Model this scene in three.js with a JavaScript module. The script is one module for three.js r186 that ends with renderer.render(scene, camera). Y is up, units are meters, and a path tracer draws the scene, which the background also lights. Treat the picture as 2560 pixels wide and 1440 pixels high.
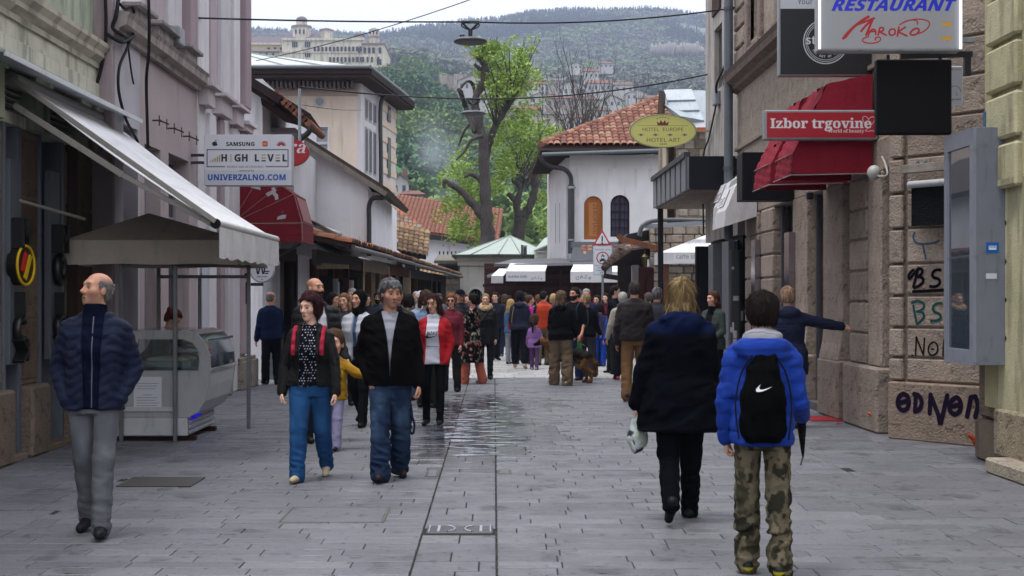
import*as THREE from 'three';
import{mergeGeometries}from 'three/addons/utils/BufferGeometryUtils.js';
// ---------------------------------------------------------------- camera, sky, sun, exposure
const scene=new THREE.Scene();
const FOC=3516,CX=1235,CY=745,EYE=1.6;
const camera=new THREE.PerspectiveCamera(2*Math.atan(720/FOC)*180/Math.PI,2560/1440,0.5,6000);
camera.position.set(0,EYE,0);
camera.lookAt(0,EYE,-10);
camera.setViewOffset(2560,1440,45,-25,2560,1440);
const SKY={horizon:[0.5,0.515,0.54],zenith:[0.92,0.95,1.03],ground:[0.14,0.14,0.16]};
const SUN={color:[1,0.97,0.92],intensity:1.1,dir:[-0.22,1,0.12],radius:26};
const EXPOSURE=2.3;
const FOG={color:[0.62,0.72,0.95],density:0.0003};
const sun=new THREE.DirectionalLight(new THREE.Color().setRGB(...SUN.color),SUN.intensity);
sun.name='sun';sun.position.set(SUN.dir[0]*80,SUN.dir[1]*80,SUN.dir[2]*80-25);sun.target.position.set(0,0,-25);
sun.castShadow=true;sun.shadow.radius=SUN.radius;sun.shadow.mapSize.set(4096,4096);
Object.assign(sun.shadow.camera,{left:-45,right:45,top:45,bottom:-45,near:1,far:220});
scene.add(sun,sun.target);
camera.focus=13;camera.userData.fStop=9;
const renderer=new THREE.WebGLRenderer({antialias:true});
renderer.toneMapping=THREE.LinearToneMapping;
renderer.toneMappingExposure=EXPOSURE;
renderer.shadowMap.enabled=true;
// ---------------------------------------------------------------- noise
function rng(seed){let s=seed|0;return()=>{s=(s + 0x6d2b79f5)|0;let t=Math.imul(s ^(s>>>15),1|s);t=(t + Math.imul(t ^(t>>>7),61|t))^ t;return((t ^(t>>>14))>>>0)/4294967296;};}
const RND=rng(4711),rr=(a,b,r=RND)=>a +(b - a)*r();
function h3(x,y,z){let h=Math.imul(x,374761393)^ Math.imul(y,668265263)^ Math.imul(z,2147483647 - 1999999973);h=Math.imul(h ^(h>>>13),1274126177);return((h ^(h>>>16))>>>0)/4294967296;}
const fl=Math.floor,sm=(t)=>t*t*(3 - 2*t),mixf=(a,b,t)=>a +(b - a)*t,clamp=(x,a=0,b=1)=>x<a?a:x>b?b:x;
function vn(x,y,z,P=0){
let i=fl(x),j=fl(y),k=fl(z);const u=sm(x - i),v=sm(y - j),w=sm(z - k);let i1=i + 1,j1=j + 1;
if(P){i=((i%P)+ P)%P;i1=((i1%P)+ P)%P;j=((j%P)+ P)%P;j1=((j1%P)+ P)%P;}
return mixf(mixf(mixf(h3(i,j,k),h3(i1,j,k),u),mixf(h3(i,j1,k),h3(i1,j1,k),u),v),mixf(mixf(h3(i,j,k + 1),h3(i1,j,k + 1),u),mixf(h3(i,j1,k + 1),h3(i1,j1,k + 1),u),v),w);
}
function fbm(x,y,z,o=4,P=0){let s=0,a=0.5,n=0;for(let i=0;i<o;i++){s +=a*vn(x,y,z + i*7.3,P);n +=a;a*=0.5;x*=2;y*=2;z*=2;P*=2;}return s/n;}
const sstep=(a,b,x)=>sm(clamp((x - a)/(b - a)));
{
const W=512,Hh=256,d=new Float32Array(W*Hh*4);
for(let j=0;j<Hh;j++)for(let i=0;i<W;i++){
const up=((j + 0.5)/Hh - 0.5)*Math.PI,t=clamp(Math.sin(up)),az=i/W*2*Math.PI,o=(j*W + i)*4;
const c=1 + 0.10*(fbm(Math.cos(az)*2.2 + 9,Math.sin(up)*5,Math.sin(az)*2.2 + 5,4)- 0.5);
for(let k=0;k<3;k++)d[o + k]=up<-0.02?SKY.ground[k]:c*mixf(SKY.horizon[k],SKY.zenith[k],Math.pow(t,0.8));
d[o + 3]=1;
}
const t=new THREE.DataTexture(d,W,Hh,THREE.RGBAFormat,THREE.FloatType);
t.mapping=THREE.EquirectangularReflectionMapping;t.magFilter=THREE.LinearFilter;t.needsUpdate=true;
scene.background=t;scene.environment=t;
}
scene.fog=new THREE.FogExp2(new THREE.Color().setRGB(...FOG.color),FOG.density);
// ---------------------------------------------------------------- geometry helpers
const V=(x,y,z)=>new THREE.Vector3(x,y,z);
const X=(px,d)=>(px-CX)*d/FOC,Y=(py,d)=>EYE+(CY-py)*d/FOC;
const at=(px,py,d)=>V(X(px,d),Y(py,d),-d),dep=(px,x)=>FOC*x/(px-CX),gnd=(py)=>FOC*EYE/(py-CY);
const counts={};
const numbered=(n)=>{const k=counts[n]=(counts[n]??-1)+1;return k?n+'_'+String(k).padStart(3,'0'):n;};
function fin(g){
if(g.index)g=g.toNonIndexed();
for(const k of Object.keys(g.attributes))if(!['position','normal','uv','color'].includes(k))g.deleteAttribute(k);
if(!g.attributes.normal)g.computeVertexNormals();
if(!g.attributes.uv)g.setAttribute('uv',new THREE.BufferAttribute(new Float32Array(g.attributes.position.count*2),2));
g.morphAttributes={};return g;
}
function boxUV(g){
const p=g.attributes.position,n=g.attributes.normal,uv=new Float32Array(p.count*2);
for(let i=0;i<p.count;i++){
const b=g.index?i:i - i%3;let ax=0,ay=0,az=0;
if(g.index){ax=Math.abs(n.getX(i));ay=Math.abs(n.getY(i));az=Math.abs(n.getZ(i));}else for(let k=0;k<3;k++){ax +=Math.abs(n.getX(b + k));ay +=Math.abs(n.getY(b + k));az +=Math.abs(n.getZ(b + k));}
const x=p.getX(i),y=p.getY(i),z=p.getZ(i);
if(ay>=ax&&ay>=az){uv[i*2]=x;uv[i*2 + 1]=z;}else if(ax>=az){uv[i*2]=z;uv[i*2 + 1]=y;}else{uv[i*2]=x;uv[i*2 + 1]=y;}
}
g.setAttribute('uv',new THREE.BufferAttribute(uv,2));return g;
}
function merge(list){list=[list].flat(9).filter(Boolean).map(fin);if(list.length===1)return list[0];const c=list.some((g)=>g.attributes.color);if(c)for(const g of list)if(!g.attributes.color)g.setAttribute('color',new THREE.BufferAttribute(new Float32Array(g.attributes.position.count*3).fill(1),3));return mergeGeometries(list);}
function mesh(name,geoms,mat,parent=scene,keepUV=false){
let g=geoms.isBufferGeometry&&geoms.index?geoms:merge(geoms);
if(!keepUV)boxUV(g);
const o=new THREE.Mesh(g,mat);o.name=parent===scene?numbered(name):name;o.castShadow=o.receiveShadow=true;parent.add(o);
return o;
}
const bases=new Map();
function thing(name,label,category,p=V(0,0,0),turn=0,group){
const o=new THREE.Group();o.name=numbered(name);o.position.copy(p);o.rotation.y=turn;o.userData={label,category};if(group)o.userData.group=group;
scene.add(o);bases.set(o,p);return o;
}
function solo(name,label,category,geoms,mat,group,keepUV){const o=mesh(name,geoms,mat,scene,keepUV);o.userData={label,category};if(group)o.userData.group=group;return o;}
function part(name,geoms,mat,root,keepUV=false,label){
let g=merge(geoms);if(!keepUV)boxUV(g);const b=bases.get(root);if(b)g=g.translate(-b.x,-b.y,-b.z);
const o=mesh(name,g,mat,root,true);if(!b){}bases.set(o,b);if(label)o.userData.label=label;return o;
}
function struct(name,geoms,mat,keepUV){const o=mesh(name,geoms,mat,scene,keepUV);o.userData.kind='structure';return o;}
function raw(pos,idx,uv){const g=new THREE.BufferGeometry();g.setAttribute('position',new THREE.BufferAttribute(new Float32Array(pos),3));if(uv)g.setAttribute('uv',new THREE.BufferAttribute(new Float32Array(uv),2));if(idx)g.setIndex(idx);g.computeVertexNormals();return g;}
function cbox(w,h,d,c=0.006){
const S=[w/2,h/2,d/2];c=Math.min(c,S[0]*0.45,S[1]*0.45,S[2]*0.45);
const P=(s,ax)=>[0,1,2].map((k)=>s[k]*(S[k]-(k===ax?0:c))),pos=[];
const tri=(a,b,e)=>{const ux=b[0]- a[0],uy=b[1]- a[1],uz=b[2]- a[2],vx=e[0]- a[0],vy=e[1]- a[1],vz=e[2]- a[2];const f=(uy*vz - uz*vy)*(a[0]+ b[0]+ e[0])+(uz*vx - ux*vz)*(a[1]+ b[1]+ e[1])+(ux*vy - uy*vx)*(a[2]+ b[2]+ e[2]);pos.push(...a,...(f>0?[...b,...e]:[...e,...b]));};
const quad=(a,b,e,f)=>{tri(a,b,e);tri(a,e,f);};
for(let ax=0;ax<3;ax++){const u=(ax + 1)%3,v=(ax + 2)%3;for(const s of[-1,1])quad(...[[-1,-1],[1,-1],[1,1],[-1,1]].map(([a,b])=>{const q=[0,0,0];q[ax]=s;q[u]=a;q[v]=b;return P(q,ax);}));}
for(let e=0;e<3;e++){const u=(e + 1)%3,v=(e + 2)%3;for(const a of[-1,1])for(const b of[-1,1]){const q0=[0,0,0],q1=[0,0,0];q0[e]=-1;q1[e]=1;q0[u]=q1[u]=a;q0[v]=q1[v]=b;quad(P(q0,u),P(q1,u),P(q1,v),P(q0,v));}}
for(const x of[-1,1])for(const y of[-1,1])for(const z of[-1,1])tri(P([x,y,z],0),P([x,y,z],1),P([x,y,z],2));
return raw(pos);
}
const bx=(x1,x2,y1,y2,d1,d2,c=0.006)=>(c?cbox(Math.abs(x2 - x1),Math.abs(y2 - y1),Math.abs(d2 - d1),c):new THREE.BoxGeometry(Math.abs(x2 - x1),Math.abs(y2 - y1),Math.abs(d2 - d1))).translate((x1 + x2)/2,(y1 + y2)/2,-(d1 + d2)/2);
function bar(a,b,w,h=w,c=0.003){const L=a.distanceTo(b),g=cbox(w,h,L,c),m=new THREE.Matrix4().lookAt(a,b,Math.abs(b.y - a.y)>L*0.98?V(0,0,1):V(0,1,0));return g.applyMatrix4(m).translate((a.x + b.x)/2,(a.y + b.y)/2,(a.z + b.z)/2);}
function rod(a,b,r,r2=r,n=10){const L=a.distanceTo(b),g=new THREE.CylinderGeometry(r2,r,L,n);g.applyQuaternion(new THREE.Quaternion().setFromUnitVectors(V(0,1,0),b.clone().sub(a).normalize()));return g.translate((a.x + b.x)/2,(a.y + b.y)/2,(a.z + b.z)/2);}
const tube=(pts,r,n=24,m=8)=>new THREE.TubeGeometry(new THREE.CatmullRomCurve3(pts),n,r,m);
function sag(a,b,s,n=14){const p=[];for(let i=0;i<=n;i++){const t=i/n,v=a.clone().lerp(b,t);v.y -=s*4*t*(1 - t);p.push(v);}return p;}
function slab(pts,th,bevel=0){
const n=V(0,0,0),c=V(0,0,0);pts.forEach((p,i)=>{const q=pts[(i + 1)%pts.length];n.x +=(p.y - q.y)*(p.z + q.z);n.y +=(p.z - q.z)*(p.x + q.x);n.z +=(p.x - q.x)*(p.y + q.y);c.add(p);});
n.normalize();c.divideScalar(pts.length);const u=pts[1].clone().sub(pts[0]).normalize(),w=n.clone().cross(u);
const s=new THREE.Shape(pts.map((p)=>{const q=p.clone().sub(c);return new THREE.Vector2(q.dot(u),q.dot(w));}));
const g=new THREE.ExtrudeGeometry(s,{depth:th,bevelEnabled:bevel>0,bevelSize:-bevel*0.0 + bevel,bevelThickness:bevel,bevelOffset:-bevel,bevelSegments:1}).translate(0,0,-th/2);
return g.applyMatrix4(new THREE.Matrix4().makeBasis(u,w,n)).translate(c.x,c.y,c.z);
}
function shp(pts,holes=[]){const s=new THREE.Shape(pts.map((p)=>new THREE.Vector2(p[0],p[1])));for(const h of holes)s.holes.push(new THREE.Path((h.length===4&&typeof h[0]==='number'?[[h[0],h[2]],[h[1],h[2]],[h[1],h[3]],[h[0],h[3]]]:h).map((p)=>new THREE.Vector2(p[0],p[1]))));return s;}
const rect=(a,b,c,d)=>[[a,c],[b,c],[b,d],[a,d]];
const MX=new THREE.Matrix4().makeBasis(V(0,0,-1),V(0,1,0),V(1,0,0));
const wallX=(x,th,pts,holes)=>new THREE.ExtrudeGeometry(shp(pts,holes),{depth:th,bevelEnabled:false}).applyMatrix4(MX).translate(x,0,0);
const wallZ=(d,th,pts,holes)=>new THREE.ExtrudeGeometry(shp(pts,holes),{depth:th,bevelEnabled:false}).translate(0,0,-d);
function arch(x0,x1,y0,y1,n=10){const r=(x1 - x0)/2,c=(x0 + x1)/2,p=[[x0,y0],[x1,y0]];for(let i=0;i<=n;i++){const a=Math.PI*i/n;p.push([c + r*Math.cos(a),y1 - r + r*Math.sin(a)]);}return p;}
const sweepX=(pts,d1,d2)=>new THREE.ExtrudeGeometry(shp(pts),{depth:d2 - d1,bevelEnabled:false}).translate(0,0,-d2);
// ---------------------------------------------------------------- materials
const TEX={};
function tex(name,n,f,srgb=false){
const d=new Uint8Array(n*n*4);
for(let j=0;j<n;j++)for(let i=0;i<n;i++){const c=f(i/n,j/n),o=(j*n + i)*4,a=typeof c==='number'?[c,c,c]:c;for(let k=0;k<3;k++)d[o + k]=clamp(a[k])*255;d[o + 3]=255;}
const t=new THREE.DataTexture(d,n,n);t.wrapS=t.wrapT=THREE.RepeatWrapping;t.magFilter=THREE.LinearFilter;t.minFilter=THREE.LinearMipmapLinearFilter;if(srgb)t.colorSpace=THREE.SRGBColorSpace;t.needsUpdate=true;return TEX[name]=t;
}
tex('plasterC',512,(u,v)=>{const a=fbm(u*6,v*6,1,5,6),s=fbm(u*40,v*3,4,3,0||40),st=sstep(0.55,0.8,fbm(u*24,v*2,9,3,24)*0.7+a*0.3);return[1.0-0.20*(1-a)-0.24*st,1.0-0.21*(1-a)-0.25*st,1.0-0.23*(1-a)-0.27*st].map((x)=>x-0.05*s);});
tex('plasterB',512,(u,v)=>0.6*fbm(u*12,v*12,3,5,12)+0.4*fbm(u*90,v*90,5,2,90));
tex('dirtC',512,(u,v)=>{const a=fbm(u*5,v*5,11,5,5),b=fbm(u*30,v*30,12,3,30),st=sstep(0.48,0.72,fbm(u*18,v*3,15,4,18));const k=1-0.30*(1-a)-0.28*st-0.14*(1-b);return[k,k*0.985,k*0.96];});
tex('stoneC',512,(u,v)=>{const a=fbm(u*7,v*7,21,5,7),b=fbm(u*64,v*64,22,2,64),p=sstep(0.64,0.72,fbm(u*20,v*20,25,3,20));const k=1-0.35*(1-a)-0.28*(1-b)-0.2*p;return[k,k*0.98,k*0.95];});
tex('stoneB',512,(u,v)=>0.5*fbm(u*9,v*9,31,5,9)+0.5*fbm(u*70,v*70,32,2,70)-0.4*sstep(0.62,0.7,fbm(u*22,v*22,25,3,22)));
tex('paverC',1024,(u,v)=>{const b=vn(u*256,v*256,5,256),a=fbm(u*6,v*6,41,6,6),s=sstep(0.6,0.74,fbm(u*9,v*9,44,5,9)),q=sstep(0.86,0.9,vn(u*60,v*60,48,60));const k=1-0.3*(1-a)-0.16*b-0.3*s-0.3*q;return[k,k,k*1.0];});
tex('paverR',512,(u,v)=>0.62+0.5*(fbm(u*8,v*8,46,4,8)-0.5)+0.12*(vn(u*160,v*160,6,160)-0.5));
tex('paverB',512,(u,v)=>0.35*vn(u*150,v*150,6,150)+0.65*fbm(u*14,v*14,47,4,14));
tex('wetR',512,(u,v)=>0.16+0.4*sstep(0.4,0.62,fbm(u*5,v*40,51,4,5)));
tex('wetB',512,(u,v)=>fbm(u*9,v*30,52,4,9));
tex('woodC',512,(u,v)=>{const a=fbm(u*60,v*3,61,4,60),b=fbm(u*6,v*4,62,4,6);const k=1-0.4*(1-a)-0.3*(1-b);return[k,k*0.97,k*0.93];});
tex('clothC',512,(u,v)=>{const a=fbm(u*7,v*7,71,4,7),b=vn(u*128,v*128,3,128),s=sstep(0.5,0.8,fbm(u*14,v*3,73,3,14));const k=1-0.16*(1-a)-0.08*b-0.12*s;return[k,k,k*0.985];});
tex('clothB',512,(u,v)=>0.7*fbm(u*5,v*7,74,4,5)+0.3*vn(u*170,v*170,2,170));
tex('metalC',256,(u,v)=>{const a=fbm(u*9,v*9,81,5,9),s=sstep(0.6,0.75,fbm(u*20,v*5,82,3,20));return 1-0.18*(1-a)-0.15*s;});
tex('hairC',256,(u,v)=>0.55+0.75*(fbm(u*60,v*4,91,3,60)-0.2));
tex('barkB',256,(u,v)=>{const a=fbm(u*16,v*4,95,4,16);return a*a;});
function rep(t,s,sy=s){const key=t+s+','+sy;if(TEX[key])return TEX[key];const c=TEX[t].clone();c.repeat.set(1/s,1/sy);c.needsUpdate=true;return TEX[key]=c;}
const KIND={
plaster:['plasterC',3.1,'plasterB',1.3,0.006,0.9],dirt:['dirtC',2.7,'plasterB',1.1,0.008,0.92],stone:['stoneC',1.1,'stoneB',1.1,0.012,0.88],paver:['paverC',3.1,'paverB',0.9,0.004,0.6],
wood:['woodC',1.3,'woodC',1.3,0.006,0.75],cloth:['clothC',1.4,'clothB',0.9,0.02,0.9],wear:['clothC',0.9,'clothB',0.5,0.006,0.92],metal:['metalC',1.0,null,1,0,0.45],plain:[null,1,null,1,0,0.6],
};
const MATS={};
const srgb=(hex)=>new THREE.Color(hex);
function M(kind,hex,o={}){
const key=kind+hex+JSON.stringify(o);if(MATS[key])return MATS[key];
const[c,cs,b,bs,bh,r]=KIND[kind],m=new THREE.MeshPhysicalMaterial();m.specularIntensity=o.spec??(kind==='metal'||kind==='paver'||r<0.5||(o.r??1)<0.5?1:0.35);
m.name=kind;m.color.copy(srgb(hex));m.roughness=o.r??r;m.metalness=o.m??0;m.side=THREE.DoubleSide;
if(c)m.map=rep(c,o.s??cs,o.sy??o.s??cs);
if(b){m.bumpMap=rep(b,o.bs??bs);m.bumpScale=o.b??bh;}
if(o.vc)m.vertexColors=true;
if(o.phys)Object.assign(m,o.phys);
return MATS[key]=m;
}
const GLASS=new THREE.MeshPhysicalMaterial({color:0xdfe6ea,roughness:0.03,transmission:1,thickness:0,ior:1.5,side:THREE.DoubleSide,name:'glass'});
const DARKGLASS=new THREE.MeshPhysicalMaterial({color:0x0c0f14,roughness:0.06,metalness:0,ior:1.6,name:'dark glass',side:THREE.DoubleSide});
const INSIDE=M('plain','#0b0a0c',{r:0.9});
function print(w,h,ppm,draw,o={}){
const c=document.createElement('canvas');c.width=Math.max(8,Math.round(w*ppm));c.height=Math.max(8,Math.round(h*ppm));
const x=c.getContext('2d');x.save();x.scale(c.width/(o.W??w),c.height/(o.Hh??h));draw(x,o.W??w,o.Hh??h);x.restore();
const t=new THREE.CanvasTexture(c);t.colorSpace=THREE.SRGBColorSpace;t.anisotropy=8;
const m=new THREE.MeshStandardMaterial({map:t,roughness:o.r??0.5,side:THREE.DoubleSide,name:'print'});
if(o.alpha){m.alphaTest=0.4;m.transparent=false;}
return m;
}
const face=(a,b,c,d)=>raw([...a.toArray(),...b.toArray(),...c.toArray(),...d.toArray()],[0,1,2,0,2,3],[0,0,1,0,1,1,0,1]);
const faceZ=(x1,x2,y1,y2,d)=>face(V(x1,y1,-d),V(x2,y1,-d),V(x2,y2,-d),V(x1,y2,-d));
const txt=(x,s,px,py,size,color,o={})=>{x.save();x.translate(px,py);if(o.rot)x.rotate(o.rot);if(o.sx)x.scale(o.sx,1);if(o.skew)x.transform(1,0,o.skew,1,0,0);x.font=(o.style??'bold')+' '+size+'px '+(o.font??'sans-serif');x.fillStyle=color;x.textAlign=o.align??'center';x.textBaseline='middle';if(o.stroke){x.strokeStyle=color;x.lineWidth=o.stroke;x.strokeText(s,0,0);}x.fillText(s,0,0);x.restore();};
const blk=(x,c,a,b,w,h)=>{x.fillStyle=c;x.fillRect(a,b,w,h);};
// ---------------------------------------------------------------- ground
{
const g=struct('ground',new THREE.PlaneGeometry(900,900,1,1).rotateX(-Math.PI/2).translate(0,-0.036,-300),M('stone','#4a4844'));
const tones=['#707077','#6b6b72','#75757b','#6e6d74','#67676e'].map((c)=>{const m=M('paver',c).clone();m.roughness=1;m.roughnessMap=rep('paverR',1.3);return m;});
const dry=tones,wetBase=['#56565c','#5a5a60','#525258'].map((c)=>{const m=M('paver',c).clone();m.roughness=1;m.roughnessMap=rep('wetR',1.6,1.1);m.bumpMap=rep('wetB',1.1,0.5);m.bumpScale=0.003;return m;});
const damp=['#5e5e64','#626267'].map((c)=>{const m=M('paver',c).clone();m.roughness=0.42;m.roughnessMap=rep('paverR',1.3);return m;});
const light=['#a9a7a6','#b2b0ae','#9f9d9e','#b8b6b3'].map((c)=>M('paver',c,{r:0.7}));
const grout=M('stone','#3c3936');
struct('street_bed',new THREE.PlaneGeometry(10.4,80).rotateX(-Math.PI/2).translate(0,-0.0075,-38),grout);
function slabGeo(w,d,h=0.03,b=0.004){const x=w/2,z=d/2,i=b;const P=[[-x,-h,z],[x,-h,z],[x,-h,-z],[-x,-h,-z],[-x,-b,z],[x,-b,z],[x,-b,-z],[-x,-b,-z],[-x + i,0,z - i],[x - i,0,z - i],[x - i,0,-z + i],[-x + i,0,-z + i]],p=[];const q=(a,b2,c,e)=>p.push(...P[a],...P[b2],...P[c],...P[a],...P[c],...P[e]);q(8,9,10,11);for(let k=0;k<4;k++){const n=(k + 1)%4;q(k,n,n + 4,k + 4);q(k + 4,n + 4,n + 8,k + 8);}return raw(p);}
const R=rng(77),list=[];
function field(x0,x1,d0,d1,rowD,lens,gap,slant,kind){
for(let d=d0;d<d1 - 0.01;d +=rowD){
let x=x0 - R()*lens[1]*0.8;
while(x<x1 - 0.02){
let L=mixf(lens[0],lens[1],R());let a=Math.max(x,x0),b=Math.min(x + L,x1);if(x1 - b<0.1)b=x1;x +=L;
if(b - a<0.09)continue;if(b===x1)x=x1;
const cx=(a + b)/2,rd=Math.min(rowD,d1 - d),cd=d + rd/2 + slant*cx;
list.push({w:b - a - gap,d:rd - gap*2,x:cx,z:-cd,kind,sk:slant});
}
}
}
const RD=0.206;
field(-3.3,-0.49,7.3,28.2,RD,[0.38,0.85],0.0055,0.0,'dry');
field(0.02,3.25,7.3,28.2,RD,[0.38,0.85],0.0055,-0.018,'dry');
field(-4.75,-3.3,7.3,28.2,0.3,[0.45,0.8],0.008,0,'edge');
field(3.25,5.6,7.3,28.2,0.3,[0.5,0.9],0.008,-0.018,'edge');
field(-0.484,0.014,7.3,28.2,0.31,[0.6,0.6],0.007,0,'gutter');
field(-4.6,7.5,28.2,46,0.42,[0.4,0.9],0.012,0,'light');
const inWet=(x,d)=>{const wob=0.5*(fbm(x*2+9,d*0.9,3,3)-0.5),c=d<19?-0.24:mixf(-0.24,-0.05,(d-19)/6),half=(d>12.6&&d<23.5?0.42+0.5*sstep(13,16,d)*(1-sstep(21,24,d)):0)+wob*1.5;return d>12.8&&d<23.4&&half>0?(half-Math.abs(x-c)):-1;};
list.forEach((s)=>{const d=-s.z;s.px=s.w*FOC/d;s.area=s.w*s.d/(d*d*d);s.vis=Math.abs(s.x)<d*0.385;});
list.sort((a,b)=>(b.vis-a.vis)||b.area-a.area);
const pavement=struct('pavement',new THREE.BoxGeometry(10.4,0.01,21).translate(0,-0.024,-17.8),grout);
const rest={};
list.forEach((s,i)=>{
const d=-s.z,w=inWet(s.x,d),k=Math.floor(R()*60);
if(s.kind==='gutter'&&Math.abs(d-9.72)<0.16)return;
const m=s.kind==='light'?light[k%4]:w>0.12?wetBase[k%3]:w>-0.1?damp[k%2]:dry[k%5];
const dy=(R()-0.5)*0.004,tx=(R()-0.5)*0.008,tz=(R()-0.5)*0.006;
if(i<300){
const gg=boxUV(fin(slabGeo(s.w,s.d)).translate(s.x,0,s.z)).translate(-s.x,0,-s.z),o=new THREE.Mesh(gg,m);o.name='paver';o.position.set(s.x,dy+0.002,s.z);o.rotation.set(tx,Math.atan(s.sk),tz);o.castShadow=o.receiveShadow=true;pavement.add(o);
}else{
const g=fin(slabGeo(s.w,s.d)).rotateX(tx).rotateZ(tz).rotateY(Math.atan(s.sk)).translate(s.x,dy+0.002,s.z);(rest[MATKEY(m)]??={m,l:[]}).l.push(g);
}
});
function MATKEY(m){return m.uuid;}
for(const{m,l}of Object.values(rest)){const o=mesh('paver_field',l,m,pavement);o.userData.kind='stuff';}
{
const pos=[],idx=[],x0=-1.25,x1=0.95,d0=12.3,d1=24,nx=74,nz=900,id=new Int32Array((nx + 1)*(nz + 1)).fill(-1);
const wetAt=(x,d)=>0.4*sstep(13.2,16,d)*(1 - sstep(20.5,23.8,d))- 0.25*(1 - sstep(12.8,14.2,d))- Math.abs(x + mixf(0.24,0.1,sstep(14,23,d)))*0.75 + 1.0*(fbm(x*2.6,d*9,61,4)- 0.5);
const vid=(i,j)=>{const k=j*(nx + 1)+ i;if(id[k]<0){const x=mixf(x0,x1,i/nx),d=mixf(d0,d1,j/nz);id[k]=pos.length/3;pos.push(x,0.0115 + 0.02*(fbm(x*2.2,d*8,71,3)- 0.5)+ 0.0045*(vn(x*7,d*30,5)- 0.5),-d);}return id[k];};
for(let j=0;j<nz;j++)for(let i=0;i<nx;i++){const x=mixf(x0,x1,(i + 0.5)/nx),d=mixf(d0,d1,(j + 0.5)/nz);if(wetAt(x,d)<0.1)continue;const a=vid(i,j),b=vid(i + 1,j),c=vid(i + 1,j + 1),e=vid(i,j + 1);idx.push(a,b,c,a,c,e);}
struct('water',raw(pos,idx),new THREE.MeshPhysicalMaterial({color:0xdfe3ea,roughness:0.06,transmission:1,thickness:0,ior:1.75,side:THREE.DoubleSide,name:'water film'}));
}
struct('square',new THREE.PlaneGeometry(40,60).rotateX(-Math.PI/2).translate(8,-0.012,-76),M('paver','#8f8d8c'));
{
const c=V(-0.235,0,-9.72),t=thing('drain_plate','dark cast drain plate with a pale letter-like pattern in the gutter strip','drain cover',c);
part('plate',bx(-0.465,-0.005,-0.02,0.004,9.575,9.865),M('metal','#3d3c44',{r:0.5}),t);
const pale=M('paver','#a9a9b2'),y0=0.002,y1=0.011,b=[];
for(const s of[-1,1]){
const cx=-0.235;
b.push(bx(cx + s*0.135,cx + s*0.155,y0,y1,9.6,9.84,0.002),bx(cx + s*0.205,cx + s*0.215,y0,y1,9.59,9.85,0.002));
const q=[];for(let i=0;i<=10;i++){const a=-1.2 + 2.4*i/10;q.push(V(cx + s*(0.11 - 0.075*Math.cos(a)),0.006,-9.72 + 0.125*Math.sin(a)));}
b.push(tube(q,0.008,16,5));
}
for(const g of b)part('inlay',g,pale,t);
}
const frame=(name,label,x1,x2,d1,d2)=>{const t=thing(name,label,'service cover',V((x1+x2)/2,0,-(d1+d2)/2));const w=0.016,k=M('metal','#57534a',{r:0.7});for(const g of[bx(x1,x2,0,0.0075,d1,d1+w,0.002),bx(x1,x2,0,0.0075,d2-w,d2,0.002),bx(x1,x1+w,0,0.0075,d1+w,d2-w,0.002),bx(x2-w,x2,0,0.0075,d1+w,d2-w,0.002)])part('rim',g,k,t);part('lid',bx(x1+w+0.006,x2-w-0.006,-0.01,0.0065,d1+w+0.006,d2-w-0.006,0.003),dry[1],t);};
frame('service_cover','paved service cover with a dark metal rim left of the gutter',X(715,10.4),X(970,10.4),10.0,10.72);
frame('service_cover','small dark-rimmed cover near the gutter just before the couple',-0.62,-0.5,12.55,13.05);
frame('service_cover','small dark-rimmed cover on the right edge of the gutter',0.03,0.16,12.75,13.05);
solo('floor_hatch','dark iron hatch in the pavement behind the man in the navy puffer jacket','service cover',bx(X(305,12.1),X(490,12.1),0.004,0.011,11.9,12.5,0.003),M('metal','#3b3736',{r:0.6}));
}
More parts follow.
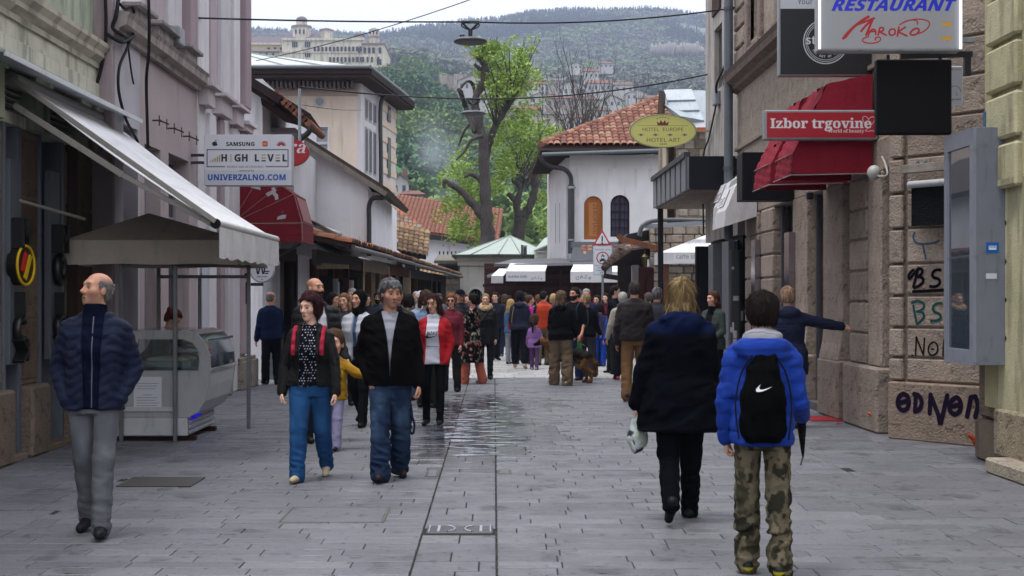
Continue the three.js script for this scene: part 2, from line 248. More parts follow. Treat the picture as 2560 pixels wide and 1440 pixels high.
// ---------------------------------------------------------------- left side of the street
const WL=-4.7;
{
const b=thing('green_building','old green stuccoed shop building with stone piers behind the white awning','building',V(WL-0.3,0,-12.5));
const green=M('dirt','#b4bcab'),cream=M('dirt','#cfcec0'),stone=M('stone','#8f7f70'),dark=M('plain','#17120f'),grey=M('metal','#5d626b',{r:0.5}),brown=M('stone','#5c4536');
part('wall',[bx(WL-0.5,WL-0.02,4.35,9.5,6,16.62,0),bx(WL-0.5,WL-0.4,0,4.35,6,16.62,0)],green,b);
part('cornice',sweepX([[WL-0.02,4.3],[WL+0.05,4.3],[WL+0.05,4.36],[WL+0.12,4.42],[WL+0.12,4.47],[WL+0.17,4.53],[WL+0.17,4.58],[WL-0.02,4.66]],6,16.64),M('dirt','#bdb7a8'),b);
part('frieze',[bx(WL-0.3,WL+0.02,4.12,4.3,6,16.62),bx(WL-0.3,WL+0.05,3.96,4.12,6,16.64)],cream,b);
for(const[a,c]of[[12.6,13.35],[14.2,14.7],[15.75,16.1],[16.35,16.64]])part('pilaster',[bx(WL-0.3,WL+0.06,3.3,3.96,a,c),bx(WL-0.3,WL+0.09,3.78,3.86,a-0.02,c+0.02)],M('dirt','#a9b09c'),b);
for(const[a,c]of[[13.35,14.2],[14.7,15.75]]){for(const[q,r]of[[3.3,3.42],[3.86,3.96]])part('vent_frame',bx(WL - 0.3,WL - 0.02,q,r,a,c),cream,b);for(let k=0;k<7;k++)part('louver',bar(V(WL-0.12,3.45+k*0.062,-a),V(WL-0.12,3.45+k*0.062,-c),0.09,0.012).translate(0,0,0),M('dirt','#c9cabd'),b);part('vent_back',bx(WL-0.3,WL-0.22,3.3,3.96,a,c,0),dark,b);}
const piers=[[12.2,13.55],[14.05,14.62],[15.45,16.6]];
for(const[a,c]of piers){part('pier',bx(WL-0.4,WL-0.05,0.72,3.3,a,c,0.015),stone,b);part('pier_foot',bx(WL-0.4,WL+0.1,0,0.72,a,c,0.03),M('stone','#84766b'),b);for(let k=0;k<4;k++)part('stone_block',bx(WL-0.06,WL-0.035,0.78+k*0.62,0.78+k*0.62+0.58,a+0.03,c-0.03,0.012),M('stone',['#8a7866','#6d5a4b','#7c6b5c'][(k+fl(a))%3]),b);}
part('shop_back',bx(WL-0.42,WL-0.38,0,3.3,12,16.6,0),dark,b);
for(const[a,c]of[[13.55,14.05],[14.62,15.45]]){
part('door_jamb',[bx(WL-0.35,WL-0.02,0,3.3,a,a+0.06),bx(WL-0.35,WL-0.02,0,3.3,c-0.1,c),bx(WL-0.3,WL-0.22,2.3,2.38,a+0.06,c-0.1)],grey,b);
part('door_pane',bx(WL-0.28,WL-0.26,0.2,2.3,a+0.06,c-0.1,0),DARKGLASS,b);part('transom_pane',bx(WL-0.28,WL-0.26,2.38,3.2,a+0.06,c-0.1,0),DARKGLASS,b);
part('doorstep',bx(WL-0.35,WL+0.05,0,0.06,a,c),stone,b);
}
part('timber_panel',bx(WL-0.2,WL-0.02,0.7,3.3,15.6,15.95),M('wood','#4b3426'),b);
const c=thing('canopy_sheet','thin flat white metal sheet fixed above the white awning','canopy',V(WL,3.8,-15));
part('sheet',slab([V(WL-0.02,3.86,-12.3),V(WL+0.42,3.76,-12.3),V(WL+0.42,3.76,-17.1),V(WL-0.02,3.86,-17.1)],0.02),M('metal','#aeb2b8',{r:0.6}),c);
part('edge',bar(V(WL+0.42,3.745,-12.3),V(WL+0.42,3.745,-17.1),0.02,0.05),M('metal','#c5c8cc'),c);
const board=(d,name,label,emblem)=>{
const t=thing(name,label,'sign',V(WL+0.05,0,-d)),k=M('plain','#0d0c0f',{r:0.4});
part('backing',bx(WL-0.05,WL+0.02,0.95,2.95,d-0.16,d+0.16),M('metal','#565b63',{r:0.5}),t);
const L=(y,g)=>part('letter',g,k,t);
L(0,[bx(WL+0.02,WL+0.14,2.08,2.38,d-0.12,d-0.07),bx(WL+0.02,WL+0.14,2.08,2.38,d+0.07,d+0.12),bar(V(WL+0.08,2.37,-d+0.1),V(WL+0.08,2.2,-d),0.12,0.04),bar(V(WL+0.08,2.37,-d-0.1),V(WL+0.08,2.2,-d),0.12,0.04)]);
if(emblem){
part('emblem_disc',new THREE.CylinderGeometry(0.2,0.2,0.1,40).rotateX(Math.PI/2).rotateY(1.46).translate(WL+0.07,1.92,-d),M('plain','#15120f',{r:0.4}),t);
const g=[new THREE.TorusGeometry(0.19,0.014,8,40),new THREE.BoxGeometry(0.055,0.26,0.02).rotateZ(-0.5).translate(0.04,-0.02,0)].map((q)=>q.translate(0,0,0.055).rotateY(1.46).translate(WL+0.07,1.92,-d));
part('emblem_ring',g,M('plain','#c9a516',{r:0.5}),t);part('emblem_stripe',new THREE.BoxGeometry(0.055,0.2,0.025).rotateZ(-0.4).translate(-0.04,0.03,0.056).rotateY(1.46).translate(WL+0.07,1.92,-d),M('plain','#b02a24',{r:0.5}),t);
}else L(0,new THREE.TorusGeometry(0.11,0.035,8,24).scale(1,1.25,1.4).rotateY(Math.PI/2).translate(WL+0.07,1.9,-d));
L(0,bx(WL+0.02,WL+0.13,1.42,1.66,d-0.03,d+0.03));
L(0,[new THREE.TorusGeometry(0.1,0.03,8,24,5).rotateZ(0.6).scale(1,1.1,1.5).rotateY(Math.PI/2).translate(WL+0.07,1.29,-d)]);
L(0,[bx(WL+0.02,WL+0.14,0.98,1.2,d+0.05,d+0.09),bar(V(WL+0.08,1.09,-d-0.05),V(WL+0.08,1.2,-d+0.09),0.12,0.035),bar(V(WL+0.08,1.09,-d-0.05),V(WL+0.08,0.98,-d+0.09),0.12,0.035)]);
};
board(13.75,'letter_board','vertical black letters with a yellow-ringed round emblem at the near doorway',true);
board(15.0,'letter_board','vertical black letters by the second doorway behind the navy puffer jacket',false);
}
{
const t=thing('shop_awning','large sloping white fabric awning on arms above the food cart','awning',V(WL,2.3,-15.4));
const cloth=M('cloth','#e4e3e8',{b:0.012}),mt=M('metal','#8d8984',{r:0.5});
const d1=13.6,d2=17.35,xf=-2.69,yf=2.32,yb=3.72;
const n=24,pos=[],idx=[];
for(const off of[0,-0.006])for(let i=0;i<=n;i++)for(let j=0;j<=12;j++){const u=i/n,v=j/12;pos.push(mixf(WL + 0.05,xf,u),mixf(yb,yf,u)- 0.05*Math.sin(Math.PI*u)*(1 + 0.2*Math.sin(v*9))+ off,-mixf(d1,d2,v));}
const N=(n + 1)*13;for(let s=0;s<2;s++)for(let i=0;i<n;i++)for(let j=0;j<12;j++){const a=s*N + i*13 + j;s?idx.push(a,a + 1,a + 14,a,a + 14,a + 13):idx.push(a,a + 14,a + 1,a,a + 13,a + 14);}
part('canopy',raw(pos,idx),cloth,t);
const vp=[],vi=[];for(const off of[0,0.005])for(let j=0;j<=40;j++)for(let k=0;k<=4;k++)vp.push(xf + 0.03 + off + 0.012*Math.sin(j*0.7)*k/4,yf - 0.03 - k*0.075 -(k===4?0.012*Math.sin(j*1.1):0),-mixf(d1,d2,j/40));
for(let s=0;s<2;s++)for(let j=0;j<40;j++)for(let k=0;k<4;k++){const a=s*205 + j*5 + k;vi.push(a,a + 5,a + 6,a,a + 6,a + 1);}
part('valance',raw(vp,vi),M('cloth','#d4d2d4',{b:0.01}),t);
part('front_bar',rod(V(xf,yf,-d1),V(xf,yf,-d2),0.045,0.045,14),M('metal','#b9b8b6',{r:0.5}),t);
part('end_cap',rod(V(xf,yf,-d1+0.02),V(xf,yf,-d1),0.05,0.05,14),M('plain','#111111'),t);
for(const d of[d1+0.04,d2-0.1]){part('arm',[bar(V(WL+0.05,yb-0.25,-d),V(mixf(WL,xf,0.55),mixf(yb,yf,0.55)-0.16,-d),0.07,0.06),bar(V(mixf(WL,xf,0.55),mixf(yb,yf,0.55)-0.16,-d),V(xf,yf-0.03,-d-0.02),0.06,0.05)],mt,t);}
part('side_rail',bar(V(WL+0.03,yb+0.01,-d1+0.01),V(xf,yf+0.02,-d1+0.01),0.04,0.05),mt,t);
part('wall_roller',rod(V(WL+0.03,yb,-d1),V(WL+0.03,yb,-d2),0.07,0.07,14),mt,t);
const hooks=[rod(V(WL-0.1,2.6,-13.7),V(WL+0.45,2.42,-14.6),0.018)];
solo('bracket_pole','pale slanted pole across the near doorway under the awning','pole',hooks,M('metal','#8c877e'));
}
{
const t=thing('gazebo','beige square market gazebo standing over the ice cream cart','gazebo',V(-3.7,0,-16.4));
const cl=M('cloth','#cdbfb0',{b:0.012}),x1=-4.72,x2=-2.8,d1=15.4,d2=17.3,yt=2.23,yb=1.97,ap=V(-4.0,2.58,-16.3);
const cs=[V(x1,yt,-d1),V(x2,yt,-d1),V(x2,yt,-d2),V(x1,yt,-d2)];
for(let i=0;i<4;i++)part('roof_panel',slab([cs[i],cs[(i + 1)%4],ap],0.008),cl,t);
for(let i=0;i<4;i++){const a=cs[i],b=cs[(i + 1)%4];const pts=[],id=[];const dn=V(0,1,0).cross(b.clone().sub(a).normalize()).multiplyScalar(-1);for(const o of[0,0.006])for(let j=0;j<=16;j++)for(let k=0;k<=3;k++){const p=a.clone().lerp(b,j/16),w=0.012*Math.sin(j*1.3)*k/3 + o;pts.push(p.x + dn.x*w,mixf(yt,yb,k/3)- 0.006*(k===3)*Math.sin(j*0.9),p.z + dn.z*w);}for(let s=0;s<2;s++)for(let j=0;j<16;j++)for(let k=0;k<3;k++){const q=s*68 + j*4 + k;id.push(q,q + 4,q + 5,q,q + 5,q + 1);}part('valance',raw(pts,id),M('cloth','#c9bdb0',{b:0.01}),t);}
const pole=M('metal','#77787c',{r:0.4,m:0.6});
for(const[x,d]of[[X(303,15.6),15.6],[X(437,15.6),15.62],[-4.1,17.2],[-3.0,17.2]])part('pole',[bx(x-0.022,x+0.022,0,2.2,d-0.022,d+0.022)],pole,t);
for(const g of[bx(X(303,15.6)+0.022,X(437,15.6)-0.022,1.93,1.97,15.58,15.62),bx(-4.08,-3.02,1.84,1.88,17.18,17.22),bx(-3.62,-3.58,0.9,1.84,17.18,17.22),bx(-4.08,-3.02,1.98,2.02,17.18,17.22)])part('crossbar',g,pole,t);
}
{
const t=thing('ice_cream_cart','grey ice cream display cart with curved glass front under the gazebo','food cart',V(-3.7,0,-16.5));
const grey=M('metal','#a3a4a7',{r:0.45}),white=M('metal','#bbbdc1',{r:0.4}),chrome=M('metal','#c6c8cc',{r:0.18,m:0.9});
const xl=X(293,15.6)-0.09,xr=-3.22,d1=15.68,d2=17.2;
const prof=[[xl+0.1,0.27],[-3.4,0.27],[-3.3,0.33],[-3.22,0.45],[-3.18,0.62],[-3.16,0.8],[-3.17,0.95],[-3.22,1.1],[-3.3,1.19],[-3.42,1.235],[xl+0.1,1.235]];
const gl=[[xl+0.3,0.79],[-3.3,0.79],[-3.285,0.9],[-3.3,1.02],[-3.36,1.1],[-3.46,1.14],[xl+0.3,1.14]];
for(const d of[d1+0.04,d2]){part('end_panel',wallZ(d,0.04,prof,[gl]),grey,t);part('side_pane',wallZ(d - 0.016,0.008,gl),GLASS,t);}
const band=(i0,i1,off,m,name)=>{const o=[];for(let i=i0;i<i1;i++){const a=prof[i],b=prof[i + 1];o.push(slab([V(a[0]- off,a[1],-d1 - 0.045),V(b[0]- off,b[1],-d1 - 0.045),V(b[0]- off,b[1],-d2 + 0.005),V(a[0]- off,a[1],-d2 + 0.005)],0.012));}part(name,o,m,t);};
band(1,5,0.01,white,'front_panel');band(5,8,0.008,GLASS,'front_pane');band(8,10,0.006,chrome,'top_lid');
part('trim',[bar(V(-3.155,0.8,-d1-0.02),V(-3.155,0.8,-d2),0.02,0.03),bar(V(-3.2,1.13,-d1-0.02),V(-3.2,1.13,-d2),0.02,0.03)],chrome,t);
part('rear_panel',bx(xl+0.1,xl+0.14,0.27,0.8,d1,d2),grey,t);
part('tray_shelf',bx(xl+0.15,-3.25,0.8,0.815,d1+0.06,d2-0.06),chrome,t);
const flav=['#cfc4ae','#b79b7c','#c8b6b0','#8f7058','#c9c7bc','#b8a98b'];
for(let i=0;i<6;i++){const d=d1 + 0.2 + i*0.22;const tr=part('ice_cream_tray',[bx(xl+0.3,-3.4,0.816,0.89,d-0.1,d+0.1)],chrome,t);part('ice_cream',new THREE.SphereGeometry(0.3,16,10).scale(0.8,0.16,0.3).translate((xl-3.1)/2,0.9,-d),M('plain',flav[i],{r:0.7}),t);}
part('base',bx(xl - 0.02,-3.42,0.06,0.268,d1 + 0.0,d2,0.01),white,t);
for(let k=0;k<3;k++)part('vent_slat',bx(-3.42,-3.395,0.08+k*0.06,0.115+k*0.06,d1+0.06,d2-0.1),grey,t);
for(const q of[d1+0.08,d2-0.3])part('pallet_beam',bx(xl,-3.35,0.0,0.055,q,q+0.1),M('wood','#3c221c'),t);
part('blue_light',bx(-3.4,-3.36,0.255,0.268,d1+0.1,d1+0.5,0.002),new THREE.MeshStandardMaterial({color:0x1010a0,emissive:0x2a20ff,emissiveIntensity:0.15,name:'blue light'}),t);
part('notice',faceZ(X(330,15.6),X(400,15.6),Y(1028,15.6),Y(943,15.6),d1-0.004),print(0.31,0.38,500,(x,w,h)=>{blk(x,'#c9c9d2',0,0,w,h);for(let i=0;i<8;i++)blk(x,'#8d8d99',0.03+(i===3?0.07:0),0.07+i*0.03+(i>2?0.04:0),i===3?0.1:0.25-(i%3)*0.02,0.008);}),t,true);
part('rail',bar(V(xl+0.1,0.36,-d1+0.01),V(-3.55,0.36,-d1+0.01),0.02,0.05),white,t);
const l=new THREE.PointLight(0x4a3cff,0.005);l.position.set(-3.33,0.24,-15.95);l.shadow.radius=4;l.castShadow=true;l.name='cart_light';scene.add(l);
}
{
const b=thing('pink_building','tall mauve and white stuccoed building with cornice and pilasters on the left','building',V(-4.7,0,-21));
const W=-4.5,mau=M('plaster','#b6a8ab'),white=M('plaster','#dfdbe0'),trim=M('plaster','#bdb3ba'),dk=INSIDE,dd=(p)=>dep(p,W);
part('wall',[bx(W-0.5,W-0.06,4.98,13,16.68,25.4,0)],M('plaster','#c8c2cb'),b);
const o=[[dd(308),dd(345),0.3,3.72],[dd(365),dd(405),0.3,3.6],[dd(425),dd(476),0.3,3.62],[dd(520),dd(540),0,2.6],[dd(560),dd(572),0.6,2.6]];
part('wall',wallX(W-0.45,0.45,rect(16.7,dd(350),0,4.72),[o[0]]),M('plaster','#bdb9c2'),b);
part('wall',wallX(W-0.45,0.43,rect(dd(350),dd(495),0,4.72),[o[1],o[2]]),mau,b);
part('wall',wallX(W-0.45,0.45,rect(dd(495),25.4,0,4.98),[o[3],o[4]]),white,b);
part('side_wall',bx(W-0.5,W,0,13,16.6,16.69,0.01),M('plaster','#a5969b'),b);
for(const[a,c,y0,y1]of o){const w=part('window',[bx(W-0.3,W-0.22,y0,y0+0.06,a,c),bx(W-0.3,W-0.22,y1-0.06,y1,a,c),bx(W-0.3,W-0.22,y0+0.06,y1-0.06,a,a+0.06),bx(W-0.3,W-0.22,y0+0.06,y1-0.06,c-0.06,c),bx(W-0.3,W-0.22,y1-0.9,y1-0.84,a+0.06,c-0.06)],M('metal','#8a8790'),b);part('pane',bx(W-0.27,W-0.25,y0+0.06,y1-0.06,a+0.06,c-0.06,0),DARKGLASS,w);}
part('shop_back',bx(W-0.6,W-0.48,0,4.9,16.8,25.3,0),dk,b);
part('cornice',sweepX([[W-0.06,4.73],[W+0.06,4.73],[W+0.07,4.8],[W+0.16,4.84],[W+0.17,4.93],[W+0.2,4.98],[W-0.06,5.02]],16.62,dd(493)),M('dirt','#b3a8a6'),b);
const seq=[[288,350,0],[376,412,1],[420,452,2],[462,478,3],[496,520,0],[530,542,1],[552,574,2],[584,598,0],[602,615,3]];
for(const[p,q,k]of seq)part(k===3?'downpipe_shaft':'pilaster',bx(W-0.07,W+[0.02,-0.01,0.02,0.1][k],5.0,13,dd(p),dd(q),0.015),[white,M('plaster','#bcaeb4'),M('plaster','#d0ccd2'),M('plaster','#a5949b')][k],b);
for(const[p,q]of[[300,345],[358,405],[430,465]])part('sill_console',[bx(W,W+0.26,5.12,5.17,dd(p),dd(q)),bx(W,W+0.18,4.98,5.12,dd(p)+0.1,dd(q)-0.1)],M('dirt','#a9a2a3'),b);
for(const[p,q]of[[493,518],[528,562],[568,592]])part('sill_console',[bx(W,W+0.24,4.82,4.88,dd(p),dd(q)),bx(W,W+0.15,4.55,4.82,dd(p)+0.12,dd(q)-0.12)],M('plaster','#c9bfc4'),b);
part('corner_capital',[bx(W-0.1,W+0.16,4.55,4.65,dd(596),25.42),bx(W-0.1,W+0.22,4.65,4.72,dd(594),25.46)],white,b);
part('corner_shaft',bx(W-0.1,W+0.08,0.6,4.55,dd(598),25.4,0.02),M('plaster','#b3a2a8'),b);
for(const[p,q]of[[540,556],[584,600],[606,622]])part('base_stone',[bx(W-0.1,W+0.18,0,0.5,dd(p),dd(q),0.02),bx(W-0.1,W+0.13,0.5,0.56,dd(p),dd(q),0.015)],M('stone','#a39a93'),b);
for(const[p,q,c]of[[515,530,0],[542,552,1],[574,590,2]])part('ground_pilaster',bx(W-0.05,W+0.07,0.0,4.5,dd(p),dd(q),0.015),[white,M('plaster','#a5959b'),M('plaster','#d2cdd3')][c],b);
for(let i=0;i<6;i++){const d=dd(385 + i*19);solo('wall_hook',['first','second','third','fourth','fifth','last'][i]+' rusty iron pin from the near end of the row across the mauve wall','hook',[rod(V(W-0.02,3.95+(i%2)*0.05,-d),V(W+0.1,3.95,-d),0.012),rod(V(W+0.07,3.88,-d),V(W+0.07,4.02,-d),0.008)],M('metal','#3a2c2a'),'iron pins in the mauve wall');}
solo('wall_unit','small grey metal box on the cornice of the mauve building','box',[bx(W+0.02,W+0.24,5.05,5.3,dd(405),dd(420),0.02)],M('metal','#8d9096'));
solo('poster','narrow poster with dark and red figures on the wall behind the cart','poster',[slab([V(W+0.03,1.1,-dd(500)),V(W+0.03,1.1,-dd(515)),V(W+0.03,2.1,-dd(515)),V(W+0.03,2.1,-dd(500))],0.01)],print(0.6,1,200,(x,w,h)=>{blk(x,'#b8bac6',0,0,w,h);blk(x,'#3d4a66',0.1,0.15,0.3,0.22);blk(x,'#8d3040',0.25,0.3,0.2,0.2);blk(x,'#2c3442',0.1,0.6,0.4,0.25);blk(x,'#70b0a8',0.05,0.9,0.5,0.05);}));
}
{
const d=20.9,x1=X(510,d),x2=X(730,d),y1=Y(464,d),y2=Y(336,d);
const t=thing('shop_sign','white and grey projecting phone shop sign reading HIGH LEVEL','sign',V(x1,y1,-d));
part('box',bx(x1,x2,y1,y2,d,d+0.22,0.01),M('metal','#b4b6c0',{r:0.4}),t);
part('face',faceZ(x1+0.006,x2-0.006,y1+0.006,y2-0.006,d-0.004),print(x2-x1,y2-y1,520,(x)=>{
blk(x,'#d3d4dd',0,0,220,128);blk(x,'#c6c7d2',0,90,220,38);
x.fillStyle='#17161c';x.beginPath();x.arc(25,23,5.6,0,7);x.arc(29,23,5,0,7);x.fill();x.fillStyle='#d3d4dd';x.beginPath();x.arc(34.5,21.5,3,0,7);x.fill();x.strokeStyle='#17161c';x.lineWidth=1.6;x.beginPath();x.moveTo(27,17);x.quadraticCurveTo(28,14,31,13.4);x.stroke();
txt(x,'SAMSUNG',91,23.5,14,'#17161c',{sx:1.08,stroke:0.5});x.fillStyle='#c2502c';x.beginPath();x.roundRect(146,16,14,14,4);x.fill();txt(x,'mi',153,23.5,8,'#d9b7a0');
x.fillStyle='#8f2a3a';for(let i=-3;i<=3;i++){x.save();x.translate(194,29);x.rotate(i*0.42);x.beginPath();x.ellipse(0,-8,1.7,5,0,0,7);x.fill();x.restore();}
x.strokeStyle='#23222c';x.lineWidth=2.4;x.strokeRect(7,38,204,43);blk(x,'#d3d4dd',8,39,202,41);
x.fillStyle='#a8946a';for(let i=0;i<5;i++)x.fillRect(14 + i*5.6,66 - i*3.6,3.8,3 + i*3.6);
const k='#23222c',g='#b2a172';txt(x,'H',50,59,25,k,{stroke:0.9});for(let i=0;i<4;i++)blk(x,g,65,49 + i*5.4,4,3.6);txt(x,'GH',93,59,25,k,{stroke:0.9});txt(x,'L',132,59,25,k,{stroke:0.9});txt(x,'V',167,59,25,k,{stroke:0.9});txt(x,'L',202,59,25,k,{stroke:0.9});
for(const c of[144,180]){blk(x,g,c,50,11,3.6);blk(x,g,c,57.2,11,3.6);blk(x,'#23222c',c,64.4,11,3.4);}
blk(x,'#d3d4dd',52,77,102,9);txt(x,'MOBILE AND ACCESSORIES',103,81.5,7.6,'#3a3a48',{style:''});txt(x,'powered by',107,91.5,6.6,'#7c6a45');txt(x,'UNIVERZALNO.COM',107,108.5,20.5,'#1c52a6',{sx:1.02,stroke:0.8});
},{W:220,Hh:128,r:0.35}),t,true);
part('bracket',[bar(V(-4.55,y2-0.3,-d-0.1),V(x1,y2-0.3,-d-0.1),0.04),bar(V(-4.55,y1+0.35,-d-0.1),V(x1,y1+0.35,-d-0.1),0.04)],M('metal','#2a2930'),t);
}
{
const d=25,cx=X(725,d),cy=Y(382,d),t=thing('oval_sign','red oval sign with a white letter a behind the phone shop sign','sign',V(cx,cy,-d));
part('plate',new THREE.CylinderGeometry(0.3,0.3,0.1,40).rotateX(Math.PI/2).scale(1.15,0.82,1).translate(cx,cy,-d),M('plain','#a01c22',{r:0.4}),t);
const c=new THREE.CircleGeometry(0.29,40);c.scale(1.15,0.82,1).translate(cx,cy,-d+0.056);
part('face',c,print(0.67,0.48,400,(x,w,h)=>{blk(x,'#aa1d24',0,0,w,h);txt(x,'ora',0.36,0.25,0.3,'#dcd6da',{style:'italic bold',font:'serif'});},{r:0.4}),t,true);
part('arm',bar(V(-4.6,cy,-d),V(cx-0.3,cy,-d),0.04),M('metal','#333'),t);
}
{
const t=thing('dome_awning','dark red dome-shaped awning with white script behind the white awning','awning',V(-4.5,2.3,-27));
const d1=24.6,d2=26.1,W=-4.65,red=M('cloth','#761826',{b:0.012,r:0.75}),seamM=M('cloth','#b09a92');
const P=[[W,3.78],[-4.1,3.72],[-3.74,3.58],[-3.5,3.42],[-3.36,2.92],[-3.35,2.58]];
const th=0.01;
part('side_panel',wallZ(d1,th,[[W,2.58],[-3.35,2.58],...P.slice(1,5).reverse(),[W,3.78]]),red,t);
for(let i=0;i<5;i++){const[a,b]=[P[i],P[i + 1]];part('front_panel',slab([V(a[0],a[1],-d1),V(b[0],b[1],-d1),V(b[0],b[1],-d2),V(a[0],a[1],-d2)],th),red,t);}
const o=V(W + 0.05,2.5,-d1 + 0.02),r=[];for(const[x,y]of[...P.slice(1,5),[-3.36,2.9]])r.push(bar(V(W + 0.05,2.9,-d1 + 0.014),V(x,y,-d1 + 0.014),0.012,0.006));
for(let i=0;i<5;i++)r.push(bar(V(P[i][0],P[i][1],-d1 + 0.014),V(P[i + 1][0],P[i + 1][1],-d1 + 0.014),0.012,0.006));for(let i=1;i<5;i++)r.push(bar(V(P[i][0]+ 0.008,P[i][1]+ 0.008,-d1),V(P[i][0]+ 0.008,P[i][1]+ 0.008,-d2),0.012,0.012));
part('piping',r,seamM,t);
const white=M('cloth','#b9b4b8',{b:0.004}),L=(shape,px,py,rot,s)=>{const g=new THREE.ExtrudeGeometry(shape,{depth:0.004,bevelEnabled:false}).scale(s,s,1).rotateZ(rot);const p=at(px,py,d1-0.05);return g.translate(p.x,p.y,-d1+0.011);};
const rS=new THREE.Shape([[-0.5,-0.5],[-0.1,-0.5],[-0.08,0.05],[0.3,0.1],[0.6,-0.05],[0.7,0.3],[0.3,0.5],[-0.1,0.4],[-0.15,0.6],[-0.6,0.6],[-0.65,0.3],[-0.42,0.25]].map((p)=>new THREE.Vector2(...p)));
const aS=new THREE.Shape();aS.absellipse(0,0.05,0.5,0.62,0,7);const aH=new THREE.Path();aH.absellipse(0.02,0.08,0.17,0.3,0,7);aS.holes.push(aH);
part('letter',[L(rS,680,487,-1.0,0.17)],white,t);part('letter',[L(aS,696,522,-1.2,0.16),L(new THREE.Shape([[-0.5,-0.3],[0.4,-0.3],[0.55,0.05],[0.2,0.12],[-0.35,0]].map((p)=>new THREE.Vector2(...p))),702,540,0.15,0.17)],white,t);
part('letter',[L(new THREE.Shape([[-0.6,-0.1],[0.5,-0.4],[0.4,-0.05],[-0.1,0.3],[-0.5,0.3]].map((p)=>new THREE.Vector2(...p))),640,466,0,0.16)],white,t);
part('stay',bar(V(W+0.05,1.9,-d1-0.3),V(-3.42,2.56,-d1-0.3),0.035),M('metal','#1c1a1c'),t);
part('front_letters',face(V(-3.49,3.38,-d1-0.15),V(-3.49,3.38,-d2+0.15),V(-3.365,2.95,-d2+0.15),V(-3.365,2.95,-d1-0.15)).translate(0.014,0.005,0),print(1.2,0.45,200,(x,w,h)=>{blk(x,'#761826',0,0,w,h);x.scale(1,-1);x.translate(0,-h);txt(x,'Kasa ura',w/2,h/2,0.45,'#b9b4b8',{font:'serif'});}),t,true);
}
{
const d=20.5,cx=X(655,d),t=thing('hanging_sign','white shield sign with a black W under the awning tip','sign',V(cx,Y(705,d),-d));
const s=new THREE.Shape();const hw=X(685,d)-cx,y1=Y(706,d),y2=Y(638,d);s.moveTo(-hw,y2);s.lineTo(hw,y2);s.lineTo(hw,y1+hw*1.05);s.absarc(0,y1+hw,hw,0,-Math.PI,true);s.lineTo(-hw,y2);
part('plate',new THREE.ExtrudeGeometry(s,{depth:0.05,bevelEnabled:true,bevelSize:0.006,bevelThickness:0.006,bevelSegments:1}).translate(cx,0,-d-0.05),M('metal','#bfc0c8',{r:0.4}),t);
const fg=new THREE.ShapeGeometry(s,20);const p=fg.attributes.position,uv=fg.attributes.uv;for(let i=0;i<p.count;i++)uv.setXY(i,(p.getX(i)+ hw)/(2*hw),(p.getY(i)- y1)/(y2 - y1));
part('face',fg.translate(cx,0,-d+0.009),print(2*hw,y2-y1,600,(x)=>{blk(x,'#c6c6cf',0,0,60,68);x.strokeStyle='#20242a';x.lineWidth=1.2;x.beginPath();x.arc(30,38,29,0,Math.PI);x.stroke();txt(x,'W',27,34,40,'#101014',{sx:0.8});blk(x,'#101014',34,39,15,3);blk(x,'#101014',38,44,8,3);txt(x,'WINE & BAR',30,54,4.4,'#33363c');x.fillStyle='#1d7a62';x.beginPath();x.arc(30,61,1.8,0,7);x.fill();},{W:60,Hh:68}),t,true);
part('bracket',[bar(V(X(616,d),Y(711,d),-d),V(cx+0.02,Y(711,d),-d),0.035,0.045),bar(V(X(616,d),Y(705,d),-d),V(X(616,d),Y(760,d),-d),0.02,0.035)],M('metal','#2c2d33'),t);
part('arm',[bar(V(-4.5,y2+0.03,-d-0.03),V(cx+hw,y2+0.03,-d-0.03),0.03)],M('metal','#2c2d33'),t);
}
{
const b=thing('white_house','white house with a dark overhanging timber eave beyond the mauve building','house',V(-5,0,-28));
const d=27.6;
part('wall',[bx(-8,X(656,d),0,5.9,d,36,0)],M('plaster','#e2e0e8'),b);
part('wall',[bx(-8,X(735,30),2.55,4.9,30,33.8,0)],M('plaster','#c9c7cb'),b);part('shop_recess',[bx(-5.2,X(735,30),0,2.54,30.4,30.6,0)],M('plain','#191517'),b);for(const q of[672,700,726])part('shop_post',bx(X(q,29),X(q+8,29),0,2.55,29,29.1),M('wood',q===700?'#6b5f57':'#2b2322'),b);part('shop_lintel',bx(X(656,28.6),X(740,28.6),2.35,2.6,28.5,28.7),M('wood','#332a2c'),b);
part('roof',slab([at(600,176,27.2),at(700,238,27.2),at(764,300,27.2),V(-3.72,5.02,-31),V(-5.3,6.35,-31)].slice(0,3).concat([V(-3.75,5.05,-30.8),V(-4.95,6.0,-30.8)]),0.1),M('wood','#3a2e2c'),b);
part('soffit',slab([at(650,232,27.3),at(655,262,27.35),at(715,305,27.4),at(758,316,27.4)],0.06),M('wood','#3d2a24'),b);
const verge=[];for(let i=0;i<9;i++){const p=at(690 + i*10,236 + i*8.8,27.15);const q=p.clone();q.z -=2.2;verge.push([p,q]);}
for(const[p,q]of verge)part('roof_tile',[rod(p,q,0.075,0.075,8)],M('stone',['#8a5a48','#6e4a3e','#9a6a55'][verge.findIndex((v)=>v[0]===p)%3]),b);
part('verge_board',[bar(at(606,190,27.1),at(700,250,27.1),0.06,0.16),bar(at(612,212,27.16),at(690,262,27.16),0.05,0.08)],M('wood','#33272a'),b);
part('gutter',tube([at(776,316,27.2),at(772,330,27.2),at(755,345,27.3),at(745,352,27.4)],0.055),M('metal','#2b2424'),b);
part('downpipe',[rod(at(749,352,27.0),at(749,222,27.0),0.03),],M('metal','#8d939c'),b);
part('ledge',[bx(X(655,29),X(745,29),Y(338,29),Y(325,29),28.6,30)],M('plaster','#a9a7aa'),b);
}
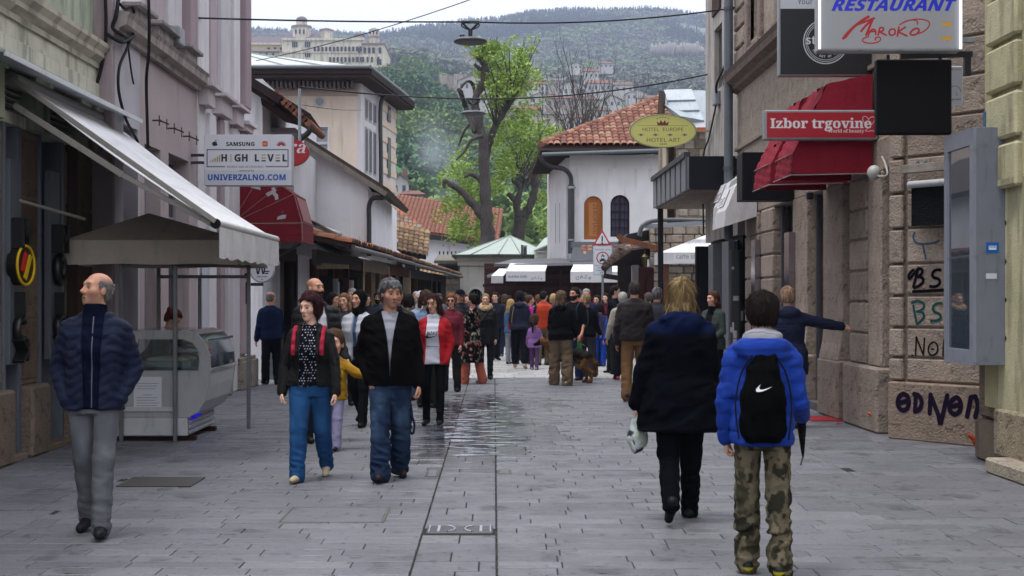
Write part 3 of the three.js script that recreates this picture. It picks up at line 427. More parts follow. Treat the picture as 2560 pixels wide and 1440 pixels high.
{
const b=thing('gable_house','white house with a blank gable wall and sloping roof edge above the shops','house',V(-4,0,-36)),d=34;
part('wall',wallZ(d+0.3,0.3,[[-6.5,2.6],[X(920,d),2.6],[X(920,d),Y(462,d)],[X(735,d),Y(345,d)],[-6.5,6.3]]),M('plaster','#eeeef4'),b);
part('wall',wallX(X(920,d)-0.2,0.2,rect(d+0.3,44,2.6,Y(462,d))),M('plaster','#e4e4ea'),b);
part('roof',slab([at(728,326,d-0.3),at(968,478,d-0.3),V(X(968,d),Y(478,d),-42),V(X(728,d),Y(326,d),-42)],0.14),M('wood','#51453f'),b);
part('verge_board',[bar(at(733,338,d-0.34),at(966,486,d-0.34),0.05,0.12)],M('wood','#8b8580'),b);
part('soffit',slab([at(918,458,d-0.1),at(966,486,d-0.1),at(930,480,d-0.1)],0.1),M('wood','#2e2523'),b);
part('gutter',[tube([at(966,486,d-0.2),at(958,494,d-0.2),at(932,496,d-0.15),at(924,510,d-0.1),at(923,560,d-0.1),at(923,640,d-0.1)],0.06,40)],M('metal','#26282c'),b);
}
{
const b=thing('cream_building','tall cream building with wide dark eaves and a pale copper roof','building',V(-8,0,-58)),d=55;
const cream=M('plaster','#e0d0c2'),pale=M('plaster','#d2cfd3'),xe=X(893,d),ye=Y(205,d);
const far=V(-4.35,0,-62.4);
part('wall',wallZ(d+0.4,0.4,rect(-16,xe,0,ye),[[X(784,d),X(820,d),Y(400,d),Y(318,d)]]),cream,b);
const A=V(xe,0,-d),B=V(X(938,58.5),0,-58.5),C=V(X(981,62.5),0,-62.5);
const wallSeg=(p,q,y0,y1,m,name='wall')=>part(name,slab([V(p.x,y0,p.z),V(q.x,y0,q.z),V(q.x,y1,q.z),V(p.x,y1,p.z)],0.3),m,b);
wallSeg(A,B,0,ye,pale);wallSeg(B,C,0,ye,M('plaster','#cfc6c2'));
for(let k=0;k<22;k++)if(k%2){const y0=2.6 + k*0.33;part('quoin',slab([V(B.x+0.17,y0,B.z+0.02),V(C.x+0.17,y0,C.z+0.02),V(C.x+0.17,y0+0.27,C.z+0.02),V(B.x+0.17,y0+0.27,B.z+0.02)],0.04),M('plaster','#d6c3b0'),b);}
for(const t of[0.2,0.42,0.66])for(const[y0,y1]of[[Y(432,56),Y(318,56)],[Y(300,56),Y(246,56)]]){const p=A.clone().lerp(B,t),q=A.clone().lerp(B,t+0.13);const w=part('window',slab([V(p.x+0.17,y0,p.z),V(q.x+0.17,y0,q.z),V(q.x+0.17,y1,q.z),V(p.x+0.17,y1,p.z)],0.02),M('metal','#9a979e'),b);part('pane',slab([V(p.x+0.19,y0+0.08,p.z-0.06),V(q.x+0.19,y0+0.08,q.z+0.06),V(q.x+0.19,y1-0.08,q.z+0.06),V(p.x+0.19,y1-0.08,p.z-0.06)],0.01),M('plain','#5f606b',{r:0.2}),w);}
for(const[y0,y1]of[[Y(440,60),Y(340,60)],[Y(300,60),Y(262,60)],[Y(620,60),Y(500,60)]]){const p=B.clone().lerp(C,0.45),q=B.clone().lerp(C,0.62);part('window',slab([V(p.x+0.2,y0,p.z),V(q.x+0.2,y0,q.z),V(q.x+0.2,y1,q.z),V(p.x+0.2,y1,p.z)],0.03),M('plain','#5f606b',{r:0.2}),b);}
{const w=part('window',[wallZ(d+0.25,0.1,rect(X(784,d),X(820,d),Y(400,d),Y(318,d)),[[X(787,d),X(817,d),Y(397,d),Y(360,d)],[X(787,d),X(817,d),Y(353,d),Y(321,d)]]),wallZ(d,0.06,rect(X(780,d),X(824,d),Y(400,d),Y(314,d)),[[X(784,d),X(820,d),Y(400,d),Y(318,d)]])],M('plaster','#d9d8dc'),b);part('pane',bx(X(784,d),X(820,d),Y(400,d),Y(318,d),d+0.27,d+0.3,0),M('plain','#9096a4',{r:0.15}),w);}
part('oculus',[new THREE.TorusGeometry(0.19,0.04,8,28).translate(X(799,d),Y(255,d),-d+0.03)],M('plaster','#cfc8c4'),b);part('oculus_pane',new THREE.CylinderGeometry(0.18,0.18,0.03,24).rotateX(Math.PI/2).translate(X(799,d),Y(255,d),-d+0.0),M('plain','#707a8a',{r:0.15}),b);
const E=[V(-17,ye,-d+1.5),at(925,198,d-1.5),V(-3.6,ye+0.1,-62.8),V(-17,ye,-66)];
part('eave_soffit',slab(E.map((p)=>V(p.x,ye+0.02,p.z)),0.14),M('wood','#3a2b2c'),b);
part('fascia',[bar(V(E[0].x,ye+0.18,E[0].z),V(E[1].x,ye+0.18,E[1].z),0.12,0.22),bar(V(E[1].x,ye+0.18,E[1].z),V(E[2].x,ye+0.18,E[2].z),0.12,0.26)],M('wood','#33292d'),b);
part('gutter',[rod(V(E[0].x,ye+0.34,E[0].z+0.08),V(E[1].x,ye+0.34,E[1].z+0.08),0.08),rod(V(E[1].x,ye+0.34,E[1].z+0.08),V(E[2].x,ye+0.34,E[2].z+0.08),0.08)],M('metal','#6d7375'),b);
part('frieze',[bx(-16,xe+0.02,ye-0.55,ye-0.05,d-0.06,d)],M('plaster','#b9a8a0'),b);
for(let i=0;i<52;i++){const x=-14.2 + i*0.17;if(x>xe)break;part('dentil',bx(x,x+0.085,ye-0.3,ye-0.07,d-0.75,d-0.1,0),M('wood','#8b8286'),b);}
const rg=[V(-10.5,ye+1.9,-59.5),V(-17,ye+1.9,-59.5)],rc=M('metal','#b7bdbd',{r:0.55});
part('roof',[slab([V(E[0].x,ye + 0.3,E[0].z),V(E[1].x,ye + 0.3,E[1].z),rg[0],rg[1]],0.06),slab([V(E[1].x,ye + 0.3,E[1].z),V(E[2].x,ye + 0.3,E[2].z),rg[0]],0.06)],rc,b);
for(let i=0;i<8;i++){const t=i/8,p=V(mixf(-17,E[1].x,t),ye + 0.36,E[1].z),q=V(mixf(-17,-10.5,Math.min(1,t*1.25)),ye + 1.95,-59.5);part('roof_seam',bar(p,q.x<p.x+3?q:q,0.05,0.06),M('metal','#8e9797'),b);}
part('roof_vent',new THREE.SphereGeometry(0.25,12,8).scale(1.2,1,1).translate(X(707,57),Y(172,57),-57),M('metal','#3e5048'),b);
part('downpipe',[tube([at(955,238,58.2),at(942,246,58.2),at(937,262,58.2),at(937,400,58.2),at(938,720,58.2)],0.09,50).translate(0.26,0,0.1)],M('metal','#2c2f36'),b);
part('string_course',[bar(V(A.x+0.2,Y(585,56),A.z),V(B.x+0.2,Y(585,56),B.z),0.12,0.16),bar(V(B.x+0.2,Y(585,56),B.z),V(C.x+0.2,Y(585,56),C.z),0.12,0.16)],pale,b);
}
// ---------------------------------------------------------------- low shops and the square
const TILE={red:['#9c6b5b','#a87a69','#8f6053','#876055','#b18a78'],tan:['#a58a6c','#94795f','#b39a7d','#7f6a58'],mix:['#a0664f','#8b7364','#b0785e','#9a8f86']};
const tileMats=(k)=>TILE[k].map((c)=>M('stone',c,{r:0.85}));
const tileGeo=(()=>{const c={};return(r,L)=>c[r+',' + L]??=boxUV(fin((()=>{const p=[],ix=[],n=5;for(const o of[0,-0.018])for(const z of[0,-L])for(let i=0;i<=n;i++){const a=Math.PI*i/n,R=(r + o)*(z?0.86:1);p.push(R*Math.cos(a),R*Math.sin(a)*0.8,z);}const q=(a,b,e,f)=>ix.push(a,b,e,a,e,f);for(let i=0;i<n;i++){q(i,i + 6,i + 7,i + 1);q(i,i + 1,i + 13,i + 12);}return raw(p,ix);})()));})();
function tiles(root,o,u,v,W,L,pitch,step,kind,keep,limit=300,r=rng(5)){
const n=u.clone().cross(v).normalize();if(n.y<0)n.negate();const z=v.clone().negate(),x=n.clone().cross(z).multiplyScalar(-1).negate();const mats=tileMats(kind),m4=new THREE.Matrix4(),b=bases.get(root)??V(0,0,0),g=tileGeo(pitch*0.56,step*1.25),rest=[];let k=0;
for(let j=0;j*step<L;j++)for(let i=0;i*pitch<W;i++){
const a=i*pitch + pitch/2,h=j*step;if(keep&&!keep(a,h))continue;
const p=o.clone().addScaledVector(u,a +(r()- 0.5)*0.02).addScaledVector(v,h +(r()- 0.5)*0.03).addScaledVector(n,0.02 +(r()- 0.5)*0.012).sub(b);
const zz=z.clone().addScaledVector(n,0.06).normalize(),yy=n.clone(),xx=yy.clone().cross(zz).normalize();m4.makeBasis(xx,zz.clone().cross(xx),zz).setPosition(p);
if(k++<limit){const o2=new THREE.Mesh(g,mats[fl(r()*mats.length)]);o2.name='roof_tile';o2.matrixAutoUpdate=true;m4.decompose(o2.position,o2.quaternion,o2.scale);o2.castShadow=o2.receiveShadow=true;root.add(o2);}else rest.push(g.clone().applyMatrix4(m4));
}
if(rest.length){const o2=mesh('roof_tile_field',rest,mats[0],root);o2.userData.kind='stuff';}
}
const WOODD=M('wood','#2c2220'),WOODM=M('wood','#5a3d2c'),WHITEP=M('plaster','#e2e1e6');
const SA=V(-3.6,0,-28),SB=V(-2.2,0,-62);
const sp=(t,out=0,y=0)=>{const p=SA.clone().lerp(SB,t),dir=SB.clone().sub(SA).normalize();return V(p.x-dir.z*out,y,p.z+dir.x*out);};
{
const info=[
['dark shop front with hanging goods and a green poster under broken boards',0,0.2,'mix'],['dark open shop with a faded timber sign beam',0.2,0.36,'red'],['narrow shop with cream posts and barred window',0.36,0.54,'tan'],['far shop with dark fascia and low tiled eave by the stone wall',0.54,0.78,'mix'],['last low shop of the row before the stone wall',0.78,1.0,'tan'],
];
info.forEach(([label,t0,t1,kind],i)=>{
const b=thing('bazaar_shop',label,'shop',sp((t0+t1)/2)),P=(t,o,y)=>sp(mixf(t0,t1,t),o,y),ey=2.62-i*0.02;
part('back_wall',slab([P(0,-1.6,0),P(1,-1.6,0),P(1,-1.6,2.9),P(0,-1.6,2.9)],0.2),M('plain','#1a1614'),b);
for(const t of i?[0.0,0.985]:[0.985])part('side_wall',slab([P(t,-1.6,0),P(t,0.1,0),P(t,0.1,2.5),P(t,-1.6,2.9)],0.18),[WOODM,M('plaster','#b9ab93'),M('plaster','#b9ab93'),M('wood','#6a5d52'),M('stone','#8a8078')][i],b);
for(const t of[0.33,0.66])part('post',bar(P(t,0,0),P(t,0,2.5),0.12),i%2?M('wood','#6d5a48'):WOODD,b);
part('fascia',bar(P(0,0.02,2.42),P(1,0.02,2.42),0.1,0.3),[WOODD,M('wood','#8a7f74'),WOODM,M('plain','#18201f'),WOODD][i],b);
part('counter',bar(P(0.05,-0.2,0.45),P(0.6,-0.2,0.45),0.5,0.9),[WOODM,WOODD,M('plaster','#8a8178'),WOODD,WOODM][i],b);
part('roof',slab([P(-0.01,0.75,ey),P(1.01,0.75,ey),P(1.01,-1.8,ey+0.6),P(-0.01,-1.8,ey+0.6)],0.08),WOODD,b);
const u=P(1,0,0).sub(P(0,0,0)),W=u.length();u.normalize();const v=P(0,-1.8,ey+0.6).sub(P(0,0.75,ey)),L=v.length();v.normalize();
tiles(b,P(0,0.78,ey+0.06),u,v,W,L,0.22,0.36,kind,null,60,rng(30+i));
part('gutter',rod(P(0,0.8,ey-0.02),P(1,0.8,ey-0.02),0.05),M('metal','#4a4546'),b);
part('window_grille',[0.12,0.2,0.28].map((t)=>bar(P(t,-0.05,0.9),P(t,-0.05,2.2),0.04)),WOODM,b);
});
const p=at(845,735,33);solo('shop_poster','grey and green poster board standing at the dark shop front','poster',[bx(X(818,30),X(848,30),Y(790,30),Y(705,30),30,30.05)],print(0.3,0.8,200,(x,w,h)=>{blk(x,'#8f9aa6',0,0,w,h);x.fillStyle='#16703c';x.beginPath();x.moveTo(w,h*0.25);x.lineTo(w,h);x.lineTo(0.1,h);x.closePath();x.fill();}));
solo('red_tag','small red and white hanging banner at the shop eave','banner',[slab([at(961,684,40),at(973,686,40),at(976,716,40),at(964,712,40)],0.02)],M('cloth','#b03038'));
const R=rng(91);for(let i=0;i<7;i++){const q=sp(0.03 + i*0.022,0.1,0),y=1.55 + R()*0.3,c=['#1a1a1e','#8a8a90','#20242c','#5a2a2c','#c0c0c4','#202020','#3a3a30'][i];solo('hanging_goods',['black coat','pale grey shirt','navy coat','dark red scarf','white towel','black dress','olive jacket'][i]+' hanging in the dark shop front behind the couple','garment',[cbox(0.28,0.6+0.2*R(),0.06,0.03).rotateZ((R()-0.5)*0.1).translate(q.x,y,q.z)],M('cloth',c));}
const t=thing('board_awning','weathered grey boards and worn awning strips over the first low shops','awning',V(-4,2.9,-31));
const wb=M('wood','#827a74'),db=M('wood','#3b3333');
[[787,566,925,625,28.5,wb,.5],[790,560,880,600,29.5,db,.3],[785,590,905,650,28.3,db,.35],[782,610,880,652,28.2,M('metal','#77787a'),.9],[800,562,940,640,30,M('wood','#9a8f84'),.2]].forEach(([a,b2,c,d,z,m,w],k)=>part('board',slab([at(a,b2,z),at(c,d,z+8),at(c,d,z+8).add(V(-w,w*0.45,0.1)),at(a,b2,z).add(V(-w,w*0.45,0.1))],0.04),m,t));
part('sign_beam',slab([at(790,657,28.6),at(872,662,28.6),at(872,672,28.6),at(792,672,28.6)],0.08),M('wood','#8a7a66'),t);
const a2=thing('strip_awning','long off-white awning with hanging lettered valance over the far shops','awning',V(-3.2,2.4,-40));
const f1=at(905,613,38),f2=at(1010,640,50),k1=at(860,598,40),k2=at(960,612,51);
part('canopy',slab([f1,f2,V(k2.x,k2.y+0.25,k2.z),V(k1.x,k1.y+0.25,k1.z)],0.02),M('cloth','#b8b0a8'),a2);
part('front_bar',rod(at(785,562,30),f2,0.05),M('metal','#cfcdcb'),a2);
part('valance',slab([at(933,622,41),at(965,630,44),at(965,660,44),at(933,657,41)],0.02),M('cloth','#c4c3c6'),a2);part('valance',slab([at(968,632,44),at(1006,641,49),at(1006,680,49),at(968,668,44)],0.02),M('cloth','#b9b6b8'),a2);
}
{
const b=thing('white_shop','small white upper-floor house with a dark square window above the far shops','house',V(-4,0,-60)),d=64;
part('wall',wallZ(d+0.3,0.3,rect(-6.5,X(1045,d),0,Y(640,d)),[[X(1015,d),X(1037,d),Y(690,d),Y(660,d)]]),WHITEP,b);
{const w=part('window',wallZ(d,0.05,rect(X(1013,d),X(1039,d),Y(692,d),Y(658,d)),[[X(1016,d),X(1036,d),Y(689,d),Y(661,d)]]),M('wood','#3d3836'),b);part('pane',bx(X(1015,d),X(1037,d),Y(690,d),Y(660,d),d+0.12,d+0.14,0),M('plain','#4a4c55',{r:0.2}),w);}
part('corner_post',bx(X(1042,d),X(1050,d),Y(705,d),Y(640,d),d-0.1,d),M('plain','#2b3230'),b);
const e0=at(975,610,d-1.2),e1=at(1075,650,d-1.2);part('roof',slab([V(-6.5,Y(608,d),-d+1),V(X(1068,d),Y(648,d),-d+1),V(X(1050,d),Y(612,d)+0.4,-d-2),V(-6.5,Y(580,d)+0.6,-d-2)],0.12),WOODD,b);
const u=V(X(1068,d)+6.5,Y(648,d)-Y(608,d),0),W=u.length();u.normalize();tiles(b,V(-6.5,Y(608,d)+0.06,-d+1.05),u,V(0.0,0.45,-0.9).normalize(),W,2.6,0.24,0.4,'tan',null,120,rng(61));
const c=thing('tiled_lean_to','low lean-to with tan half-round tiles beside the white upper-floor house','shed',V(-2.9,0,-66));const g0=V(X(1045,66),Y(735,66),-66),g1=V(X(1100,66),Y(712,66),-66);
part('wall',bx(X(1045,67),X(1098,67),0,Y(712,67),66.6,67,0),M('stone','#8a8078'),c);part('roof',slab([V(g0.x,Y(705,66),-65.6),V(g1.x,Y(715,66),-65.6),V(g1.x,Y(690,66),-67.2),V(g0.x,Y(672,66),-67.2)],0.1),WOODD,c);
tiles(c,V(g0.x,Y(705,66)+0.06,-65.55),V(1,-0.18,0).normalize(),V(0,0.36,-0.93).normalize(),1.02,1.7,0.2,0.36,'tan',null,60,rng(62));
const e=thing('cream_lean_to','pale tiled porch roof below the long red roof','porch',V(-4,0,-72));part('wall',bx(-7,X(1030,72),0,Y(600,72),72,73,0),WHITEP,e);part('roof',slab([V(-7,Y(600,71),-71.2),V(X(1062,71),Y(628,71),-71.2),V(X(1040,73),Y(598,73),-73.4),V(-7,Y(578,73),-73.4)],0.12),WOODD,e);
tiles(e,V(X(985,71),Y(603,71)+0.1,-71.15),V(1,-0.36,0).normalize(),V(0.03,0.3,-0.93).normalize(),1.6,2.2,0.24,0.4,'tan',null,90,rng(63));
}
{
const b=thing('long_hall','long white hall with a broad red tiled roof and a row of small windows','building',V(-3,0,-92)),d=90;
const xw0=X(965,d),xw1=X(1230,d),ye=Y(600,d);
const hs=[];for(let i=0;i<9;i++)hs.push([X(1097 + i*10,d),X(1101 + i*10,d),Y(641,d),Y(628,d)]);for(const p of[1055,1067])hs.push([X(p,d),X(p + 5,d),Y(627,d),Y(612,d)]);
part('wall',wallZ(d+0.4,0.4,rect(xw0,xw1,0,ye),hs),M('plaster','#e0e1e8'),b);
for(const h of hs)part('window',bx(h[0],h[1],h[2],h[3],d+0.15,d+0.2,0),M('plain','#2e3038',{r:0.2}),b);
part('wall',bx(xw0,xw1,0,ye,d+0.45,d+12,0),WHITEP,b);
const e0=V(xw0,Y(574,d),-d+0.8),e1=V(X(1240,d),Y(612,d),-d+0.8),r0=V(X(940,d+5),Y(490,d+5)+0.1,-d-5),r1=V(X(1230,d+5),Y(566,d+5)+0.1,-d-5);
part('roof',slab([e0,e1,r1,r0],0.2),M('stone','#9f7364'),b);part('eave_board',bar(e0.clone().add(V(0,-0.1,0.05)),e1.clone().add(V(0,-0.1,0.05)),0.2,0.3),M('wood','#3b3437'),b);
const u=e1.clone().sub(e0),W=u.length();u.normalize();const v=r0.clone().sub(e0);v.addScaledVector(u,-v.dot(u));const L=v.length();v.normalize();
tiles(b,e0.clone().add(V(0,0.12,0)),u,v,W,L,0.26,0.42,'red',null,0,rng(71));
for(let i=0;i<3;i++){const p=at(1005 + i*34,512 + i*9,d + 4.5);part('ridge_vent',[bx(p.x-0.5,p.x+0.45,p.y-0.35,p.y,-p.z,-p.z+1)],M('plain','#3a3032'),b);part('vent_cap',bar(p.clone().add(V(-0.6,0.16,0)),p.clone().add(V(0.5,-0.06,0)),1.2,0.14),M('stone','#a0604c'),b);}
const c=thing('old_tile_roof','weathered mixed clay tile roof in front of the long hall','roof',V(-4.5,0,-78));part('wall',bx(-8,X(1030,78),0,Y(600,78),78,80,0),WHITEP,c);
part('roof',slab([V(-8,Y(560,77),-77),V(X(1045,77),Y(585,77),-77),V(X(1000,80),Y(545,80),-80),V(-8,Y(520,80),-80)],0.14),WOODD,c);tiles(c,V(X(978,77),Y(572,77)+0.1,-76.9),V(1,-0.2,0).normalize(),V(-0.05,0.5,-0.86).normalize(),1.6,2.6,0.24,0.38,'mix',(a,h)=>h<2.6-a*1.2,100,rng(72));
}
{
const b=thing('stone_wall','old ashlar stone wall with a shallow porch at the end of the shop row','wall',V(-2,0,-70)),d=70,R=rng(17);
part('core',bx(X(1085,d),X(1160,d),0,Y(690,d),d,d+0.6,0),M('stone','#6f665c'),b);
const cols=['#a3988a','#958a7c','#afa496','#8b8174'].map((c)=>M('stone',c));let y=0.0;while(y<2.6){const h=0.24+R()*0.06;let x=X(1085,d)-R()*0.2;while(x<X(1158,d)){const w=0.3+R()*0.25;const a=Math.max(x,X(1085,d)),c=Math.min(x+w,X(1160,d));if(c-a>0.1)part('stone',bx(a+0.008,c-0.008,y+0.008,y+h-0.008,d-0.04-R()*0.02,d+0.02,0.02),cols[fl(R()*4)],b);x+=w;}y+=h;}
part('coping',bx(X(1080,d),X(1162,d),2.68,2.86,d-0.2,d+0.8),M('stone','#8d857a'),b);
const c=thing('stone_kiosk','weathered stone upper storey with barred opening left of the copper roof','building',V(-2,2.8,-73));part('wall',wallZ(73,0.3,rect(X(1095,73),X(1155,73),0,Y(655,73)),[[X(1106,73),X(1146,73),Y(700,73),Y(665,73)]]),M('stone','#8f8a80'),c);
for(let i=0;i<5;i++)part('bar',bar(V(X(1110+i*8,73),Y(700,73),-72.85),V(X(1110+i*8,73),Y(665,73),-72.85),0.04),WOODD,c);part('recess',bx(X(1104,73),X(1148,73),Y(702,73),Y(663,73),73.3,73.4,0),INSIDE,c);
part('roof',slab([V(X(1085,72),Y(655,72),-72),V(X(1165,72),Y(655,72),-72),V(X(1165,75),Y(640,75),-75),V(X(1095,75),Y(640,75),-75)],0.15),M('stone','#8a867e'),c);
}
{
const b=thing('copper_pavilion','white-walled pavilion with a pale green copper pyramid roof and an arched door','building',V(0.5,0,-66)),d=63;
const xl=X(1150,d),xr=X(1400,d),ye=Y(652,d),w=M('plaster','#c7c5c0');
part('wall',wallZ(d+0.4,0.4,rect(xl,xr,0,ye),[arch(X(1172,d),X(1206,d),0,Y(722,d))]),w,b);part('wall',bx(xl,xr,0,ye,d+0.41,d+6,0),INSIDE,b);
part('arch_trim',wallZ(d-0.001,0.07,arch(X(1166,d),X(1212,d),0,Y(716,d)),[arch(X(1172,d),X(1206,d),0.02,Y(722,d))]),M('plaster','#d5d3cf'),b);
part('door_grille',[0,1,2,3].map((i)=>bar(V(X(1177+i*8,d),0.1,-d-0.2),V(X(1177+i*8,d),Y(728,d),-d-0.2),0.04)).concat([bar(V(X(1173,d),1.2,-d-0.2),V(X(1205,d),1.2,-d-0.2),0.05)]),M('metal','#5d5853'),b);
part('cornice',[bx(xl-0.15,xr,ye,ye+0.2,d-0.25,d+0.1),bx(xl-0.1,xr,ye-0.22,ye,d-0.12,d)],w,b);
const cop=M('metal','#a6b0a9',{r:0.65}),ap=at(1275,590,d+3.5),c1=V(xl-0.35,ye+0.2,-d+0.45),c2=V(X(1245,d),ye+0.22,-d+0.75),c3=V(X(1365,d)+0.4,ye+0.2,-d+0.45),c4=V(xr+0.3,ye+0.2,-d-6);
const fc=[[c1,c2],[c2,c3],[c3,c4],[V(xl-0.35,ye+0.2,-d-6),c1]];for(const[p,q]of fc){part('roof_facet',slab([p,q,ap],0.05),cop,b);for(const t of[0.4,1]){const m=p.clone().lerp(q,t);part('roof_seam',bar(m.clone().add(V(0,0.05,0.02)),ap.clone().add(V(0,0.02,0)),0.03,0.05),M('metal','#7f8b85'),b);}}
part('eave_board',[bar(c1,c2,0.1,0.12),bar(c2,c3,0.1,0.12)],M('wood','#47514d'),b);
solo('roof_lamp','dark lantern on a short post in front of the green copper roof','lamp',[rod(at(1305,655,55),at(1305,612,55),0.04),bx(X(1308,55),X(1317,55),Y(640,55),Y(617,55),54.9,55.1),bar(at(1304,615,55),at(1318,615,55),0.04)],M('metal','#33373a'));
const c=thing('copper_roof','second small copper roof tucked against the white tile-roofed house','roof',V(3,3,-62));part('roof',slab([at(1335,628,60),at(1400,600,60),at(1400,578,63),at(1362,598,63)],0.06),cop,c);for(let i=0;i<5;i++)part('roof_seam',bar(at(1342+i*13,627-i*5,59.9),at(1368+i*8,596-i*4,62.9),0.04),M('metal','#5f7d75'),c);
part('wall',bx(X(1340,60),X(1400,60),0,Y(620,60),60.5,64,0),w,c);
solo('chimney_box','small pale chimney beside the cafe roof','chimney',[bx(X(1343,52),X(1362,52),Y(655,52),Y(632,52),52,52.6,0.02),bx(X(1341,52),X(1364,52),Y(632,52),Y(629,52),51.95,52.65,0.01)],M('plaster','#b3b2b2'));
}
{
const b=thing('cafe','dark timber cafe with a long low roof edge and white awnings','cafe',V(2,0,-48)),d=47.5,xl=X(1210,d),xr=X(1600,d);
part('back_wall',bx(xl,xr,0,2.8,d+1.2,d+1.4,0),M('wood','#4f2e2d'),b);
for(const p of[1232,1285,1340,1400,1430,1480,1545])part('post',bx(X(p,d),X(p+5,d),0,2.6,d+0.5,d+0.62),M('wood','#5a3131'),b);
for(let k=0;k<7;k++)part('wall_board',bx(xl,xr,1.75+k*0.13,1.87+k*0.13,d+0.66,d+0.7),M('wood',['#47302f','#553735','#3d2928'][k%3]),b);
for(const p of[1245,1300,1355,1500])part('window',bx(X(p,d),X(p+34,d),0.8,1.7,d+0.6,d+0.64,0),DARKGLASS,b);
part('counter',bx(xl,xr,0,0.9,d+0.4,d+0.5),M('wood','#4c2f2c'),b);
part('roof',slab([at(1222,690,d-1),at(1290,660,d-0.4),at(1560,655,d-0.4),V(xr,Y(640,d+3),-d-3),V(xl+1,Y(650,d+3),-d-3)].slice(1).concat([at(1235,678,d)]),0.1),M('metal','#5b5a60'),b);
part('eave_edge',[bar(at(1290,663,d-0.45),at(1570,656,d-0.45),0.12,0.1),bar(at(1218,692,d-0.5),at(1290,663,d-0.45),0.12,0.1)],M('metal','#7c7b82'),b);
part('gutter',bar(at(1208,714,d-0.8),at(1262,706,d-0.6),0.1),WOODD,b);
tiles(b,at(1455,652,d+0.8),V(1,0,0),V(0,0.5,-0.87).normalize(),3.4,1.1,0.22,0.28,'red',null,100,rng(81));part('tile_bed',slab([at(1425,655,d+0.4),at(1640,650,d+0.4),at(1640,618,d+1.6),at(1432,618,d+1.6)],0.06),M('metal','#4e5157'),b);
part('ridge_flashing',bar(at(1428,612,d+1.7),at(1570,612,d+1.7),0.2,0.2),M('metal','#62666d'),b);
const aw=(p0,p1,py0,py1,py2,label,draw,dz=0,skew=0)=>{const t=thing('cafe_awning',label,'awning',at((p0+p1)/2,py1,d-1.2));const zf=d-1.3+dz,zb=d-0.3+dz;part('canopy',slab([at(p0,py1,zf),at(p1,py1,zf),at(p1+6+skew,py0,zb),at(p0+10+skew,py0,zb)],0.02),M('cloth','#e2e0e4'),t);part('valance',slab([at(p0,py2,zf),at(p1,py2,zf),at(p1,py1,zf),at(p0,py1,zf)],0.012),M('cloth','#b7b5b8'),t);if(draw)part('lettering',faceZ(X(p0,zf),X(p1,zf),Y(py2,zf),Y(py1,zf),zf-0.01),print(X(p1,zf)-X(p0,zf),Y(py1,zf)-Y(py2,zf),150,draw,{W:p1-p0,Hh:py2-py1}),t,true);return t;};
const oaza=(x,cx,s,c='#3c3d48')=>{'OAZA'.split('').forEach((ch,i)=>{const a=-0.72+i*0.48;txt(x,ch,cx+Math.sin(a)*23*s,20-Math.cos(a)*14*s+6,12*s,c,{rot:a,style:'',sx:1.1});});};
aw(1265,1363,659,679,703,'white cafe awning lettered SLATKO COSE with an arched OAZA',(x,w,h)=>{blk(x,'#b9b7bb',0,0,w,h);txt(x,'SLATKO ĆOŠE',29,13,7.5,'#3b4262');oaza(x,77,0.75,'#5a5a62');});
aw(1426,1558,657,680,706,'wide white cafe awning with large arched OAZA letters behind the traffic sign',(x,w,h)=>{blk(x,'#c0bec1',0,0,w,h);oaza(x,33,1.0);});aw(1228,1258,672,690,708,'narrow white awning at the left corner of the cafe',null,-0.2,10);
}
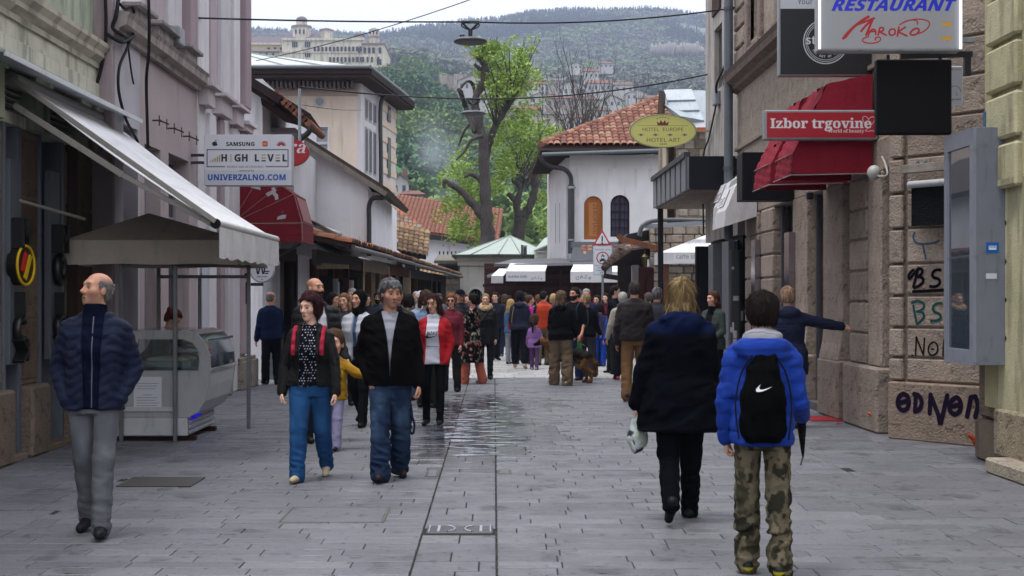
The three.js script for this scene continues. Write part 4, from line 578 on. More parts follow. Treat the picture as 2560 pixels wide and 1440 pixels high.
{
const b=thing('tile_roof_house','white house with clay tile roof, a boarded arch and an arched lattice window','house',V(4.2,0,-52)),d=50,W=M('plaster','#e8e7ea');
const x0=X(1424,d),x1=X(1655,53.5),ye=Y(388,d);
const a1=arch(X(1460,d),X(1507,d),Y(599,d),Y(490,d)),a2=arch(X(1526,d),X(1574,d),Y(592,d),Y(487,d));
part('wall',wallZ(d+0.35,0.35,rect(x0,x1,0,ye),[a1,a2]),W,b);
part('boarded_arch',wallZ(d+0.12,0.03,a1),M('wood','#b5713c',{sy:3}),b);
{const f=new THREE.PlaneGeometry(0.3,1.2).translate(X(1483,d),Y(548,d),-d-0.085);part('scrawl',f,print(0.3,1.2,200,(x,w,h)=>{blk(x,'#b0703f',0,0,w,h);txt(x,'ZEROPIANI',w*0.5,h/2,0.2,'#5a351f',{rot:Math.PI/2,style:'',sx:1.1});},{r:0.8}),b,true);}
part('lattice_window',[wallZ(d+0.14,0.06,a2,[arch(X(1530,d),X(1570,d),Y(588,d),Y(491,d))]),bx(X(1548,d),X(1552,d),Y(590,d),Y(490,d),d+0.08,d+0.14),...[510,530,550,570].map((py)=>bx(X(1529,d),X(1571,d),Y(py,d),Y(py-2.4,d),d+0.09,d+0.13)),...[1538,1561].map((p)=>bx(X(p,d),X(p+1.6,d),Y(590,d),Y(495,d),d+0.095,d+0.128))],M('wood','#43211f'),b);
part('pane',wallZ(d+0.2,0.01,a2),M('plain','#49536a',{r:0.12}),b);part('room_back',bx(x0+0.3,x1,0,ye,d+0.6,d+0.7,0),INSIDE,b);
part('window_sill',bx(X(1452,d),X(1582,d),Y(606,d),Y(600,d),d-0.08,d),W,b);
const q=V(X(1383,52.2),0,-52.2),p=V(x0,0,-d);part('wall',slab([V(q.x,0,q.z),V(p.x,0,p.z),V(p.x,ye,p.z),V(q.x,ye,q.z)],0.25),M('plaster','#cdccd0'),b);
for(const t of[0.3,0.55]){const a=q.clone().lerp(p,t);part('slit_window',bar(V(a.x-0.06,Y(608,51),a.z+0.14),V(a.x-0.06,Y(507,51),a.z+0.14),0.08,0.08),M('plain','#4b4a52'),b);}
part('wall',bx(q.x,q.x+0.3,0,ye,52.3,58,0),W,b);
const ev=6.85,ze=-d+0.9,slope=0.52,hx0=X(1352,49.1),zr=4.4;
part('soffit',slab([V(hx0,ev-0.06,ze),V(x1,ev-0.06,ze),V(x1,ev-0.06,-d-0.2),V(hx0+0.9,ev-0.06,-d-1.3)],0.08),M('wood','#5b5250'),b);
part('eave_corner',slab([V(hx0,ev-0.08,ze),V(X(1330,52),Y(430,52),-52.5),V(X(1385,52),Y(428,52),-52.4),V(x0,ev-0.25,-d+0.02)],0.08),M('wood','#3a2e2c'),b);
part('roof',slab([V(hx0,ev,ze),V(x1,ev,ze),V(x1,ev+zr*slope,ze-zr),V(hx0+(x1-hx0),ev+zr*slope,ze-zr)].slice(0,3),0.08),M('stone','#5d4038'),b);
part('roof',slab([V(hx0,ev,ze),V(x1,ev+zr*slope,ze-zr),V(hx0-0.2,ev-0.4,ze-8)],0.08),M('stone','#7d5545'),b);
const vv=V(0,slope,-1).normalize(),Wd=x1-hx0,Lh=Math.hypot(zr,zr*slope);
tiles(b,V(hx0,ev+0.06,ze+0.06),V(1,0,0),vv,Wd,Lh,0.232,0.3,'red',(a,h)=>h<Lh*a/Wd,300,rng(88));
for(let i=0;i<20;i++){const t=i/20,s=V(hx0,ev + 0.12,ze + 0.05).lerp(V(x1,ev + zr*slope + 0.12,ze - zr),t),e=V(hx0,ev + 0.12,ze + 0.05).lerp(V(x1,ev + zr*slope + 0.12,ze - zr),t + 0.058);part('hip_tile',rod(s,e,0.13,0.11,8),tileMats('red')[i%5],b);}
part('gutter',[rod(at(1355,386,49),at(1650,376,49),0.07)],M('metal','#5c666b'),b);
part('downpipe',[tube([at(1352,385,49),at(1356,402,49.1),at(1378,416,49.4),at(1412,424,49.6),at(1426,440,49.7),at(1428,465,49.75)],0.085,40),rod(at(1428,462,49.75),at(1428,634,49.75),0.12)],M('metal','#363438'),b);
part('pipe_clip',[rod(at(1428,472,49.75),at(1428,466,49.75),0.16),rod(at(1428,602,49.75),at(1428,598,49.75),0.14)],M('metal','#9a9a9e'),b);
}
{
const d=37,t=thing('traffic_sign','warning triangle above a pedestrian zone board on a steel pole','traffic sign',V(X(1506,d),0,-d)),x=(p)=>X(p,d),y=(p)=>Y(p,d);
part('pole',rod(V(x(1507),0,-d-0.05),V(x(1507),y(585),-d-0.05),0.032),M('metal','#9da3aa',{r:0.4,m:0.5}),t);
const tri=(s,z,th)=>{const c=y(600),r=(x(1525)-x(1484))/2*s;return new THREE.ExtrudeGeometry(shp([[-r,-r*0.58],[r,-r*0.58],[0,r*1.15]]),{depth:th,bevelEnabled:true,bevelSize:0.02,bevelThickness:0.002,bevelSegments:2}).translate(x(1505),c,-d+z);};
part('triangle',tri(1,0,0.02),M('plain','#b0202c',{r:0.35}),t);part('triangle_field',tri(0.68,0.024,0.004),M('plain','#dcdce2',{r:0.35}),t);
part('mark',[bx(x(1503.6),x(1506.8),y(604),y(590),d-0.036,d-0.03,0.002),new THREE.CylinderGeometry(0.022,0.022,0.006,12).rotateX(Math.PI/2).translate(x(1505.2),y(608),-d+0.034)],M('plain','#17171c'),t);
part('board',bx(x(1483),x(1530),y(688),y(615),d-0.02,d+0.02,0.008),M('metal','#c9ced6',{r:0.35}),t);
part('board_face',faceZ(x(1484),x(1529),y(687),y(616),d-0.024),print(0.47,0.75,700,(c)=>{blk(c,'#d3d8e0',0,0,45,71);c.strokeStyle='#8aa6c4';c.lineWidth=0.8;c.strokeRect(1,1,43,46);c.strokeRect(1,48,43,22);txt(c,'Pješačka zona',22.5,7.5,6.2,'#33404e',{style:''});c.strokeStyle='#b3242e';c.lineWidth=2.8;c.beginPath();c.arc(22.5,29,14.5,0,7);c.stroke();c.fillStyle='#2a3038';c.beginPath();c.arc(22.5,20,1.6,0,7);c.fill();blk(c,'#2a3038',20,22,6,2.4);c.beginPath();c.arc(19.8,25,1.6,0,7);c.arc(25.6,25,1.6,0,7);c.fill();blk(c,'#2a3038',15,33,15,4);blk(c,'#2a3038',18,30,9,3);blk(c,'#2a3038',16,37,3,2);blk(c,'#2a3038',26,37,3,2);txt(c,'Osim vozila',22.5,53,5.4,'#33404e',{style:''});txt(c,'snabdijevanja',22.5,59.5,5.2,'#33404e',{style:''});txt(c,'5-9 h',22.5,66,5.6,'#33404e');},{W:45,Hh:71,r:0.35}),t,true);
}
// ---------------------------------------------------------------- right side of the street
const WR=4.58;
{
const b=thing('yellow_building','pale yellow-green stuccoed building with banded joints at the right edge','building',V(5,0,-12)),yel=M('dirt','#cfc9a6'),W=4.78;
part('wall',wallX(W,0.5,[[5,0.55],[13.35,0.55],[13.35,9],[5,9]]),yel,b);
part('end_wall',bx(W+0.001,8,0.55,9,13.36,13.7,0),M('dirt','#c0b78f'),b);
for(let i=0;i<10;i++)part('stone_band',bx(W-0.07,W+0.3,2.62+i*0.46,2.62+i*0.46+0.41,12.72,13.5,0.025),M('dirt',i%2?'#d0caa8':'#cac3a0'),b);
part('plinth',[bx(W-0.06,W+0.3,0.12,0.56,5,13.3,0.02)],M('stone','#a99c86'),b);part('doorstep',bx(W-0.28,W+0.3,0,0.14,9,12.9,0.02),M('stone','#b3a99a'),b);
}
{
const b=thing('beige_building','beige rusticated stone building with shop openings and graffiti on its end wall','building',V(5.2,0,-20)),st=M('stone','#b3a398'),st2=M('stone','#a7988e'),W=WR,dd=(p)=>dep(p,W);
const A=V(W,0,-16.05),Bq=V(5.3,0,-15.1);
const across=(t)=>A.clone().lerp(Bq,t),n=V(Bq.z-A.z,0,A.x-Bq.x).normalize();if(n.z<0)n.negate();
const block=(t0,t1,y0,y1,out,name='stone_block',m=st)=>{const p=across(t0).addScaledVector(n,out-0.2),q=across(t1).addScaledVector(n,out-0.2);part(name,(()=>{const g=cbox(p.distanceTo(q),y1-y0,0.4,0.016);g.rotateY(-Math.atan2(q.z-p.z,q.x-p.x));return g.translate((p.x+q.x)/2,(y0+y1)/2,(p.z+q.z)/2);})(),m,b);};
const cA=across(-0.04).addScaledVector(n,-0.275),cB=across(1.2).addScaledVector(n,-0.275);part('end_core',slab([cA,cB,V(cB.x,9,cB.z),V(cA.x,9,cA.z)],0.5),M('stone','#83756a'),b);
block(-0.03,1.0,0,0.65,0.1,'plinth_block',M('stone','#a08e82'));
const rows=[0.67,0.94,1.28,1.64,2.0,2.4,2.8,3.2,3.62,4.04,4.46,4.9,5.3];for(let i=0;i<rows.length - 1;i++){block(-0.06,0.1,rows[i],rows[i + 1]- 0.03,0.03,'stone_block',i%2?st:st2);block(0.13,1,rows[i],rows[i+1]-0.022,0.0,'stone_block',i%2?st2:st);}
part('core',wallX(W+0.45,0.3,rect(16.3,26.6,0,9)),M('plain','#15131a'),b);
part('upper_wall',wallX(W+0.02,0.4,rect(16.2,26.6,3.5,9.5),[[18.3,19.4,6.2,8.4],[21.4,22.5,6.2,8.4],[24.2,25.2,6.2,8.4]]),M('stone','#b7a99b'),b);
const pier=(p0,p1,kind)=>{const a=dd(p0),c=dd(p1);const d0=Math.min(a,c),d1=Math.max(a,c);
part('pier_foot',bx(W-0.1,W+0.4,0,0.78,d0-0.05,d1+0.05,0.03),st2,b);
if(kind===2)part('pilaster',bx(W-0.03,W+0.35,0.78,3.1,d0,d1,0.02),st,b);else if(kind){const w=d1-d0;part('pilaster',new THREE.ExtrudeGeometry(shp([[W-0.08,0.78],[W+0.35,0.78],[W+0.35,3.1],[W-0.02,3.1],[W-0.02,1.15],[W-0.035,1.0],[W-0.065,0.88]]),{depth:w,bevelEnabled:true,bevelSize:0.012,bevelThickness:0.012,bevelOffset:-0.012,bevelSegments:1}).translate(0,0,-d1),st,b);}
else{part('pier_core',bx(W + 0.005,W + 0.4,0.78,3.1,d0 + 0.01,d1 - 0.01,0),st2,b);for(let i=0;i<6;i++)part('stone_block',bx(W-0.025,W+0.3,0.79+i*0.385,0.79+i*0.385+0.365,d0,d1,0.02),i%2?st:st2,b);}};
pier(2208,2176,2);pier(2170,2128,0);pier(2108,2062,1);pier(2020,1985,1);pier(1935,1905,0);pier(1897,1866,0);
part('lintel',bx(W+0.0,W+0.4,3.1,3.5,16.2,26.6,0.02),st,b);
for(const[p,q]of[[2128,2110],[2062,2022],[1985,1937],[1904,1898]]){const d1=dd(p),d2=dd(q);const w=part('shop_window',[bx(W+0.1,W+0.16,0.12,3.1,d1,d1+0.06),bx(W+0.1,W+0.16,0.12,3.1,d2-0.06,d2)],M('metal','#4b4a52'),b);part('pane',bx(W+0.2,W+0.22,0.2,3.08,d1+0.06,d2-0.06,0),DARKGLASS,w);part('doorstep',bx(W-0.02,W+0.3,0,0.12,d1,d2,0.01),M('stone','#6c6a70'),b);}
part('cornice',sweepX([[W+0.02,5.45],[W-0.1,5.5],[W-0.12,5.56],[W-0.24,5.62],[W-0.26,5.72],[W-0.3,5.78],[W+0.02,5.84]],16.1,26.65),M('stone','#8b7d74'),b);
part('string_course',bx(W-0.04,W+0.1,4.36,4.42,16.2,26.6),st2,b);
for(const[a,c]of[[18.3,19.4],[21.4,22.5],[24.2,25.2]]){part('window_frame',[bx(W-0.06,W+0.1,6.0,8.5,a-0.22,a,0.02),bx(W-0.06,W+0.1,6.0,8.5,c,c+0.22,0.02),bx(W-0.1,W+0.1,5.9,6.05,a-0.25,c+0.25,0.02)],M('stone','#a0908a'),b);part('pane',bx(W + 0.2,W + 0.22,6.1,8.4,a,c,0),DARKGLASS,b);}
for(let i=0;i<9;i++)part('stone_block',bx(W-0.05,W+0.1,5.9+i*0.36,6.22+i*0.36,25.6,26.6,0.025),i%2?st:st2,b);
const paint=(name,t0,t1,y0,y1,draw,out,W2=200)=>{const p=across(t0).addScaledVector(n,out),q=across(t1).addScaledVector(n,out),w=p.distanceTo(q);const c=document.createElement('canvas');c.width=W2*2;c.height=Math.round(W2*2*(y1-y0)/w);const x=c.getContext('2d');x.scale(2,2);draw(x,W2,c.height/2);const tx=new THREE.CanvasTexture(c);tx.colorSpace=THREE.SRGBColorSpace;const m=new THREE.MeshPhysicalMaterial({map:tx,transparent:true,roughness:0.9,specularIntensity:0.1,side:THREE.DoubleSide,name:'spray paint'});part(name,face(V(p.x,y0,p.z),V(q.x,y0,q.z),V(q.x,y1,q.z),V(p.x,y1,p.z)),m,b,true);};
const stroke=(x,col,w,...paths)=>{x.strokeStyle=col;x.lineWidth=w;x.lineCap=x.lineJoin='round';for(const s of paths)x.stroke(new Path2D(s));};
paint('graffiti',0.05,1.0,0.2,0.62,(x,w,h)=>stroke(x,'#1c1226',10,'M22 18 C6 22 4 46 20 50 C36 52 42 26 28 19 C26 18 24 18 22 18 M14 36 L30 32','M52 18 L50 50 C66 50 72 24 56 18 L48 17','M84 52 L86 16 L104 54 L108 74 L124 16','M140 20 C124 28 126 52 142 50 C158 46 158 20 144 18 M134 36 L150 32','M168 52 L176 16 L186 14 L192 30 L186 52'),0.105);
paint('graffiti',0.1,0.64,1.62,1.98,(x,w,h)=>stroke(x,'#100d12',11,'M40 20 C20 30 14 50 26 50 L60 16 L40 78 M60 16 C84 12 84 36 56 44 C92 42 90 72 44 82','M150 22 C120 14 104 46 134 50 C160 54 150 86 110 78','M40 96 L190 90'),0.006);
paint('graffiti',0.15,0.64,1.27,1.6,(x)=>stroke(x,'#17474a',10,'M18 18 C40 8 60 12 70 22 C80 36 60 50 40 52 C80 50 84 76 40 100 L30 60 L24 30','M150 20 C110 16 100 50 130 56 C160 64 150 92 104 86'),0.006);
paint('graffiti',0.16,0.64,0.92,1.22,(x)=>stroke(x,'#141014',7,'M14 92 L16 94','M30 92 L34 20 L66 90 L72 24','M110 40 C80 50 84 92 110 90 C140 84 140 40 112 38 M104 66 L114 66','M160 30 L156 90 M156 60 L186 40'),0.006);
paint('graffiti',0.14,0.55,2.02,2.36,(x)=>stroke(x,'#3d5568',9,'M40 10 C20 30 40 60 70 62 C120 66 160 60 170 50 M84 62 L100 130'),0.006);
paint('graffiti',0.18,0.6,3.02,3.16,(x)=>stroke(x,'#4a6f86',6,'M10 40 L40 10 L50 40 L80 12 L90 40 L130 30 L170 34'),0.006);
const sh=thing('awning_case','rusty white awning case with a rolled blind above the graffiti','awning case',across(0.7).setY(3));const wp=(t,y,o)=>across(t).addScaledVector(n,o).setY(y);
part('case',bar(wp(0.2,3.04,0.15),wp(1.1,3.04,0.15),0.12,0.09),M('dirt','#b3aaa2'),sh);part('roller',rod(wp(0.28,2.86,0.2),wp(1.1,2.86,0.2),0.04),M('metal','#b9babd'),sh);
solo('black_cloth','black cloth panel with ring mark hanging behind the display cabinet','cloth',slab([wp(0.3,2.4,0.18),wp(0.8,2.4,0.18),wp(0.8,2.84,0.18),wp(0.3,2.84,0.18)],0.02),M('cloth','#0c0c11'));
const lamp=thing('wall_lamp','small white dome lamp on a curved arm below the red awning','lamp',at(2190,430,16.6));part('shade',new THREE.SphereGeometry(0.09,16,10).scale(0.9,1,0.9).translate(...at(2185,432,16.4).toArray()),M('metal','#b5b3ae'),lamp);part('arm',tube([at(2185,436,16.4),at(2200,441,16.3),at(2218,438,16.2),at(2213,410,16.3),at(2205,392,16.4)],0.014),M('metal','#a5a39e'),lamp);
}
{
const b=thing('stone_stub','low stained stone block in the recess left of the yellow building','wall',V(5,0,-14.5));
part('upper_block',bx(4.88,5.8,1.05,3,13.7,14.1,0.03),M('dirt','#6f6456'),b);part('block',bx(4.82,5.8,0.42,1.04,13.5,14.0,0.03),M('stone','#87786a'),b);part('plinth',bx(4.78,5.8,0,0.41,13.4,14.0,0.03),M('dirt','#7d6f63'),b);
}
{
const b=thing('display_cabinet','tall grey metal display cabinet with a glass front fixed to the yellow building','display cabinet',V(4.6,1,-13.5)),g=M('metal','#767a86',{r:0.4});
const d1=13.15,d2=14.0,x1=4.5,x2=4.8,y1=0.97,y2=3.2;
part('case',[bx(x1+0.012,x2,y1,y2,d1,d1+0.03,0.004),bx(x1+0.012,x2,y1,y2,d2-0.03,d2,0.004),bx(x1+0.012,x2,y1,y1+0.03,d1+0.03,d2-0.03,0.004),bx(x1+0.012,x2,y2-0.03,y2,d1+0.03,d2-0.03,0.004),bx(x2-0.03,x2,y1+0.03,y2-0.03,d1+0.03,d2-0.03,0)],g,b);
part('door_frame',wallX(x1-0.02,0.032,rect(d1,d2,y1,y2),[[d1+0.1,d2-0.1,y1+0.14,y2-0.16]]),M('metal','#868a96',{r:0.4}),b);
part('pane',bx(x1,x1+0.006,y1+0.14,y2-0.16,d1+0.1,d2-0.1,0),new THREE.MeshPhysicalMaterial({color:0x3a424c,roughness:0.02,metalness:0.0,specularIntensity:1,ior:2.6,name:'cabinet glass'}),b);
for(let i=0;i<6;i++)part('hinge',new THREE.ConeGeometry(0.03,0.06,4).rotateZ(-Math.PI/2).translate(x2+0.01,y1+0.25+i*0.36,-d1+0.01),M('plain','#16161a'),b);
part('sticker',[bx(4.6,4.72,2.02,2.12,d1-0.003,d1,0)],M('plain','#1f5ba8'),b);part('label_plate',bx(4.6,4.7,1.78,1.83,d1-0.003,d1,0),M('plain','#c6c9d0'),b);
part('sticker_print',faceZ(4.625,4.695,2.05,2.09,d1-0.005),print(0.07,0.04,1200,(x,w,h)=>{blk(x,'#cfd8e4',0,0,w,h);txt(x,'GSE',w/2,h/2,0.034,'#2a63ab');}),b,true);
part('strap',bx(4.62,4.64,3.2,3.36,d1+0.1,d1+0.14),M('plain','#46647c'),b);
}
{
const K=M('metal','#2a2a30');
let d=13.8,t=thing('restaurant_sign','grey lightbox sign with blue RESTAURANT and red script','sign',at(2225,60,d));const box=(p0,p1,q0,q1,dd,m,th=0.16)=>bx(X(p0,dd),X(p1,dd),Y(q1,dd),Y(q0,dd),dd,dd+th,0.012);
part('box',box(2045,2404,-60,128,d),M('metal','#9c9ea4',{r:0.4}),t);
part('face',faceZ(X(2053,d),X(2396,d),Y(122,d),Y(-54,d),d-0.004),print(1.346,0.69,560,(x)=>{
blk(x,'#9b9da4',0,0,343,176);txt(x,'RESTAURANT',176,67,40,'#1c2ccc',{style:'italic bold',sx:1.22,skew:-0.1,stroke:1.6});
x.strokeStyle='#ac1c26';x.lineCap=x.lineJoin='round';const s=(w,p)=>{x.lineWidth=w*1.35;x.stroke(new Path2D(p));};
s(5,'M55 150 C70 130 92 110 118 96');s(4,'M60 148 L84 118 M84 118 L132 100 M100 132 C110 118 122 108 128 104 L112 142');s(3.2,'M118 142 C122 124 138 122 136 140 M120 134 L136 132 M142 142 L146 124 C160 120 158 132 146 134 L162 142');s(3.2,'M170 138 C166 124 190 122 184 138 C180 144 172 144 170 138 M194 122 L190 144 M210 122 L192 134 L214 144');s(3.4,'M226 132 C216 140 228 146 240 138 C252 126 236 120 226 132');s(2.4,'M118 146 C100 150 96 158 116 162 C136 164 150 158 148 150 C146 144 130 148 136 154');s(2.4,'M196 116 C214 104 246 96 268 108 C276 118 262 132 244 138 M206 110 C226 100 246 104 240 114');
x.fillStyle='#d79a1e';for(const y of[115,150]){x.beginPath();for(const[a,c]of[[0,-3],[14,-3],[14,-8],[28,0],[14,8],[14,3],[0,3]])x.lineTo(300+a,y+c);x.fill();}
},{W:343,Hh:176,r:0.4}),t,true);
part('light_tube',[rod(at(2049,-60,d-0.02),at(2049,122,d-0.02),0.012),rod(at(2402,-60,d-0.02),at(2402,122,d-0.02),0.012)],new THREE.MeshStandardMaterial({color:0xffffff,emissive:0xf0f4ff,emissiveIntensity:0.8,name:'lit tube'}),t);
part('bracket',[bar(at(2404,100,d+0.08),at(2436,100,d+0.08),0.05)],M('metal','#8f9094'),t);
d=17.1;t=thing('cafe_banner','black projecting sign with round white coffee emblem behind the restaurant sign','sign',at(2060,100,d));
part('box',box(1947,2182,-90,190,d,0,0.12),M('metal','#8c8e94',{r:0.4}),t);
part('face',faceZ(X(1951,d),X(2179,d),Y(186,d),Y(-86,d),d-0.004),print(1.11,1.32,420,(x)=>{blk(x,'#14151c',0,0,228,272);blk(x,'#b9bcc4',0,0,228,108);txt(x,'Your',62,90,18,'#2c2c34',{style:''});x.strokeStyle='#b9bac2';for(const[r,w]of[[55,3],[50,1.6],[46,1.6]]){x.lineWidth=w;x.beginPath();x.arc(113,190,r,0,7);x.stroke();}txt(x,'st',76,186,30,'#c6c7ce');for(let i=0;i<14;i++){const a=-0.95 + i*0.145;x.save();x.translate(113 + Math.sin(a)*38,190 + Math.cos(a)*38);x.rotate(-a);txt(x,'THE ART OF COF'[i],0,0,8,'#c6c7ce');x.restore();}},{W:228,Hh:272,r:0.45}),t,true);
part('bracket',[bar(at(2182,60,d+0.06),V(4.62,Y(60,d),-d-0.06),0.04)],K,t);
part('spring_stay',[bar(at(2182,150,d+0.03),at(2186,190,d+0.03),0.02)],M('metal','#9a9a9e'),t);
d=16.8;t=thing('red_shop_sign','red rectangular projecting sign reading Izbor trgovine','sign',at(2055,312,d));
part('box',box(1911,2195,275,349,d),M('metal','#8e8f95',{r:0.4}),t);
part('face',faceZ(X(1917,d),X(2190,d),Y(344,d),Y(281,d),d-0.004),print(1.3,0.3,560,(x)=>{blk(x,'#a3182a',0,0,273,63);txt(x,'Izbor trgovine',8,27,33,'#d9d6da',{font:'serif',align:'left',sx:1.06,stroke:0.8});txt(x,'World of beauty',198,46,11.5,'#d9d6da',{font:'serif',sx:0.95});x.strokeStyle='#d9d6da';x.lineWidth=1.4;x.stroke(new Path2D('M246 30 C230 8 248 4 254 18 C262 4 280 12 262 30 C256 38 248 42 246 46 C256 50 264 42 268 48'));},{W:273,Hh:63,r:0.4}),t,true);
d=14.1;t=thing('black_sign','blank matt black square sign board hanging under the restaurant sign','sign',at(2285,240,d));
part('board',box(2192,2380,148,336,d,0,0.1),M('plain','#100f13',{r:0.7}),t);
part('bracket',[bar(at(2250,140,d+0.05),at(2430,135,d+0.05),0.05,0.06),bar(at(2418,130,d+0.05),at(2418,190,d+0.05),0.06),bar(at(2220,137,d+0.05),at(2220,150,d+0.05),0.03),bar(at(2350,137,d+0.05),at(2350,150,d+0.05),0.03)],K,t);
d=14.3;t=thing('small_white_sign','narrow white sign partly hidden behind the blank black board','sign',at(2395,210,d));part('board',box(2368,2408,165,262,d+0.2,0,0.06),M('metal','#aeb1ba',{r:0.4}),t);part('face',faceZ(X(2370,d+0.19),X(2406,d+0.19),Y(258,d),Y(169,d),d+0.195),print(0.15,0.36,500,(x,w,h)=>{blk(x,'#b6b9c4',0,0,w,h);x.strokeStyle='#4a4d58';x.lineWidth=0.005;x.beginPath();x.arc(w*0.5,h*0.6,0.06,Math.PI,0);x.stroke();txt(x,'L',w*0.6,h*0.7,0.05,'#4a4d58',{style:''});txt(x,'regionali',w*0.5,h*0.84,0.03,'#4a4d58');}),t,true);
}
{
const mk=(name,label,d1,d2,xo,yt,ym,yb)=>{const t=thing(name,label,'awning',V(4.5,yb,-(d1+d2)/2)),red=M('cloth','#8e1c30',{b:0.015,r:0.8}),P=[[4.56,yt],[xo + 0.42,yt - 0.12],[xo + 0.14,ym + 0.28],[xo,ym],[xo - 0.03,yb]];
for(let i=0;i<4;i++){const[a,c]=[P[i],P[i + 1]];const g=[],id=[],nu=8,nv=16;for(let u=0;u<=nu;u++)for(let v=0;v<=nv;v++){const w=0.012*Math.sin(v*1.1 + i*2)+ 0.01*Math.sin(u*2 + v*0.6);g.push(mixf(a[0],c[0],u/nu)- w*0.8,mixf(a[1],c[1],u/nu)+ w*0.5,-mixf(d1,d2,v/nv));}for(let u=0;u<nu;u++)for(let v=0;v<nv;v++){const q=u*(nv + 1)+ v;id.push(q,q + 1,q + nv + 2,q,q + nv + 2,q + nv + 1);}part(i===3?'valance':'canopy',raw(g,id),red,t);}
for(const d of[d1,d2])part('side_panel',wallZ(d+0.006,0.012,[[4.56,yb+0.02],[xo-0.02,yb+0.02],...P.slice(1,4).reverse(),[4.56,yt]]),red,t);
part('piping',[bar(V(xo-0.03,yb,-d1+0.01),V(xo-0.03,yb,-d2),0.014),bar(V(xo-0.03,yb,-d1+0.01),V(4.5,yb+0.02,-d1+0.01),0.014),bar(V(xo-0.01,ym,-d1+0.02),V(xo-0.01,ym,-d2),0.01)],M('cloth','#a9969a'),t);part('frame',[bar(V(4.55,ym-0.1,-d1-0.1),V(xo+0.02,ym-0.1,-d1-0.1),0.03),bar(V(xo+0.02,yb+0.05,-d1-0.05),V(xo+0.02,yb+0.05,-d2+0.05),0.03)],M('metal','#44444a'),t);};
mk('red_awning','nearer crimson shop awning with drop valance behind the red sign',16.95,17.95,3.6,4.3,3.34,3.08);mk('red_awning','farther crimson shop awning showing left of the nearer one',18.15,19.3,3.58,4.3,3.34,3.06);
}
{
const k=M('plain','#0d0d13',{r:0.5}),t=thing('black_canopy','deep black flat canopy box between the crimson and white awnings','canopy',V(4.2,3,-23));part('box',bx(X(1856,21.4),4.57,Y(500,21.4),Y(380,21.4),21.4,21.9,0.01),k,t);part('lamp',bx(X(2018,20),X(2034,20),Y(498,20),Y(478,20),20,20.1,0.02),M('metal','#1e2026'),t);
const mk=(label,d1,d2,xo,yt,ym,yb)=>{const q=thing('white_awning',label,'awning',V(4.3,yb,-(d1+d2)/2)),w=M('cloth','#d6d4d6',{b:0.012}),P=[[4.56,yt],[xo + 0.42,yt - 0.03],[xo + 0.2,yt - 0.17],[xo + 0.07,ym + 0.1],[xo + 0.02,ym],[xo,yb]];for(let i=0;i<5;i++)part(i===4?'valance':'canopy',slab([V(P[i][0],P[i][1],-d1),V(P[i+1][0],P[i+1][1],-d1),V(P[i+1][0],P[i+1][1],-d2),V(P[i][0],P[i][1],-d2)],0.012),w,q);for(const d of[d1,d2]){part('side_panel',wallZ(d+0.006,0.012,[[4.56,ym-0.1],...P.slice(1).reverse(),[4.56,yt]]),w,q);}part('lettering',face(V(P[2][0],P[2][1],-d1-0.5),V(P[2][0],P[2][1],-d1-1.2),V(P[3][0],P[3][1],-d1-1.2),V(P[3][0],P[3][1],-d1-0.5)).translate(-0.02,0.008,0),print(0.7,0.4,100,(x,a,c)=>{blk(x,'#d6d4d6',0,0,a,c);txt(x,'CAFE',a/2,c/2,0.24,'#55555d');}),q,true);};
mk('nearer white shop awning with rounded front beside the black canopy',24.4,25.4,X(1812,24.4),3.72,3.12,2.84);mk('farther white shop awning next to the dark doorway',25.7,26.6,X(1782,26.6),3.9,3.3,2.88);
const ds=thing('dark_doorway','dark shop doorway with grey metal jambs under the white awnings','doorway',V(4.5,0,-28));part('jamb',[bx(4.5,4.62,0,2.7,27.0,27.8),bx(4.45,4.62,0,2.7,28.6,29.2)],M('metal','#6e7178'),ds);part('door',bx(4.62,4.66,0,2.7,26.7,30,0),DARKGLASS,ds);part('jamb',bx(4.3,4.6,0,2.7,29.9,30.1),M('plain','#101014'),ds);
solo('poster_column','pillar covered with torn black and white posters','pillar',[new THREE.CylinderGeometry(0.14,0.14,2.5,14).translate(4.56,1.25,-26.3)],print(0.9,2.5,100,(x,w,h)=>{blk(x,'#141317',0,0,w,h);const r=rng(3);for(let i=0;i<40;i++)blk(x,r()>0.5?'#8e8a90':'#2a282c',r()*w,r()*h,0.05+r()*0.12,0.03+r()*0.2);blk(x,'#8f8a2a',0.1,1.1,0.3,0.08);}),null,true);
for(const[p,l]of[[1890,'leaning mirror pillar strip beside the block pier'],[1975,'upright reflective shop panel behind the arm of the navy coat woman']]){const d=dep(p,4.5);solo('mirror_panel',l,'panel',bx(4.46,4.56,0.2,2.6,d-0.1,d+0.25),M('metal','#a29ca6',{r:0.12,m:0.9}));}
}
